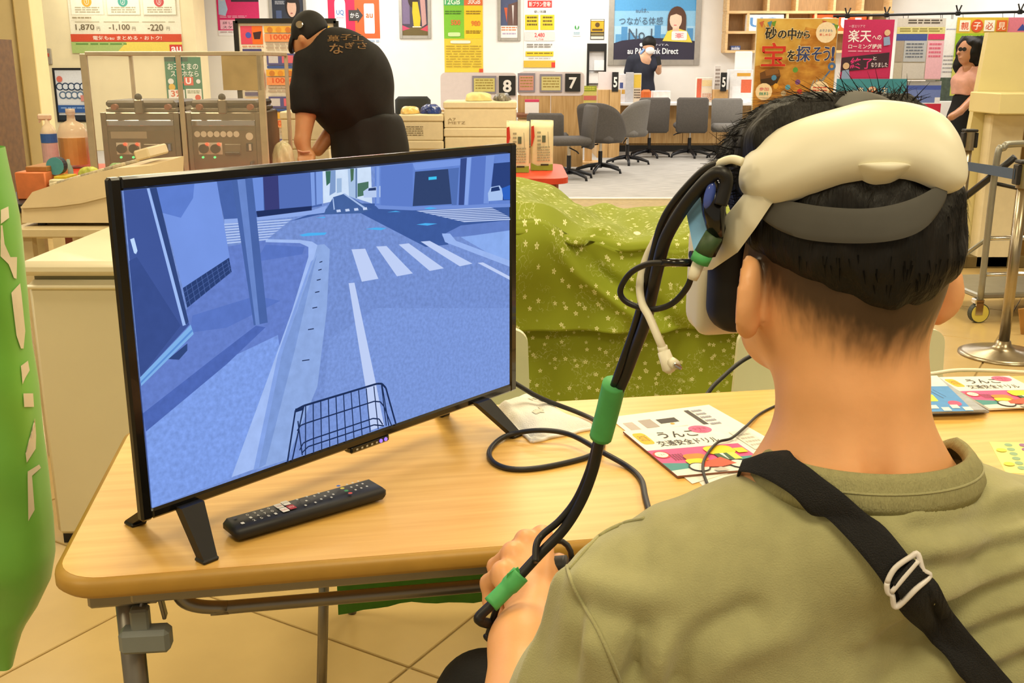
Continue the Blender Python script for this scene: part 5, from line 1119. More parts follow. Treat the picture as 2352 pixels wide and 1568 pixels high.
dn = Vector((0, 0, 1)); mb = MB().grid([[p+dn*.024 for p in P], [p-dn*.024 for p in P]]); o = mb.build('belt', mat('navy_webbing', '#27476e', .6, var=.06, scale=60), bl); md = o.modifiers.new('t', 'SOLIDIFY'); md.thickness = .002
# trolley
tb = atz(2245, 742, 0); t = thing('hand_trolley', 'steel tube trolley with looped handle and yellow casters', 'trolley', (tb.x, tb.y, 0), R(6))
M_tr = mat('trolley_grey', '#9a9a92', .35, metal=.6, var=.06)
hz = .93
fr = catmull([(0, 0, .13), (0, 0, hz-.10), (.03, 0, hz-.02), (.10, 0, hz), (.55, 0, hz), (.62, 0, hz-.02), (.65, 0, hz-.10), (.65, 0, .13)], 6)
MB().tube(fr, .017, 12).build('handle_frame', M_tr, t, smooth=True, local=True)
for z, y in ((.26, .0), (.45, .0)): MB().tube([(0, y, z), (.65, y, z)], .012, 10).build('cross_bar', M_chr, t, smooth=True, local=True)
MB().box((.325, .25, .145), (.68, .5, .03), bev=.008).build('deck', M_tr, t, local=True)
for x in (.0, .65): MB().tube([(x, .0, .45), (x, .46, .17)], .011, 10).build('brace', M_tr, t, smooth=True, local=True)
MB().tube([(.02, .02, .73), (.30, .02, .67), (.65, .02, .75)], .010, 8).build('bungee', M_chb, t, smooth=True, local=True); MB().tube([(-.02, .25, .62), (.06, .12, .76), (.12, .04, .86)], .018, 8).build('folded_bar', M_chb, t, smooth=True, local=True)
M_cy = mat('yellow_wheel', '#d8cc62', .4, var=.06)
for x, y in ((.0, .02), (.65, .02), (.0, .46), (.65, .46)):
    c = MB().box((x, y, .115), (.05, .05, .03), bev=.006).build('caster', M_chr, t, local=True); MB().box((x, y-.022, .08), (.04, .006, .07)).build('fork', M_chr, c, local=True); MB().cyl((x+.01, y-.019, .052), (x+.01, y+.016, .052), .047, n=22).build('wheel', M_cy, c, local=True); MB().lathe([(.045, 0), (.0525, .002), (.0525, .034), (.045, .036)], (x+.01, y-.018, .052), 22, (0, 1, 0)).build('tyre', mat('dark_rubber', '#3a4038', .6, var=.1), c, local=True)
# cream cabinet with a slanting side
M_cab = mat('cream_cabinet', '#e0d6a2', .5, var=.03, scale=3)
Yk = 7.0; pts = [(2271, 74), (2222, 330), (2178, 560), (2168, 640), (2420, 640), (2420, 74)]
W_ = [at(x, y, Yk) for x, y in pts]; zl = 0.0; W_[3].z = 0; W_[4].z = 0; W_[3].x = W_[2].x-.1; W_[4].x = W_[5].x
t = thing('cream_cabinet', 'tall cream panel with slanting left edge at the right of the photo', 'cabinet', (W_[4].x, Yk, 0))
MB().prism(W_, (0, .06, 0)).build('slanted_side', M_cab, t, fix=True)
a, b = at(2292, 214, Yk-.4), at(2420, 262, Yk-.4); MB().box(((a.x+b.x)/2, Yk-.22, (a.z+b.z)/2), (b.x-a.x, .44, a.z-b.z), bev=.006).build('ledge', M_cab, t)
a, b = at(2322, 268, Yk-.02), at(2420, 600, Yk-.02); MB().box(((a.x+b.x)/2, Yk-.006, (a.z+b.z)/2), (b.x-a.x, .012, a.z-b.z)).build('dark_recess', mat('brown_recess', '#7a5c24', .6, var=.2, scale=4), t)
a, b = at(2276, 262, Yk-.1), at(2318, 560, Yk-.1); MB().box(((a.x+b.x)/2, Yk-.06, a.z/2), (b.x-a.x, .12, a.z), bev=.01).build('support_leg', mat('pale_leg', '#e6dcc0', .5, var=.03), t)
MB().box((W_[4].x-.3, Yk+.03, .04), (.5, .3, .08), bev=.005).build('base', mat('brown_base', '#6a5a34', .6, var=.1), t)
a = atz(2356, 768, 0); t = thing('cardboard_piece', 'folded brown cardboard piece on the floor at the right edge', 'cardboard', (a.x+.05, a.y+.1, 0)); MB().prism([(a.x-.02, a.y, .001), (a.x+.2, a.y+.02, .001), (a.x+.2, a.y+.02, .16), (a.x-.05, a.y, .13)], (0, .012, 0)).build('flap', mat('cardboard', '#a87a3a', .8, var=.1), t, fix=True)

# ------------------------------------------------------------------ treasure sign, poster rack
Ys = 8.6; x0, x1, zt, zb = wr(1731, 42, 1916, 330, Ys)
t = thing('treasure_sign', 'tall sand coloured treasure hunt sign board behind the man\'s head', 'sign', ((x0+x1)/2, Ys, 0))
MB().box(((x0+x1)/2, Ys+.012, (zt+zb)/2), (x1-x0, .02, zt-zb), bev=.002).build('board', mat('board_edge', '#d8cfb8', .5, var=.05), t)
for x in (x0+.06, x1-.06): MB().box((x, Ys+.035, (zb+.1)/2), (.03, .025, zb+.1)).build('leg', M_frame, t); MB().box((x, Ys+.03, .02), (.04, .5, .04), bev=.005).build('foot', M_frame, t)
M_sand = mat('printed_sand', '#dba84e', .6, col2='#b5762c', scale=9, stretch=(1, 1, 2)); M_sandl = mat('printed_pale_sand', '#e6c86e', .6, col2='#d3a444', scale=7)
p = Print((x0+.005, Ys+.001, zt-.005), (x1-x0-.01, 0, 0), (0, 0, zb-zt+.01), step=.0005)
V = lambda y: (y-42)/288
p.rect(0, 0, 1, 1, M_sandl).poly([(.6, V(60)), (1, V(75)), (1, V(250)), (0, V(250)), (0, V(150)), (.5, V(130))], M_sand).rect(0, V(180), 1, 1, M_sand)
for k, c in enumerate(('#c8694a', '#e0c46a', '#4a90c8', '#6aa03a')): p.poly([(.02+.05*k, V(50)), (.08+.05*k, V(46)), (.06+.05*k, V(62))], c); p.poly([(.80+.05*k, V(45+3*k)), (.86+.05*k, V(47+3*k)), (.83+.05*k, V(60+3*k))], c)
def otext(s, u0, y0, u1, y1, c, edge='#f4e8cc', e=.035): [p.text(s, u0+a*.010, V(y0+b*1.4), u1+a*.010, V(y1+b*1.4), edge, .0) for a, b in ((1, 0), (-1, 0), (0, 1), (0, -1), (.7, .7), (-.7, .7), (.7, -.7), (-.7, -.7))]; [p.text(s, u0+a*.004, V(y0), u1+a*.004, V(y1), c, .0) for a in (-1, 1)]; p.text(s, u0, V(y0), u1, V(y1), c, e)
otext('砂', .10, 60, .24, 88, '#181410'); otext('の', .26, 68, .36, 86, '#181410'); otext('中', .38, 63, .48, 89, '#181410'); otext('か', .49, 68, .57, 86, '#181410'); otext('ら', .575, 69, .645, 86, '#181410')
otext('宝', .06, 96, .36, 150, '#cf2f26', '#e8c878', .045); otext('を', .38, 113, .48, 138, '#181410'); otext('探', .49, 103, .66, 139, '#2b3f86'); otext('そ', .68, 106, .80, 138, '#2b3f86'); otext('う', .82, 105, .90, 137, '#2b3f86'); otext('!', .92, 105, .955, 138, '#2b3f86', e=.06)
p.circ(.83, V(73), .125, '#f6ead8', n=16).text('お子さまも', .75, V(66), .91, V(72), '#4a78b0', .02).text('楽しめる!', .75, V(75), .90, V(81), '#d85a4a', .02)
p.poly([(.04, V(165)), (.2, V(152)), (.28, V(158)), (.30, V(172)), (.12, V(185)), (.06, V(195))], '#6a4420').poly([(.1, V(158)), (.26, V(154)), (.28, V(166)), (.12, V(172))], '#8a5c2c').poly([(.05, V(180)), (.3, V(172)), (.26, V(190)), (.1, V(200))], '#3a2412')
for u, y, c in ((.22, 176, '#4a90d0'), (.40, 198, '#5aa8d8'), (.52, 186, '#7a4a9a'), (.55, 208, '#cf3a3a'), (.48, 158, '#5aa04a'), (.35, 212, '#c8b8a0'), (.25, 195, '#e0a83a'), (.30, 200, '#c88a2a')): p.circ(u, V(y), .035, c, n=7)
p.circ(.93, V(150), .05, '#4a72b8').circ(.93, V(150), .02, '#d0a050').line([(.91, V(160)), (.83, V(180))], .02, '#4a72b8').line([(.86, V(172)), (.76, V(200))], .03, '#8a8a90')
for k in range(4): p.line([(.84-.04*k, V(176+2*k)), (.80-.04*k, V(196+2*k))], .018, '#9a9aa0')
p.circ(.10, V(208), .105, '#f2e2c8', n=14).text('参加', .04, V(198), .16, V(206), '#d85a6a', .02).text('無料', .04, V(209), .16, V(217), '#3f9a8a', .02).circ(.80, V(206), .12, '#f6e6d0', n=14).lines(.71, V(197), .9, V(216), 3, '#d8685a'); p.build(t)
Yk2 = 11.9
a, b = at(1935, 37, Yk2), at(2400, 26, Yk2); t = thing('poster_rack', 'black pole rack with clips holding a row of hanging posters', 'rack', ((a.x+b.x)/2, Yk2, 0))
MB().cyl((a.x-.1, Yk2, a.z), (b.x, Yk2, b.z), .014).build('top_pole', M_blackf, t)
for x, z in ((a.x-.05, a.z), (b.x-.05, b.z)): MB().cyl((x, Yk2, .02), (x, Yk2, z), .014).build('upright', M_blackf, t); MB().box((x, Yk2, .02), (.05, .6, .04), bev=.008).build('foot', M_blackf, t)
for px in (1946, 2036, 2200, 2342):
    c = at(px, 33, Yk2); c.z = a.z+(b.z-a.z)*(c.x-a.x)/(b.x-a.x); k = MB().box(c+Vector((0, -.004, .0)), (.05, .034, .05), bev=.008).build('clip', M_blackf, t)
    for s in (-1, 1): MB().tube([c, c+Vector((s*.012, -.006, .035)), c+Vector((s*.03, -.008, .085))], .008, 6).build('clip_arm', M_blackf, k)
def hang(name, label, box, back, Y=Yk2-.02):
    x0, x1, zt, zb = wr(*box, Y); t = thing(name, label, 'poster', ((x0+x1)/2, Y, zb), 0, 'posters hanging on the pole rack'); MB().box(((x0+x1)/2, Y-.003, (zt+zb)/2), (x1-x0, .004, zt-zb)).build('sheet', pm(back), t)
    ztop = a.z+(b.z-a.z)*((x0+x1)/2-a.x)/(b.x-a.x)
    if ztop > zt and zt > .9:
        for x in (x0+.06, x1-.06): MB().tube([(x, Y, zt-.005), (x, Yk2-.005, ztop)], .003, 5).build('hanging_wire', M_blackf, t)
    return t, Print((x0, Y-.0055, zt), (x1-x0, 0, 0), (0, 0, zb-zt), step=.0007)
t, p = hang('pink_notice', 'crimson notice with white lettering hanging leftmost on the rack', (1934, 45, 2049, 181), '#c2245a')
p.rect(.02, .02, .98, .98, '#bf2458').text('一部エリアで', .10, .085, .42, .135, '#f0c8d4').text('楽天', .10, .17, .56, .38, '#f6f0ea', .03).text('への', .58, .26, .76, .34, '#f6f0ea', .01).text('ローミング提供', .12, .41, .78, .49, '#f6f0ea', .015).lines(.12, .52, .78, .555, 1, '#e8a8bc').poly([(0, .64), (.95, .55), (.95, .80), (0, .88)], '#3a1f2a').text('終了', .18, .64, .62, .83, '#e0307a', .03).text('と', .63, .62, .70, .68, '#f4e8e8', .01).text('なりました', .60, .72, .93, .80, '#f4e8e8', .01).circ(.87, .22, .06, '#d8b48a').poly([(.80, .3), (.92, .28), (.95, .42), (.82, .44)], '#8aa0c0').circ(.1, .78, .065, '#d8b48a').poly([(.03, .86), (.16, .84), (.2, 1), (.02, 1)], '#8aa0c0'); p.build(t)
t, p = hang('plan_table_notice', 'grey and blue plan table hanging in the middle of the rack', (2056, 42, 2166, 184), '#cfc8bc')
p.lines(.22, .02, .92, .10, 2, '#5a5248', .6).rect(0, .14, 1, .25, '#d8d088').lines(.06, .16, .94, .23, 2, '#8a8040').rect(0, .25, .64, .36, '#3f559a').rect(.66, .25, 1, .34, '#d83a6a').rect(0, .36, .17, .7, '#a89c8c').rect(.18, .36, .64, .7, '#b8bcc0').rect(.66, .36, 1, .98, '#eab8c4').lines(.22, .4, .58, .66, 5, '#6a7280', .45).lines(.7, .4, .95, .66, 4, '#d86a84', .45).rect(.18, .72, .64, .98, '#ccc8c0').rect(0, .72, .17, .98, '#c0b8a4'); p.build(t)
t, p = hang('lower_blue_notice', 'blue and grey notice hanging under the plan table', (2058, 186, 2160, 236), '#5f72b4', Yk2-.012); p.rect(0, 0, 1, .2, '#a8a8a8').rect(0, .2, 1, .4, '#4a60b0').rect(0, .4, 1, 1, '#6f82bc').rect(.88, .75, 1, 1, '#f0f0f0'); p.build(t)
t, p = hang('red_notice', 'red sheet hanging low on the rack behind the headset', (2080, 238, 2158, 300), '#cf2a44', Yk2-.012); p.rect(.04, .1, .5, .2, '#f0a0a8'); p.build(t)
t, p = hang('white_notice', 'white sheet of small print hanging left of the seated woman', (2166, 44, 2194, 178), '#f2f2f2', Yk2-.012); p.lines(.1, .16, .9, .2, 1, '#a8b0c8').lines(.1, .62, .9, .96, 5, '#9a9aa4', .3); p.build(t)['kind'] = 'stuff'
t, p = hang('family_notice', 'lime and orange notice hanging behind the woman in pink', (2190, 40, 2306, 220), '#a8c03a', Yk2-.025)
p.rect(.0, 0, 1, .20, '#d8b83a').rect(.0, .2, 1, .5, '#9ac02a').rect(.0, .5, 1, 1, '#d8d86a')
for k, c in enumerate('親子必見'): (p.rect if k != 1 else lambda *a: p.circ((a[0]+a[2])/2, (a[1]+a[3])/2, .12, a[4]))(.05+.24*k, .035, .26+.24*k, .175, ('#f4e8d0', '#d8562a', '#f4ecd8', '#d8662a')[k]); p.text(c, .08+.24*k, .06, .23+.24*k, .155, ('#d8482a', '#f8ecd8', '#c8583a', '#f4e0c0')[k], .03)
p.build(t)
t, p = hang('rose_notice', 'rose coloured notice at the right end of the rack', (2310, 40, 2420, 160), '#d87a8a', Yk2-.012); p.poly([(.2, .25), (.3, .12), (.4, .25)], '#3a4a9a'); p.build(t)
Yb3 = 10.6; x0, x1, zt, zb = wr(1918, 181, 2077, 300, Yb3); t = thing('blue_banner', 'sky blue banner board standing below the crimson notice', 'sign', ((x0+x1)/2, Yb3, 0))
MB().box(((x0+x1)/2, Yb3, (zt+zb)/2), (x1-x0, .02, zt-zb)).build('board', mat('banner_blue', '#3f93b4', .5, var=.12, scale=2), t)
for x in (x0+.05, x1-.05): MB().box((x, Yb3+.02, zb/2+.05), (.03, .02, zb+.1)).build('leg', M_frame, t); MB().box((x, Yb3+.02, .015), (.04, .4, .03)).build('foot', M_frame, t)
p = Print((x0, Yb3-.011, zt), (x1-x0, 0, 0), (0, 0, zb-zt), step=.0007)
for k, (c, ch) in enumerate((('#2f7ab0', '専'), ('#d8683a', '門'), ('#2f7ab0', '店'))): p.circ(.34+.17*k, .24, .07, c).text(ch, .295+.17*k, .16, .385+.17*k, .32, '#f4f0e4', .04)
p.build(t)
# counter clutter behind the woman
x0, x1, zt, zb = wr(2150, 178, 2196, 232, 12.6); t = thing('display_case', 'white glass display case beside the woman in pink', 'case', ((x0+x1)/2, 12.8, 0))
MB().box(((x0+x1)/2, 12.8, zb/2), (x1-x0+.2, .4, zb), bev=.01).build('cabinet', M_white, t); MB().box(((x0+x1)/2, 12.8, (zt+zb)/2), (x1-x0, .3, zt-zb), bev=.004).build('glass_box', mat('dark_glass', '#4f5a52', .2, var=.2), t)
x0, x1 = at(2040, 20, 15).x, at(2352, 20, 15).x

# ------------------------------------------------------------------ green inflated banner at the left
M_ban = mat('green_vinyl', '#78c04c', .35, var=.14, scale=3, sheen=.2)
Yq = 1.55
left = [(0, -400, 330), (0, 0, 330)]
def edge(y): # right edge in photograph pixels at Yq
    pts = [(340, -2), (420, 14), (500, 32), (560, 40), (640, 46), (800, 62), (900, 78), (1000, 88), (1100, 100), (1200, 112), (1280, 116), (1340, 108), (1400, 80), (1450, 48), (1500, 34), (1532, 27)]
    for (a, xa), (b, xb) in zip(pts, pts[1:]):
        if a <= y <= b: return xa+(xb-xa)*(y-a)/(b-a)
    return pts[0][1] if y < 340 else pts[-1][1]
P = []; ys = [340+k*20 for k in range(60)]+[1532]
for y in ys:
    e = at(edge(y), y, Yq); tip = max(0, (y-1300)/232)
    xl = e.x-.34*(1-.93*tip**1.1) if tip else e.x-.34+.0004*(1300-y)*0
    xl = min(xl, e.x-.012)
    row = []
    for i in range(33):
        u = i/32; a = math.pi*u; x = e.x+(xl-e.x)*(1-math.cos(a))/2; b = .085*math.sin(a)**.7*(1-.85*tip)*(1+.10*math.sin(y*.03+u*5)*math.sin(a))
        row.append((x, Yq-b, e.z))
    back = [(x, 2*Yq-yy+.0, z) for x, yy, z in row[1:-1]][::-1]
    P.append(row+back)
bz = P[-1][0][2]
t = thing('balloon_banner', 'green inflatable banner with cream lettering hanging at the left edge', 'banner', (P[0][16][0], Yq, 0))
mb = MB().grid(P, True); mb.build('inflated_body', M_ban, t, smooth=True)
MB().lathe([(.16, 0), (.16, .012), (.03, .02)], (P[0][16][0]-.05, Yq+.02, 0), 28).build('stand_base', M_mblack, t)
MB().cyl((P[0][16][0]-.05, Yq+.02, .01), (P[0][16][0]-.05, Yq+.02, 1.9), .012).build('stand_pole', M_steel, t)
# wrapped lettering: photograph-measured letter boxes cast on the body
W = np.array([v for r_ in P for v in r_]); nC = len(P[0]); F = [(i*nC+j, i*nC+(j+1) % nC, (i+1)*nC+(j+1) % nC, (i+1)*nC+j) for i in range(len(P)-1) for j in range(nC)]
tree = BVHTree.FromPolygons([Vector(v) for v in W], F)
def wrap_poly(px, name, par, m, off=.0015, tree=tree, th=.0):
    """flat outline subdivided, laid on a surface"""
    import bmesh
    bm = bmesh.new(); vs = [bm.verts.new((x, y, 0)) for x, y in px]; bm.faces.new(vs)
    bmesh.ops.triangulate(bm, faces=bm.faces)
    for _ in range(3):
        bmesh.ops.subdivide_edges(bm, edges=[e for e in bm.edges if e.calc_length() > 14], cuts=1); bmesh.ops.triangulate(bm, faces=bm.faces)
    V = [tuple(cast(tree, v.co.x, v.co.y, off)) for v in bm.verts]; bm.verts.index_update(); F = [tuple(v.index for v in f.verts) for f in bm.faces]; bm.free()
    return MB().add(V, F).build(name, m, par, smooth=True)
M_let = mat('cream_lettering', '#efe4cc', .5, var=.03)
for L_ in ([(0, 482), (17, 474), (19, 500), (0, 514)],
           [(0, 517), (4, 517), (9, 560), (22, 590), (37, 590), (36, 640), (30, 638), (18, 606), (4, 592), (0, 588)],
           [(24, 672), (44, 650), (47, 672), (56, 760), (52, 800), (46, 800), (36, 770)],
           [(46, 840), (62, 828), (66, 850), (56, 868), (50, 882)],
           [(52, 903), (74, 903), (76, 934), (54, 934)],
           [(57, 1040), (70, 1020), (78, 960), (81, 1000), (80, 1030), (60, 1062)],
           [(62, 1082), (88, 1066), (92, 1074), (72, 1092), (78, 1170), (64, 1196)]):
    wrap_poly(L_, 'lettering', t, M_let)

# ------------------------------------------------------------------ people
def skin_mat(name, col, stub=None, col2=None):
    m = mat(name, col, .45, var=.05, scale=18, sss=.12, bump=.05, bscale=160)
    if stub:      # close-cropped hair over the nape and round the ears
        (oy, z0, sl, wd), dark = stub; nt = m.node_tree; N = nt.nodes; L = nt.links; b = N['Principled BSDF']; src = b.inputs['Base Color'].links[0].from_socket
        tc = N.new('ShaderNodeTexCoord'); sx = N.new('ShaderNodeSeparateXYZ'); L.new(tc.outputs['Object'], sx.inputs[0])
        f = N.new('ShaderNodeMath'); f.operation = 'MULTIPLY_ADD'; f.inputs[1].default_value = -sl; L.new(sx.outputs[1], f.inputs[0]); L.new(sx.outputs[2], f.inputs[2])
        nz = N.new('ShaderNodeTexNoise'); nz.inputs['Scale'].default_value = 120; mp = N.new('ShaderNodeMapping'); mp.inputs['Scale'].default_value = (1, 1, .25); L.new(tc.outputs['Object'], mp.inputs[0]); L.new(mp.outputs[0], nz.inputs[0])
        n3_ = N.new('ShaderNodeMath'); n3_.operation = 'MULTIPLY_ADD'; n3_.inputs[1].default_value = wd*.5; L.new(nz.outputs[0], n3_.inputs[0])
        mr = N.new('ShaderNodeMapRange'); mr.inputs['From Min'].default_value = z0-sl*oy+wd*.12; mr.inputs['From Max'].default_value = z0-sl*oy+wd*.95; mr.interpolation_type = 'SMOOTHSTEP'; L.new(n3_.outputs[0], mr.inputs[0])
        mi = N.new('ShaderNodeMixRGB'); mi.inputs[2].default_value = (*lin(dark), 1); L.new(src, mi.inputs[1]); mu = N.new('ShaderNodeMath'); mu.operation = 'MULTIPLY'; L.new(mr.outputs[0], mu.inputs[0])
        dt = N.new('ShaderNodeVectorMath'); dt.operation = 'DOT_PRODUCT'; dt.inputs[1].default_value = tuple(rd); L.new(tc.outputs['Object'], dt.inputs[0])
        sb_ = N.new('ShaderNodeMath'); sb_.operation = 'SUBTRACT'; sb_.inputs[1].default_value = float((HC-np.array(PL))@rd); L.new(dt.outputs['Value'], sb_.inputs[0])
        sq = N.new('ShaderNodeMath'); sq.operation = 'MULTIPLY'; L.new(sb_.outputs[0], sq.inputs[0]); L.new(sb_.outputs[0], sq.inputs[1]); s2 = N.new('ShaderNodeMath'); s2.operation = 'MULTIPLY_ADD'; s2.inputs[1].default_value = -4; L.new(sq.outputs[0], s2.inputs[0]); L.new(f.outputs[0], s2.inputs[2]); L.new(s2.outputs[0], n3_.inputs[2])
        ab = N.new('ShaderNodeMath'); ab.operation = 'ABSOLUTE'; L.new(sb_.outputs[0], ab.inputs[0]); ml = N.new('ShaderNodeMapRange'); ml.inputs['From Min'].default_value = .080; ml.inputs['From Max'].default_value = .085; ml.inputs['To Min'].default_value = .93; ml.inputs['To Max'].default_value = 0; L.new(ab.outputs[0], ml.inputs[0]); L.new(ml.outputs[0], mu.inputs[1]); L.new(mu.outputs[0], mi.inputs[0]); L.new(mi.outputs[0], b.inputs['Base Color'])
    return m
M_hair = mat('black_hair', '#0a0908', .55, col2='#16120f', scale=60, stretch=(1, 1, .12), bump=.6, bscale=220, spec=.3)
PL = Vector((.30, .87, 0))
psi = R(15); fd = np.array([-math.sin(psi), math.cos(psi), 0]); rd = np.array([math.cos(psi), math.sin(psi), 0]); uz = np.array([0, 0, 1.])
HM = np.stack([rd, fd, uz], 1)                 # head axes as columns
HC = np.array([.279, .862, 1.178])
man = thing('person', 'seated man in olive t-shirt seen from behind wearing a white headset', 'person', PL)
def hp(a, b, c): return HC+rd*a+fd*b+uz*c
def head_sd(P):
    d = sd_el(P, HC, (.076, .096, .104), HM)
    d = smin(d, sd_el(P, hp(0, .045, -.055), (.062, .060, .065), HM), .03)
    d = smin(d, sd_el(P, hp(0, .070, -.098), (.034, .032, .030), HM), .03)
    d = smin(d, sd_rc(P, hp(-.052, .01, -.06), hp(-.030, .06, -.095), .022, .020), .03)
    d = smin(d, sd_rc(P, hp(.052, .01, -.06), hp(.030, .06, -.095), .022, .020), .03)
    d = smin(d, sd_rc(P, hp(0, .097, -.005), hp(0, .116, -.040), .010, .014), .012)      # nose
    d = smin(d, sd_el(P, hp(0, .098, -.068), (.022, .010, .008), HM), .008)              # mouth
    for s in (-1, 1): d = smax(d, -sd_el(P, hp(s*.031, .098, .0), (.016, .010, .009), HM), .006)
    return d
def neck_sd(P):
    d = sd_rc(P, (.293, .838, .93), (.286, .842, 1.06), .064, .0575)
    d = smin(d, sd_rc(P, (.286, .842, 1.06), (.279, .853, 1.13), .0575, .060), .02)
    d = smin(d, sd_rc(P, (.294, .832, .965), (.385, .86, .925), .058, .05), .05)
    d = smin(d, sd_rc(P, (.294, .832, .965), (.205, .825, .925), .058, .05), .05)
    d = smax(d, -sd_rc(P, (.293, .772, .97), (.283, .778, 1.09), .004, .004), .03)
    return d
def ear_sd(P, s):
    c = hp(s*.087, -.006, -.040); M = HM@np.array(Matrix.Rotation(R(s*38), 3, 'Z'))@np.array(Matrix.Rotation(R(-10), 3, 'X'))
    d = sd_el(P, c, (.0065, .018, .029), M)
    rim = None
    for k in range(9):
        a0, a1 = R(-100+k*26), R(-100+(k+1)*26)
        q = lambda a: c + M@np.array([s*.006, -.0165*math.cos(a+R(10)), .028*math.sin(a)])
        e = sd_rc(P, q(a0), q(a1), .0046, .0046); rim = e if rim is None else np.minimum(rim, e)
    d = smin(d, rim, .005); d = smin(d, sd_el(P, c+M@np.array([s*.002, .004, -.026]), (.007, .010, .011), M), .008)
    d = smax(d, -sd_el(P, c+M@np.array([s*.013, .004, .006]), (.008, .011, .019), M), .006)
    return d
def bodyA(P):
    d = smin(head_sd(P), neck_sd(P), .028)
    d = smin(d, ear_sd(P, -1), .006); d = smin(d, ear_sd(P, 1), .006)
    return d
def bodyB(P):      # trunk under the shirt, right arm, upper legs
    d = sd_el(P, (.30, .875, .78), (.165, .09, .22)); d = smin(d, sd_el(P, (.30, .90, .55), (.150, .10, .18)), .06)
    d = smin(d, sd_rc(P, (.295, .838, .90), (.29, .84, .97), .065, .06), .04)
    d = smin(d, sd_chain(P, [((.49, .875, .87), .045), ((.56, .95, .66), .04), ((.46, 1.13, .735), .028), ((.44, 1.19, .745), .022)]), .03)
    return d
# left arm and hand
KN = [at(1156, 1312, 1.065), at(1178, 1268, 1.088), at(1208, 1240, 1.104), at(1246, 1230, 1.112)]   # knuckles, little finger to index
WR = at(1222, 1392, 1.035); MF = at(1206, 1478, .975); EL = Vector((.006, .872, .700))
def arm(P):
    d = sd_chain(P, [((.118, .82, .862), .042), ((.094, .832, .81), .041), ((.068, .846, .765), .040), ((.022, .864, .706), .038)], .01)
    d = smin(d, sd_rc(P, EL, MF, .040, .0345), .03); d = smin(d, sd_rc(P, MF, WR, .0345, .0265), .02)
    h = None
    for i, k in enumerate(KN):
        e = sd_rc(P, WR+Vector((-.006+.004*i, .004, -.002)), k-Vector((0, .004, .006)), .019, .0135); h = e if h is None else smin(h, e, .010)
    d = smin(d, h, .012)
    ln = (.036, .043, .047, .042)
    for i, k in enumerate(KN):
        a = k; dr = Vector((-.42, .50, -.62)).normalized(); b = a+dr*ln[i]; c = b+Vector((.10, -.20, -.95)).normalized()*ln[i]*.62; e_ = c+Vector((.62, -.62, -.25)).normalized()*ln[i]*.5
        f = sd_chain(P, [(a, .0112), (b, .0098), (c, .0090), (e_, .0080)], .005); f = smin(f, sd_el(P, np.array(a)+np.array([-.001, 0, .001]), (.0118, .0118, .0108)), .006); d = smin(d, f, .0045)
    tb = [(WR+Vector((.018, .02, -.006)), .016), (at(1272, 1318, 1.085), .0135), (at(1284, 1272, 1.12)-Vector((0, 0, .012)), .0105), (at(1266, 1250, 1.15)-Vector((0, 0, .02)), .0085)]
    d = smin(d, sd_chain(P, tb, .008), .008)
    return d
M_skin = skin_mat('man_skin', '#eeb07a', ((.775-PL.y, 1.086, .22, .058), '#17110e'))
W1, F1 = nets(bodyA, (.13, .72, .90), (.44, 1.02, 1.30), .0032)
W2, F2 = nets(bodyB, (.10, .76, .36), (.64, 1.24, 1.0), .010)
W3_, F3 = nets(arm, (-.10, .74, .64), (.17, 1.20, .95), .0028)
W1 = relax(W1, F1, 2); W3_ = relax(W3_, F3, 1)
WB = np.concatenate([W1, W2, W3_]); FB = np.concatenate([F1, F2+len(W1), F3+len(W1)+len(W2)])
mesh_np('body', WB, FB, M_skin, man)
headtree = bvh(W1, F1)
# hair: dense cap with a soft lower edge
def hair_sd(P):
    q = P-HC
    d = sd_el(P, hp(0, .0, .006), (.0845, .106, .110), HM)
    d = smin(d, sd_el(P, hp(-.030, .062, .055), (.058, .052, .045), HM), .03)
    d = smin(d, sd_el(P, hp(.028, .055, .066), (.056, .052, .040), HM), .03)
    d = smin(d, sd_el(P, hp(-.034, .005, .082), (.052, .075, .036), HM), .02); d = smin(d, sd_el(P, hp(.040, .010, .082), (.048, .072, .034), HM), .02)
    d = smax(d, sd_el(P, HC, (.0855, .107, .1115), HM)-np.clip((q@fd+.012)*1.6, 0, .2), .006)
    d = d + np.clip((1.172-P[..., 2]+.22*(P[..., 1]-.775))/.034, 0, 1)*.0055
    d = d + .0022*wrinkle(P*np.array([1, 1, .35]), 190) + .0016*wrinkle(P, 75, 2)
    up_ = (P[..., 2]-1.138) - .22*(P[..., 1]-.775) - 2.2*((P-HC)@rd)**2
    cut = up_-.004*np.sin(P[..., 0]*60)
    ear = np.minimum(np.linalg.norm((P-hp(-.089, .0, -.040))/np.array([.022, .026, .038]), axis=-1), np.linalg.norm((P-hp(.089, .0, -.040))/np.array([.022, .026, .038]), axis=-1))-1
    d = smax(d, -cut, .012); d = smax(d, -ear*.02, .004)
    front = (P-HC)@fd-.085-.55*((P-HC)@uz-.045); d = smax(d, front, .02)
    return d
WH, FH = nets(hair_sd, (.14, .72, 1.06), (.42, 1.02, 1.33), .0032); WH = relax(WH, FH, 1)
mesh_np('hair', WH, FH, M_hair, man); hairtree = bvh(WH, FH)
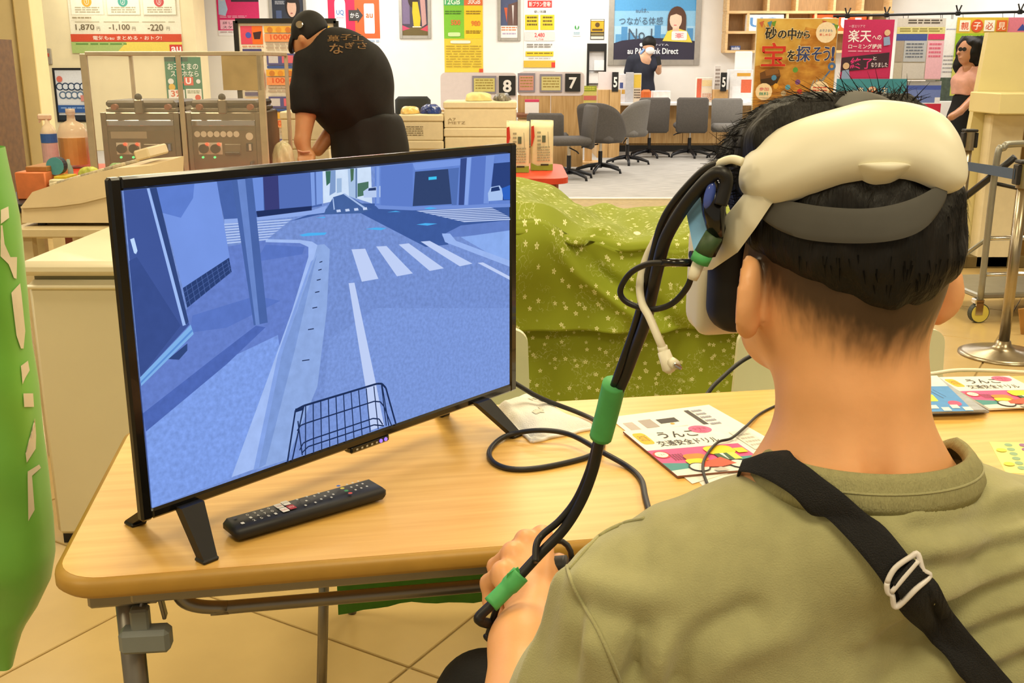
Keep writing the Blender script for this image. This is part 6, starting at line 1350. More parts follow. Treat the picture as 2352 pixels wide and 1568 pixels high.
# strands combed over the cap
def px_of(p):
    c, s = math.cos(PITCH), math.sin(PITCH); zc = p[1]*c-(p[2]-CAM_H)*s; return 1176+FPX*p[0]/zc, 784-FPX*(p[1]*s+(p[2]-CAM_H)*c)/zc
def covered(p):         # lies under the headset's cradle or pad: pressed flat
    x, y = px_of(p); q = (np.array(p)-HC)
    return q@fd < .03 and ((1690 < x < 2215 and 235 < y < 440) or (1730 < x < 2175 and 440 < y < 580))
def strands():
    r = np.random.RandomState(5); N = normals(WH, FH); mb_v = []; mb_f = []
    pick = r.choice(len(WH), 5200, replace=False)
    for i in pick:
        p = WH[i]; n = N[i]
        if n[2] < -.35: continue
        if (p[2]-1.138)-.22*(p[1]-.775)-2.2*((p-HC)@rd)**2 < .020 or covered(p): continue
        loc = p-HC; top = loc[2] > .055
        if loc@fd < .02 and loc[2] < .02 and r.rand() < .72: continue
        down = np.array([0, -.25, -1.]) if loc@fd < .02 else np.array([0, .5, -.7])
        flow = down if not top else (fd*(.8 if loc@fd > -.03 else -.9)+rd*np.sign(loc@rd)*.5+r.normal(0, .25, 3))
        if loc@fd > .02 and loc[2] > .02: flow = fd*1.0+rd*np.sign(loc@rd+.02)*.6-uz*.2+r.normal(0, .25, 3)
        flow = flow+r.normal(0, .13, 3); t_ = flow-n*(flow@n); t_ /= np.linalg.norm(t_)+1e-9
        L_ = r.uniform(.007, .014) if not top else r.uniform(.018, .034); lift = r.uniform(.02, .09) if not top else r.uniform(.02, .12)
        if r.rand() < .012: lift = r.uniform(.25, .5)
        s = np.cross(t_, n); w_ = r.uniform(.00035, .0007); prev = []
        for k in range(4):
            u = k/3; c = p+t_*L_*u+n*(.0006+lift*L_*u*(1-.55*u)); ww = w_*(1-.8*u); prev += [c-s*ww, c+s*ww]
        b = len(mb_v); mb_v += prev; mb_f += [(b, b+1, b+3, b+2), (b+2, b+3, b+5, b+4), (b+4, b+5, b+7, b+6)]
    o = MB(); o.v = [tuple(v) for v in mb_v]; o.f = mb_f; o.m = [0]*len(mb_f)
    ob = o.build('hair_strands', mat('hair_strand', '#0b0908', .8, var=.3, scale=40, spec=.1), man); ob['kind'] = 'stuff'
strands()
# t-shirt
M_shirt = mat('olive_cotton', '#a7a475', .9, var=.05, scale=55, bump=.25, bscale=700, sheen=.25)
def shirt_sd(P):
    d = sd_chain(P, [((.106, .806, .868), .066), ((.152, .812, .894), .064), ((.205, .820, .918), .060), ((.295, .832, .934), .066), ((.395, .852, .918), .060), ((.46, .868, .894), .062), ((.505, .88, .862), .066)], .02)
    d = smin(d, sd_el(P, (.30, .868, .77), (.205, .112, .165)), .04); d = smin(d, sd_el(P, (.30, .89, .56), (.185, .13, .26)), .08)
    d = smin(d, sd_el(P, (.298, .806, .938), (.088, .074, .064)), .022); d = smin(d, sd_el(P, (.205, .800, .845), (.085, .050, .10)), .05); d = smin(d, sd_el(P, (.405, .828, .84), (.085, .050, .10)), .05)
    sl = sd_chain(P, [((.110, .806, .868), .065), ((.090, .822, .81), .062), ((.064, .836, .765), .060), ((.03, .85, .70), .058)], .02)
    d = smin(d, sl, .022)
    d = smin(d, sd_chain(P, [((.505, .88, .862), .066), ((.55, .91, .77), .062)], .02), .025)
    neck = sd_rc(P, (.298, .838, .97), (.300, .836, 1.08), .079, .088); d = smax(d, -neck, .006)
    return d
WS, FS = nets(shirt_sd, (-.08, .68, .40), (.66, 1.06, 1.06), .0046); WS = relax(WS, FS, 2)
t0 = bvh(WS, FS)
# folds along measured lines: (pixels, height, width)
def px3(tree, pts, off=0): return [cast(tree, x, y, off) for x, y in pts]
folds = [([(1462, 1568), (1468, 1520), (1480, 1460)], -.016, .013), ([(1500, 1568), (1500, 1500), (1492, 1450)], .007, .012), ([(1560, 1568), (1590, 1500), (1640, 1450), (1720, 1412)], -.008, .014), ([(1620, 1568), (1680, 1500), (1800, 1455)], .005, .018), ([(1390, 1568), (1380, 1500), (1350, 1430)], .004, .012),
         ([(1330, 1330), (1400, 1350), (1500, 1370)], .004, .014), ([(1345, 1400), (1430, 1420), (1530, 1420)], -.004, .012),
         ([(2100, 1180), (2200, 1165), (2352, 1130)], .004, .008), ([(2110, 1215), (2220, 1200), (2352, 1175)], -.004, .009), ([(2130, 1265), (2240, 1240), (2352, 1215)], .005, .009), ([(2140, 1305), (2250, 1285), (2352, 1250)], -.005, .010), ([(2150, 1360), (2260, 1320), (2352, 1290)], .006, .010), ([(2170, 1400), (2270, 1360), (2352, 1335)], -.005, .010), ([(2190, 1440), (2280, 1400), (2352, 1375)], .005, .010), ([(2200, 1485), (2290, 1440), (2352, 1420)], -.005, .011), ([(2215, 1530), (2300, 1490), (2352, 1470)], .006, .012), ([(2240, 1568), (2352, 1510)], -.005, .011),
         ([(1980, 1460), (2080, 1400), (2100, 1350)], .004, .012), ([(2040, 1568), (2110, 1490), (2130, 1440)], -.005, .014),
         ([(1290, 1330), (1268, 1400), (1240, 1480), (1205, 1568)], .005, .010), ([(1318, 1390), (1320, 1450), (1310, 1530)], -.006, .012), ([(1355, 1480), (1345, 1568)], .005, .010),
         ([(1440, 1175), (1470, 1230), (1480, 1300)], -.003, .012), ([(1560, 1140), (1570, 1190)], -.003, .014)]
NS = normals(WS, FS); D = np.zeros(len(WS))
for pts, A, wd in folds:
    L_ = [np.array(p) for p in catmull(px3(t0, pts), 5)]; best = np.full(len(WS), 9.)
    for a, b in zip(L_, L_[1:]): best = np.minimum(best, np.linalg.norm(WS-a-np.clip(((WS-a)@(b-a))/max(1e-9, (b-a)@(b-a)), 0, 1)[:, None]*(b-a), axis=1))
    D += 1.5*A*np.exp(-(best/wd)**2)
D += .0012*wrinkle(WS, 38, 1)
WS = relax(WS+NS*D[:, None], FS, 1)
mesh_np('tshirt', WS, FS, M_shirt, man); shirt = bvh(WS, FS)
# ribbed collar
CC = Vector((.300, .838, 0)); cr = Vector((.985, .17, 0)); cf = Vector((-.17, .985, 0)); P = []
for (a, b, z0, z1) in ((.080, .074, .998, 1.000), (.083, .077, 1.004, 1.011), (.0865, .080, 1.004, 1.012), (.092, .084, .998, 1.006), (.098, .087, .989, .997), (.102, .089, .979, .987), (.100, .085, .970, .977)):
    row = []
    for i in range(64):
        t = 2*math.pi*i/64; bk = (1-math.sin(t))/2; zz = z0+(z1-z0)*bk-.02*max(0, math.sin(t))*0
        row.append(CC+cr*a*math.cos(t)+cf*b*math.sin(t)+Vector((0, 0, zz-.06*max(0, math.sin(t))**1.2)))
    P.append(row)
co = MB().grid(P, True).build('collar', mat('olive_rib', '#9f9b6e', .9, var=.06, scale=12, stretch=(14, 14, 1), bump=.5, bscale=60), man, smooth=True, fix=True)
md = co.modifiers.new('t', 'SOLIDIFY'); md.thickness = .0025
MB().tube(catmull([p+Vector((0, 0, .001)) for p in P[4]], 1, True)+[P[4][0]], .0009, 5).build('collar_stitch', M_shirt, co)
# seams
for pts in ([(1303, 1300), (1318, 1345), (1345, 1395), (1375, 1450), (1400, 1505), (1425, 1568)], [(1310, 1306), (1342, 1268), (1380, 1228), (1425, 1204), (1480, 1190)]):
    MB().tube([cast(shirt, q.x, q.y, .0004) for q in catmull([(x, y, 0) for x, y in pts], 10)], .0017, 6).build('sleeve_seam', M_shirt, man, smooth=True)
# trousers and shoes
M_trs = mat('black_trousers', '#121212', .85, var=.15, scale=40, bump=.2, bscale=300)
def legs(P):
    d = sd_el(P, (.30, .90, .50), (.175, .13, .10))
    d = smin(d, sd_chain(P, [((.20, .92, .505), .085), ((-.035, 1.22, .500), .066), ((-.04, 1.24, .47), .062), ((-.02, 1.22, .10), .048)], .02), .05)
    d = smin(d, sd_chain(P, [((.40, .94, .505), .085), ((.46, 1.34, .505), .066), ((.46, 1.36, .47), .062), ((.46, 1.34, .10), .048)], .02), .05)
    return smax(d, .085-P[..., 2], .01)
WL, FL = nets(legs, (-.16, .72, .06), (.58, 1.46, .66), .012); mesh_np('trousers', relax(WL, FL, 2), FL, M_trs, man)
for x, y in ((-.02, 1.22), (.46, 1.34)): MB().ell((x, y+.05, .05), (.05, .13, .0495), 18, 10).build('shoe', M_mblack, man, smooth=True)
st = thing('stool', 'black round stool under the seated man', 'stool', (.30, .90, 0)); MB().lathe([(.02, 0), (.16, .0), (.17, .015), (.17, .03), (.15, .04), (.02, .04)], (.30, .90, .372), 28).build('seat', M_mblack, st, smooth=True)
for k in range(4): a = R(45+90*k); MB().tube([(.30+.12*math.cos(a), .90+.12*math.sin(a), .375), (.30+.17*math.cos(a), .90+.17*math.sin(a), 0)], .012, 8).build('leg', M_steel, st)
# shoulder strap with buckle
up_e = [(1730, 1070), (1752, 1061), (1793, 1051), (1834, 1063), (1889, 1097), (1953, 1143), (2027, 1216), (2091, 1290), (2150, 1363), (2214, 1441), (2306, 1555), (2340, 1600)]
lo_e = [(1722, 1091), (1748, 1092), (1793, 1111), (1848, 1148), (1898, 1191), (1958, 1248), (2027, 1328), (2095, 1418), (2155, 1491), (2219, 1568), (2290, 1655), (2320, 1700)]
coltree_v = [v for r_ in P for v in r_]; nC = 64
WC = np.array([tuple(v) for v in coltree_v]); FC = [(i*nC+j, i*nC+(j+1) % nC, (i+1)*nC+(j+1) % nC, (i+1)*nC+j) for i in range(len(P)-1) for j in range(nC)]
bothtree = BVHTree.FromPolygons([Vector(v) for v in np.concatenate([WS, WC])], [tuple(f) for f in FS]+[tuple(i+len(WS) for i in f) for f in FC])
def ribbon(ue, le, tree, off, nseg=6, m=7):
    U = catmull([(x, y, 0) for x, y in ue], nseg); Lo = catmull([(x, y, 0) for x, y in le], nseg); G = []
    for a, b in zip(U, Lo):
        G.append([cast(tree, a.x+(b.x-a.x)*k/(m-1), a.y+(b.y-a.y)*k/(m-1), off) for k in range(m)])
    for _ in range(4):          # webbing bridges small hollows
        G = [G[0]]+[[(G[i-1][k]+G[i][k]*2+G[i+1][k])/4 for k in range(m)] for i in range(1, len(G)-1)]+[G[-1]]
    return G
sg = thing('shoulder_bag_strap', 'black webbing bag strap running across the man\'s back', 'strap', (.33, .76, .95))
G = ribbon(up_e, lo_e, bothtree, .0095); over = Vector((-.02, .06, -.02))
G = [[p+Vector((.004, .05, -.09)) for p in G[0]], [p+Vector((.003, .032, -.045)) for p in G[0]], [p+Vector((.001, .012, -.014)) for p in G[0]]]+G
o = MB().grid(G).build('webbing', mat('black_webbing', '#121113', .8, var=.2, scale=90, bump=.6, bscale=900), sg, smooth=True); md = o.modifiers.new('t', 'SOLIDIFY'); md.thickness = .0022; md.offset = 0
ring = [(2030, 1318), (2045, 1292), (2078, 1272), (2096, 1270), (2104, 1290), (2108, 1312), (2092, 1340), (2066, 1362), (2052, 1362), (2044, 1342), (2032, 1336)]
MB().tube(catmull(px3(shirt, ring, .013), 4, True)+[px3(shirt, ring, .013)[0]], .0022, 8, flat=1.3).build('buckle', mat('pale_buckle', '#e2dcd8', .35, var=.03), sg, smooth=True)
MB().tube(catmull(px3(shirt, [(2040, 1336), (2062, 1312), (2096, 1278)], .0145), 4), .002, 8).build('buckle_bar', MATS['pale_buckle'], sg, smooth=True)
mb = MB().grid(ribbon([(2040, 1318), (2078, 1278), (2088, 1276)], [(2066, 1350), (2098, 1318), (2106, 1306)], shirt, .0155, 4, 4)); o = mb.build('strap_loop', MATS['black_webbing'], sg, smooth=True); md = o.modifiers.new('t', 'SOLIDIFY'); md.thickness = .002

# --- man in black bending over the stall
YM = 6.62; SM = 2400/(YM*1.0)
def A_(x, y, dy=0): return at(x, y, YM+dy)
mk = thing('person', 'man in black t-shirt, apron and cap bending over the stall', 'person', (A_(830, 300).x, YM+.1, 0))
def r_(px): return px/SM
M_skin2 = skin_mat('stall_man_skin', '#c08a60')
M_tee = mat('black_tee', '#0c0b0a', .9, var=.2, scale=30, bump=.2, bscale=300); M_apr = mat('black_apron', '#0a0a0b', .8, var=.2, scale=20)
def mbody(P):
    d = sd_el(P, A_(716, 84, .0), (r_(36), r_(42), r_(43))); d = smin(d, sd_el(P, A_(702, 108, -.02), (r_(26), r_(30), r_(28))), .05); d = smin(d, sd_rc(P, A_(735, 105), A_(775, 130, .02), r_(27), r_(30)), .04)
    d = smin(d, sd_el(P, A_(694, 90, -.115), (r_(9), r_(8), r_(14))), .012)
    d = smin(d, sd_rc(P, A_(684, 96, -.03), A_(676, 104, -.03), r_(6), r_(5)), .02)
    d = smin(d, sd_rc(P, A_(775, 130, .02), A_(850, 330, .1), r_(40), r_(55)), .05)
    a = sd_chain(P, [(A_(712, 160, -.05), r_(30)), (A_(703, 258, -.10), r_(23)), (A_(694, 325, -.16), r_(17)), (A_(700, 350, -.18), r_(15))], .02); d = smin(d, a, .03)
    for k in range(4): d = smin(d, sd_chain(P, [(A_(690+9*k, 352, -.18), r_(6)), (A_(686+10*k, 366, -.22), r_(5.5)), (A_(688+10*k, 376, -.24), r_(5))], .006), .008)
    d = smin(d, sd_chain(P, [(A_(712, 346, -.17), r_(7)), (A_(722, 362, -.20), r_(6))], .006), .01)
    a2 = sd_chain(P, [(A_(840, 160, .2), r_(30)), (A_(800, 250, .16), r_(22)), (A_(730, 345, .02), r_(15))], .02); d = smin(d, a2, .03)
    for s in (-.08, .10): d = smin(d, sd_chain(P, [(A_(850, 330, .1)+Vector((s, 0, 0)), .09), (Vector((A_(855, 330).x+s, YM+.14, .45)), .07), (Vector((A_(855, 330).x+s, YM+.16, .08)), .05)], .03), .05)
    return d
Wm, Fm = nets(mbody, (A_(640, 100).x, YM-.34, .02), (A_(940, 100).x+.05, YM+.42, 1.72), .016); mesh_np('body', relax(Wm, Fm, 1), Fm, M_skin2, mk)
def mshirt(P):
    d = sd_chain(P, [(A_(764, 122, -.02), r_(50)), (A_(786, 158, .02), r_(86)), (A_(800, 215, .06), r_(92)), (A_(826, 262, .10), r_(80))], .06)
    d = smin(d, sd_el(P, A_(850, 190, .10), (r_(52), .16, r_(80))), .06)
    sl = sd_chain(P, [(A_(722, 150, -.03), r_(48)), (A_(704, 210, -.08), r_(36)), (A_(704, 240, -.10), r_(35))], .03); sl = smax(sl, (A_(704, 258).z-P[..., 2])*.9, .008)
    d = smin(d, sl, .03); d = smax(d, -sd_rc(P, A_(700, 70), A_(745, 112, -.005), r_(30), r_(32)), .02)
    x = (P[..., 0]-A_(800, 200).x); d = d+.006*np.sin(x*34+P[..., 2]*16)*np.clip((1.3-P[..., 2])*3, 0, 1)
    return d
Wt, Ft = nets(mshirt, (A_(640, 100).x, YM-.36, .85), (A_(960, 100).x, YM+.44, 1.62), .014); Wt = relax(Wt, Ft, 1); mesh_np('tshirt', Wt, Ft, M_tee, mk); teetree = bvh(Wt, Ft)
def mapron(P):
    d = sd_chain(P, [(A_(835, 268, .10), r_(86)), (A_(846, 310, .11), r_(84)), (A_(850, 350, .12), r_(88)), (Vector((A_(850, 350).x, YM+.13, .42)), .22)], .04); d = smax(d, (P[..., 2]-A_(840, 262).z), .02)
    return d+.008*np.sin((P[..., 0])*40+P[..., 2]*5)
Wp, Fp = nets(mapron, (A_(700, 300).x, YM-.3, .25), (A_(990, 300).x, YM+.5, 1.12), .02); mesh_np('apron', relax(Wp, Fp, 1), Fp, M_apr, mk)
def wrap_text(s, box, tree, m, par, off=.004, bold=.03):
    V, F, a = text_mesh(s, bold); x0, y0, x1, y1 = box; pts = []
    for u, v in V: pts.append(cast(tree, x0+(x1-x0)*u, y1+(y0-y1)*v, off))
    MB().add(pts, F).build('shirt_lettering', m, par)
M_gold = mat('gold_print', '#7a5c38', .7, var=.05)
for ch, bx in (('菓', (752, 82, 780, 96)), ('子', (782, 80, 808, 93)), ('工', (810, 82, 834, 95)), ('な', (757, 101, 789, 124)), ('ぎ', (792, 98, 814, 112)), ('さ', (820, 98, 842, 113))): wrap_text(ch, bx, teetree, M_gold, mk)
def mcap(P):
    d = sd_el(P, A_(712, 72, .0), (r_(41), r_(48), r_(45))); pl = (P[..., 2]-A_(712, 76).z)-.42*(P[..., 0]-A_(712, 76).x)*-1
    nrm = np.array([-.62, 0, .78]); d = smax(d, -((P-np.array(A_(722, 82)))@nrm+.012), .012)
    br = sd_el(P, A_(676, 96, -.005), (.028, .085, .075), np.array(Matrix.Rotation(R(18), 3, 'Y'))); br = smax(br, -(sd_el(P, A_(684, 94, -.005), (.030, .085, .075), np.array(Matrix.Rotation(R(18), 3, 'Y')))), .006)
    return smin(d, br, .012)
Wc, Fc = nets(mcap, (A_(640, 60).x, YM-.2, 1.3), (A_(780, 60).x, YM+.2, 1.7), .008); mesh_np('cap', relax(Wc, Fc, 1), Fc, mat('black_cap', '#121211', .8, var=.15, scale=60), mk)
q = A_(688, 57, -.135); MB().lathe([(.018, 0), (.022, .002), (.022, .006), (.018, .008)], q, 16, (0, -1, .3)).build('cap_clasp', M_chr, mk)
MB().tube([A_(684, 346, -.225), A_(695, 349, -.23), A_(712, 348, -.22)], .006, 6).build('wristband', mat('pink_band', '#d8a890', .5, var=.05), mk)

# --- clerk behind the counter
YC = 17.0
def K_(x, y, dy=0): return at(x, y, YC+dy)
def k_(px): return px*YC/2400
ck = thing('person', 'masked shop clerk in navy polo shirt looking at his phone', 'person', (K_(1475, 200).x, YC, 0))
def cbody(P):
    d = sd_el(P, K_(1490, 106), (k_(13), k_(14), k_(17))); d = smin(d, sd_el(P, K_(1493, 117, -.04), (k_(9), k_(9), k_(10))), .03); d = smin(d, sd_rc(P, K_(1487, 118), K_(1477, 135), k_(8), k_(10)), .02)
    d = smin(d, sd_rc(P, K_(1477, 140), K_(1480, 200), k_(20), k_(20)), .04)
    d = smin(d, sd_chain(P, [(K_(1500, 140, -.05), k_(9)), (K_(1513, 165, -.12), k_(6)), (K_(1515, 152, -.25), k_(5))], .02), .02)
    for k in range(4): d = smin(d, sd_rc(P, K_(1511+2.4*k, 147, -.27), K_(1508+2.4*k, 141, -.29), k_(1.4), k_(1.3)), .006)
    for s in (-.1, .1): d = smin(d, sd_rc(P, Vector((K_(1480, 200).x+s, YC, .85)), Vector((K_(1480, 200).x+s, YC, .06)), .09, .06), .04)
    return d
Wk, Fk = nets(cbody, (K_(1420, 100).x, YC-.34, .0), (K_(1530, 100).x, YC+.2, 1.76), .018); mesh_np('body', relax(Wk, Fk, 1), Fk, skin_mat('clerk_skin', '#c89a78'), ck)
def cpolo(P):
    d = sd_chain(P, [(K_(1468, 142), k_(19)), (K_(1476, 165), k_(24)), (K_(1480, 205), k_(22)), (Vector((K_(1480, 205).x, YC, .80)), k_(23))], .05); d = smin(d, sd_rc(P, K_(1452, 142), K_(1500, 138), k_(11), k_(9)), .05)
    d = smin(d, sd_chain(P, [(K_(1452, 140), k_(13)), (K_(1444, 165, -.02), k_(11))], .02), .03); d = smin(d, sd_chain(P, [(K_(1498, 138, -.02), k_(12)), (K_(1506, 154, -.1), k_(9))], .02), .03)
    return smax(d, -sd_rc(P, K_(1484, 120), K_(1479, 130), k_(8), k_(9)), .01)
Wk, Fk = nets(cpolo, (K_(1420, 100).x, YC-.3, .72), (K_(1530, 100).x, YC+.3, 1.52), .016); mesh_np('polo_shirt', relax(Wk, Fk, 1), Fk, mat('navy_cotton', '#1a1d2c', .85, var=.15, scale=20), ck)
def chair_(P):
    d = sd_el(P, K_(1491, 99, .01), (k_(15.5), k_(17), k_(16))); return smax(d, -((P[..., 2]-K_(1491, 108).z)+.5*(P[..., 1]-YC)*1.0+.02), .01)
Wk, Fk = nets(chair_, (K_(1465, 90).x, YC-.2, 1.4), (K_(1515, 90).x, YC+.22, 1.8), .011); mesh_np('hair', relax(Wk, Fk, 1), Fk, M_hair, ck)
MB().ell(K_(1493, 116, -.085), (k_(10), .035, k_(8)), 14, 8).build('face_mask', mat('white_mask', '#f0efec', .8, var=.03), ck, smooth=True)
MB().box(K_(1516, 138, -.31), (.035, .012, .10), bev=.004, ry=R(-20)).build('collar_trim', mat('blue_trim', '#6a90c8', .7, var=.05), ck) if False else MB().tube([K_(1471, 125, -.08), K_(1476, 118, -.06), K_(1480, 113, -.05)], .018, 8).build('collar', mat('blue_trim', '#7a9ccc', .7, var=.05), ck, smooth=True)
ph = thing('phone', 'dark phone held up in the clerk\'s hand', 'phone', K_(1513, 139, -.30)); MB().box((0, 0, .0), (.075, .012, .14), bev=.004, rz=R(25), ry=R(-12)).build('casing', M_mblack, ph, local=True); MB().box((0, .008, 0), (.06, .004, .12), rz=R(25), ry=R(-12)).build('display', MATS['dark_display'], ph, local=True)

# --- woman in pink blouse
YF = 11.3
def W__(x, y, dy=0): return at(x, y, YF+dy)
def w_(px): return px*YF/2400
wm = thing('person', 'woman with black bob hair in pink blouse and black skirt', 'person', (W__(2225, 250).x, YF, 0))
def fbody(P):
    d = sd_el(P, W__(2226, 114), (w_(24), w_(24), w_(30))); d = smin(d, sd_el(P, W__(2216, 132, -.02), (w_(13), w_(14), w_(16))), .03); d = smin(d, sd_rc(P, W__(2202, 118, -.03), W__(2200, 123, -.035), w_(3), w_(4)), .015)
    d = smin(d, sd_el(P, W__(2205, 133, -.05), (w_(4), w_(5), w_(2.5))), .008)
    d = smin(d, sd_rc(P, W__(2228, 140), W__(2226, 165, .02), w_(12), w_(14)), .02)
    d = smin(d, sd_rc(P, W__(2222, 175, .02), W__(2222, 250, .02), w_(25), w_(26)), .05)
    d = smin(d, sd_chain(P, [(W__(2246, 185, -.08), w_(11)), (W__(2243, 218, -.14), w_(9.5)), (W__(2205, 256, -.26), w_(8)), (W__(2186, 268, -.32), w_(8.5))], .02), .03)
    for k in range(4): d = smin(d, sd_chain(P, [(W__(2184-1.5*k, 264+4*k, -.32), w_(3.0)), (W__(2175+0*k, 270+4*k, -.36), w_(2.6)), (W__(2172+k, 278+3.5*k, -.36), w_(2.4))], .006), .008)
    for s in (-.08, .08): d = smin(d, sd_rc(P, Vector((W__(2222, 250).x+s, YF+.02, .8)), Vector((W__(2222, 250).x+s, YF+.02, .03)), .07, .04), .04)
    return d
Wf, Ff = nets(fbody, (W__(2160, 100).x, YF-.45, .0), (W__(2275, 100).x, YF+.25, 1.6), .013); mesh_np('body', relax(Wf, Ff, 1), Ff, skin_mat('woman_skin', '#c08a66'), wm)
def fbl(P):
    d = sd_chain(P, [(W__(2226, 168, .01), w_(24)), (W__(2220, 190, .0), w_(31)), (W__(2218, 212, .0), w_(31))], .04); d = smin(d, sd_chain(P, [(W__(2244, 172, -.04), w_(16)), (W__(2247, 195, -.10), w_(13)), (W__(2246, 210, -.12), w_(13))], .02), .03)
    d = smax(d, (W__(2220, 217).z-P[..., 2]), .01); d = smax(d, -sd_rc(P, W__(2222, 150, -.03), W__(2215, 165, -.10), w_(9), w_(6)), .01)
    return d+.006*np.sin(P[..., 0]*45+P[..., 2]*30)
Wf, Ff = nets(fbl, (W__(2165, 100).x, YF-.35, .85), (W__(2280, 100).x, YF+.3, 1.3), .011); mesh_np('blouse', relax(Wf, Ff, 1), Ff, mat('pink_cotton', '#e0a996', .85, var=.08, scale=20), wm)
def fsk(P):
    d = sd_chain(P, [(W__(2218, 226, .0), w_(29)), (W__(2214, 270, .02), w_(36)), (Vector((W__(2212, 300).x, YF+.03, .45)), w_(40))], .04); return smax(d, P[..., 2]-W__(2218, 216).z, .01)+.006*np.sin(P[..., 0]*30)
Wf, Ff = nets(fsk, (W__(2150, 300).x-.05, YF-.35, .2), (W__(2285, 300).x, YF+.35, 1.1), .018); mesh_np('skirt', relax(Wf, Ff, 1), Ff, mat('black_skirt', '#0c0c0d', .85, var=.2), wm)
def fha(P):
    d = sd_el(P, W__(2232, 112, .03), (w_(33), w_(34), w_(37))); d = smin(d, sd_el(P, W__(2247, 138, .03), (w_(22), w_(24), w_(28))), .04); d = smin(d, sd_el(P, W__(2203, 148, .06), (w_(13), w_(14), w_(20))), .03)
    d = d+.012*wrinkle(P, 32); f = sd_el(P, W__(2207, 122, -.12), (w_(21), w_(30), w_(30))); d = smax(d, -f, .02)
    return d
Wf, Ff = nets(fha, (W__(2170, 100).x, YF-.25, 1.0), (W__(2285, 100).x, YF+.3, 1.6), .011); mesh_np('hair', relax(Wf, Ff, 1), Ff, M_hair, wm)
for s in (0, 1): c = W__(2206+9*s, 113, -.13+.02*s); MB().lathe([(.018, 0), (.021, .001), (.021, .003), (.018, .004)], c, 14, (-.4, -1, 0)).build('eyeglass_rim', M_mblack, wm)

# ------------------------------------------------------------------ headset
M_hw = mat('headset_white', '#eee9d2', .42, var=.012, scale=9, spec=.4)
M_hg = mat('headset_grey', '#4a4843', .7, var=.06, scale=30)
M_gask = mat('black_gasket', '#111114', .6, var=.1, scale=40)
hs = thing('vr_headset', 'white virtual reality headset with rear cradle strapped on the man\'s head', 'headset', tuple(HC))
def ellW(r, dz=.0, db=0.):
    P_ = []; n, m_ = 64, 40; c = hp(0, db, dz)
    for j in range(m_+1):
        ph = math.pi*j/m_; P_.append([Vector(c+rd*r[0]*math.sin(ph)*math.cos(2*math.pi*i/n)+fd*r[1]*math.sin(ph)*math.sin(2*math.pi*i/n)+uz*r[2]*math.cos(ph)) for i in range(n)])
    V = [v for r__ in P_ for v in r__]; F = [(i*n+j, i*n+(j+1) % n, (i+1)*n+(j+1) % n, (i+1)*n+j) for i in range(m_) for j in range(n)]
    return BVHTree.FromPolygons(V, F)
E1 = ellW((.089, .111, .116)); E0 = ellW((.086, .108, .112))
def shell(name, top, bot, tree, bulge, thick, m, par, n=6, k=11, pw=.36, base=.002):
    U = catmull([(x, y, 0) for x, y in top], n); Lo = catmull([(x, y, 0) for x, y in bot], n); G = []; hc = Vector(HC); nn_ = len(U); tap = [(.35+.65*math.sin(math.pi*i/(nn_-1))**.6) for i in range(nn_)]
    for a, b in zip(U, Lo):
        row = []; inn = []
        for i in range(k):
            t = i/(k-1); p = cast(tree, a.x+(b.x-a.x)*t, a.y+(b.y-a.y)*t, 0); nr = (p-hc).normalized(); e = (math.sin(math.pi*min(1, max(0, t))))**pw
            row.append(p+nr*(base+bulge*e*tap[len(G)])); inn.append(p-nr*thick)
        G.append(row+inn[::-1])
    for _ in range(3): G = [G[0]]+[[(G[i-1][q]+G[i][q]*2+G[i+1][q])/4 for q in range(2*k)] for i in range(1, len(G)-1)]+[G[-1]]
    mb = MB().grid(G, True); mb.add(G[0], [tuple(range(2*k))[::-1]]); mb.add(G[-1], [tuple(range(2*k))])
    return autosmooth(mb.build(name, m, par, fix=True), 70)
top = [(1724, 432), (1726, 396), (1744, 356), (1784, 324), (1850, 294), (1930, 272), (1990, 256), (2050, 258), (2105, 268), (2145, 286), (2172, 318), (2188, 358), (2196, 400)]
bot = [(1726, 456), (1738, 464), (1758, 469), (1800, 464), (1870, 438), (1930, 418), (1990, 407), (2050, 403), (2100, 409), (2138, 424), (2162, 436), (2182, 441), (2198, 438)]
shell('rear_cradle', top, bot, E1, .020, .004, M_hw, hs)
shell('release_tab', [(1968, 398), (2000, 396), (2040, 394), (2076, 398)], [(1972, 402), (2000, 417), (2040, 418), (2074, 402)], E1, .010, .004, M_hw, hs, base=.009)
shell('rear_pad', [(1737, 468), (1770, 466), (1815, 465), (1890, 477), (1980, 482), (2047, 473), (2100, 456), (2137, 436), (2160, 428)], [(1740, 476), (1757, 504), (1802, 533), (1869, 553), (1980, 559), (2070, 548), (2125, 520), (2160, 472), (2168, 446)], E0, .0012, .004, M_hg, hs, base=.0035)
# side arms: from the cradle forward along the head to the visor
def armplate(s, pts, wds):
    P_ = [];
    for (a, b, c), wd in zip(pts, wds):
        o_ = Vector(hp(a, b, c)); out = Vector(rd)*s; k_i = len(P_); q0, q1 = pts[max(0, k_i-1)], pts[min(len(pts)-1, k_i+1)]; dr = Vector(hp(*q1))-Vector(hp(*q0)); u = out.cross(dr).normalized(); u = u if u.z > 0 else -u
        P_.append([o_+u*wd, o_+u*wd*.7+out*.004, o_+out*.005, o_-u*wd*.7+out*.004, o_-u*wd, o_-u*wd*.8-out*.003, o_-out*.004, o_+u*wd*.8-out*.003])
    n = len(P_); out = []
    for i in range(n-1):
        for k in range(6): out.append([P_[i][j].lerp(P_[i+1][j], k/6) for j in range(8)])
    out.append(P_[-1]); mb = MB().grid(out, True); mb.add(out[0], [tuple(range(8))]); mb.add(out[-1], [tuple(range(8))[::-1]]); return autosmooth(mb.build('side_arm', M_hw, hs, fix=True), 60)
armplate(-1, [(-.086, -.016, .044), (-.0925, -.002, .028), (-.0955, .018, .008), (-.095, .06, -.014), (-.086, .10, -.024)], (.012, .017, .018, .017, .016))
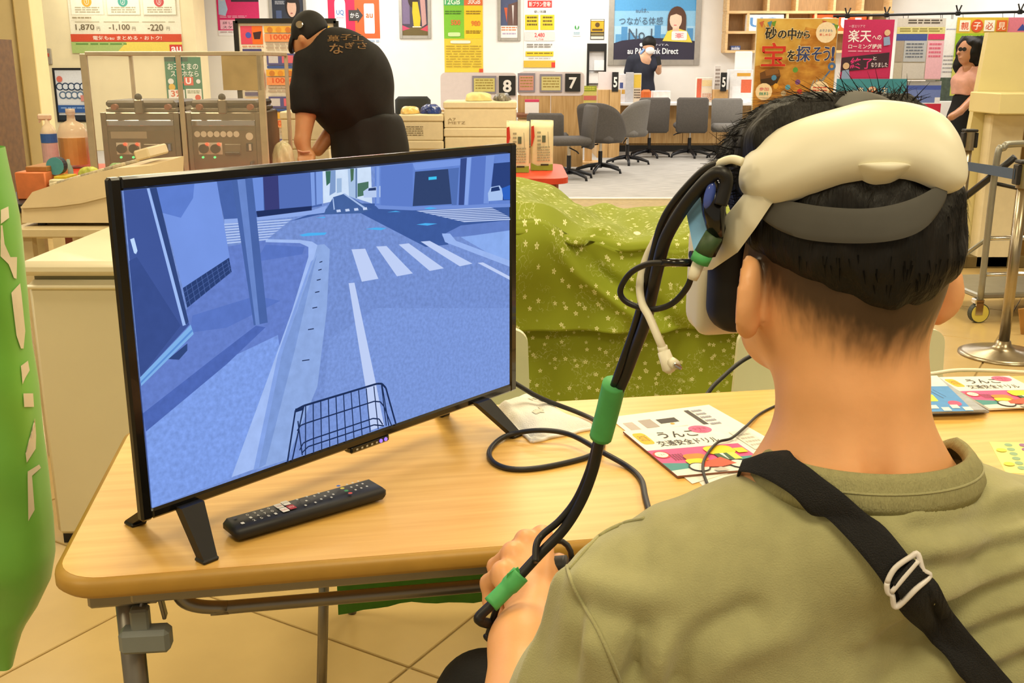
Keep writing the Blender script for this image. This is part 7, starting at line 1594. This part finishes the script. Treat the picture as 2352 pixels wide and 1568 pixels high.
armplate(1, [(.084, -.016, .044), (.0905, -.002, .026), (.0935, .020, .008), (.094, .06, -.012), (.086, .10, -.022)], (.012, .017, .017, .017, .016))
# visor and face gasket
def rbox(P, c, h, r, M): q = np.abs((P-np.array(c, np.float32))@np.array(M, np.float32))-np.array(h, np.float32)+r; return np.linalg.norm(np.maximum(q, 0), axis=-1)+np.minimum(q.max(-1), 0)-r
def visor(P): return smin(rbox(P, hp(0, .130, -.050), (.081, .022, .056), .021, HM), rbox(P, hp(0, .114, -.050), (.080, .012, .055), .011, HM), .006)
def gask(P):
    d = rbox(P, hp(0, .088, -.044), (.0795, .026, .052), .024, HM); return smax(d, -sd_el(P, hp(0, .0, -.02), (.073, .108, .12), HM), .004)
V1, Q1 = nets(visor, tuple(hp(0, .14, -.04)-.14), tuple(hp(0, .14, -.04)+.14), .0035); mesh_np('visor', relax(V1, Q1, 1), Q1, M_hw, hs)
V1, Q1 = nets(gask, tuple(hp(0, .1, -.04)-.13), tuple(hp(0, .1, -.04)+.13), .0035); mesh_np('face_gasket', relax(V1, Q1, 1), Q1, M_gask, hs)
for s in (-1,): c = Vector(hp(s*.0805, .125, -.030)); MB().cyl(c, c+Vector(rd)*s*.003, .004, n=10).build('port', M_mblack, hs)
# top strap over the crown
P_ = []
for k in range(15):
    t = R(118-128*k/14); b_, c_ = -.113*math.cos(t)*-1*-1, .119*math.sin(t)
    b_ = .113*math.cos(t)
    P_.append([Vector(hp(a, b_, c_+.006)) for a in (-.022, -.021, -.010, 0, .010, .021, .022)])
P_ = [[Vector(hp(a-.004, .108*math.cos(R(112-102*k/16)), .004+.1135*math.sin(R(112-102*k/16))*(1-.10*(a/.03)**2)+(.004 if abs(a) < .02 else .001))) for a in (-.024, -.022, -.011, 0, .011, .022, .024)] for k in range(17)]
o = MB().grid(P_).build('top_strap', M_hg, hs, smooth=True); md = o.modifiers.new('t', 'SOLIDIFY'); md.thickness = .003
# capture box taped to the left arm
Yd = .845
M_blue = mat('blue_screen_reflection', '#8cc6ff', .25, var=.08, scale=30); M_gtape = mat('green_tape', '#4fae62', .6, var=.08, scale=60); M_dgt = mat('dark_green_wrap', '#38502e', .55, var=.2, scale=90)  # blue on the black box: television's reflection put into the colour
cap = thing('adapter_box', 'black adapter box with painted blue screen reflection hanging beside the left strap', 'adapter', at(1630, 520, Yd))
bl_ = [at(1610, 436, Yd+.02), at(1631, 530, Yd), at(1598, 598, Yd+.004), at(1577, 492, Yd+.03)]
MB().prism(bl_, (.004, .0035, 0)).build('blue_reflection_face', M_blue, cap, fix=True)
MB().prism([p+Vector((.0042, .004, 0)) for p in bl_], (.015, .012, 0)).build('casing', M_black, cap, fix=True)
MB().tube([at(1630, 418, Yd+.01), at(1638, 450, Yd+.005), at(1640, 490, Yd), at(1645, 545, Yd-.004)], [.006, .0105, .0095, .006], 12).build('rear_body', M_black, cap, smooth=True)
MB().ell(at(1630, 448, Yd-.004), (.0045, .004, .0115), 12, 8, Matrix.Rotation(R(12), 3, 'Y')).build('reflection_spot', M_blue if False else mat('reflected_blue', '#4a5fb8', .1, var=.1), cap, smooth=True)  # bluish gleam on the black pad, painted as a coloured bump
MB().tube([at(1640, 540, Yd-.006), at(1625, 565, Yd-.004), at(1614, 585, Yd-.003)], .0078, 10).build('wrapped_plug', M_dgt, cap, smooth=True)
MB().tube([at(1616, 582, Yd-.003), at(1606, 602, Yd-.002)], .0082, 10).build('green_tape_band', M_gtape, cap, smooth=True)
MB().tube([at(1605, 603, Yd-.002), at(1594, 630, Yd), at(1590, 642, Yd)], [.0052, .005, .004], 10).build('white_plug', M_hw, cap, smooth=True)
# ------------------------------------------------------------------ cables
M_cab_ = mat('black_cable', '#151416', .45, var=.15, scale=80)
def cable(name, label, pts, r, m, extra=None, n=10, seg=8, cat='cable'):
    P_ = catmull(pts, seg); c = sum(P_, Vector())/len(P_); t = thing(name, label, cat, min(P_, key=lambda v: v.z))
    MB().tube(P_, r, n).build('cord', m, t, smooth=True)
    if extra: extra(t)
    return t, P_
A3 = lambda L_: [at(x, y, Y) for x, y, Y in L_]
def tape1(t): MB().tube(catmull(A3([(1411, 880, .972), (1398, 935, .985), (1380, 1003, 1.0)]), 6), .0118, 14).build('green_tape', M_gtape, t, smooth=True)
def tape2(t):
    MB().tube(catmull(A3([(1196, 1318, 1.0), (1165, 1350, .995), (1127, 1388, .985)]), 6), [.0105]*6+[.0092]*7, 12).build('green_tape', M_gtape, t, smooth=True)
    MB().prism(A3([(1190, 1302, .998), (1197, 1322, .998), (1160, 1345, .993), (1165, 1318, .993)]), (0, .0015, 0)).build('tape_flap', M_gtape, t, fix=True)
def both(t): tape1(t); tape2(t)
cable('headset_cable', 'thicker black cable bundled with green tape from headset to hand', A3([(1655, 470, .835), (1668, 420, .835), (1662, 398, .835), (1640, 400, .84), (1606, 432, .85), (1568, 480, .865), (1530, 546, .88), (1513, 605, .89), (1498, 672, .91), (1483, 738, .925), (1461, 797, .945), (1432, 872, .965), (1398, 945, .985), (1378, 1010, 1.0), (1362, 1080, 1.01), (1335, 1150, 1.015), (1295, 1215, 1.015), (1240, 1272, 1.01), (1190, 1326, 1.0), (1140, 1378, .99), (1104, 1412, .985), (1102, 1424, .985), (1125, 1432, 1.0), (1175, 1442, 1.05)]), .0056, M_cab_, both)
cable('headset_cable', 'thinner black cable running beside the taped bundle', A3([(1690, 372, .835), (1650, 376, .845), (1608, 400, .86), (1550, 464, .88), (1520, 516, .89), (1502, 579, .90), (1487, 638, .91), (1472, 701, .925), (1452, 768, .945), (1418, 862, .962), (1394, 930, .990), (1372, 1005, 1.006), (1352, 1080, 1.014), (1322, 1148, 1.02), (1285, 1195, 1.02), (1246, 1228, 1.02), (1232, 1252, 1.01), (1230, 1290, .995)]), .0038, M_cab_)
cable('headset_cable', 'short black cable dangling below the lower green tape', A3([(1150, 1372, 1.002), (1136, 1410, 1.0), (1122, 1455, 1.0), (1118, 1462, 1.0), (1140, 1482, 1.01), (1150, 1500, 1.03)]), .0036, M_cab_)
def usb(t):
    MB().tube(A3([(1521, 795, .88), (1524, 808, .88)]), .0046, 12).build('plug_sleeve', M_hw, t, smooth=True)
    MB().tube(A3([(1524, 806, .88), (1538, 846, .875), (1541, 853, .875)]), [.0056, .0066, .004], 12).build('plug_body', M_hw, t, smooth=True)
    MB().tube(A3([(1543, 832, .873), (1554, 838, .866)]), [.005, .0042], 10).build('plug_nose', M_hw, t, smooth=True); c = at(1556, 840, .863); MB().box(c, (.008, .008, .0035), bev=.001, ry=R(30)).build('connector', M_chr, t)
cable('usb_cable', 'white cable with angled plug dangling loose beside the headset', A3([(1705, 372, .83), (1680, 366, .835), (1650, 378, .845), (1612, 408, .87), (1565, 464, .885), (1535, 501, .895), (1502, 557, .905), (1483, 597, .91), (1470, 649, .91), (1474, 694, .90), (1491, 727, .89), (1512, 776, .88), (1522, 798, .88)]), .0036, M_hw, usb)
def jack(t): MB().tube(A3([(1522, 603, .872), (1588, 603, .862)]), .0034, 10).build('jack', M_black, t, smooth=True)
cable('audio_cable', 'thin black looped cable with straight jack beside the adapter box', A3([(1524, 603, .872), (1485, 607, .885), (1447, 628, .90), (1425, 665, .91), (1435, 690, .91), (1470, 706, .905), (1505, 710, .895), (1545, 696, .88), (1578, 660, .868), (1591, 620, .86), (1597, 590, .858)]), .0027, M_cab_, jack)
r0 = .0045
def onT(x, y, h=0): return atz(x, y, TZ+r0+.0003+h)
cable('power_cable', 'black power cable coiled on the table below the green tape', [o3+d3*.28-n3*.045+up*.07, o3+d3*.33-n3*.07+up*.055, at(1190, 884, 1.80), at(1245, 915, 1.80), onT(1330, 948, .004), onT(1372, 970, .006), onT(1384, 1000, .001), onT(1380, 1030, .004), onT(1340, 1052, .0), onT(1240, 1074), onT(1170, 1076), onT(1130, 1058), onT(1127, 1030), onT(1165, 1000, .004), onT(1240, 988, .016), onT(1310, 998, .014), onT(1380, 1036, .010), onT(1440, 1070), onT(1472, 1100), onT(1482, 1140), onT(1492, 1175), onT(1510, 1215), onT(1524, 1240), Vector((.165, 1.265, TZ-.004)), Vector((.17, 1.255, TZ-.06)), Vector((.20, 1.30, .40)), Vector((.22, 1.45, .012)), Vector((.25, 1.9, .006))], r0, M_cab_)
r0 = .0028
cable('thin_cable', 'thin black cable crossing the booklet beside the man\'s neck', [Vector((.60, 2.012, .30)), Vector((.60, 2.005, TZ-.06)), Vector((.595, 2.0, TZ-.006)), onT(1880, 900), onT(1830, 912), onT(1752, 946), onT(1712, 980, .004), onT(1680, 1006, .007), onT(1648, 1016, .007), onT(1620, 1050, .007), onT(1615, 1080, .006), onT(1628, 1118, .001), onT(1650, 1160), onT(1700, 1210), Vector((.30, 1.288, TZ-.006)), Vector((.30, 1.28, TZ-.07)), Vector((.29, 1.32, .45))], .0024, M_cab_)
cable('thin_cable', 'black cable hanging behind the table beside the white chair', [Vector((.90, 2.75, .006)), Vector((.86, 2.66, .35)), Vector((.80, 2.615, .70)), Vector((.72, 2.5, .795)), at(1800, 786, 2.2), at(1740, 810, 2.1), at(1700, 832, 2.08), at(1660, 866, 2.05), at(1628, 900, 2.02), at(1600, 960, 2.0), Vector((.36, 2.02, .35)), Vector((.34, 2.0, .006)), Vector((.2, 2.3, .006))], .0045, M_cab_)
r0 = .004
cable('white_cable', 'white cord lying along the far edge of the table by the booklets', [onT(1850, 905), onT(1950, 892), onT(2080, 866), onT(2140, 858), onT(2200, 850), onT(2280, 851), onT(2352, 855), onT(2420, 858)], .004, M_hw)
# controller under the left hand
cn = thing('controller', 'black hand controller gripped in the man\'s left hand', 'controller', tuple(at(1235, 1300, 1.12)-Vector((0, 0, .06))))
g0 = (KN[0]+KN[3])/2; MB().tube(catmull([g0+Vector((-.012, .008, -.034)), g0+Vector((.004, .002, -.024)), g0+Vector((.03, .0, -.018)), g0+Vector((.05, -.004, -.014))], 5), .013, 12).build('grip', M_mblack, cn, smooth=True)
rc = at(1282, 1282, 1.125); MB().tube([rc+Vector((.016*math.cos(R(a)), .010*math.sin(R(a))*.6, .02*math.sin(R(a)))) for a in range(0, 361, 24)], .0035, 8).build('tracking_ring', M_mblack, cn, smooth=True)
if _to.name in bpy.data.objects: bpy.data.objects.remove(_to)
print('objects', len(bpy.data.objects), 'tris', sum(len(o.data.polygons)*2 for o in bpy.data.objects if o.type == 'MESH'))
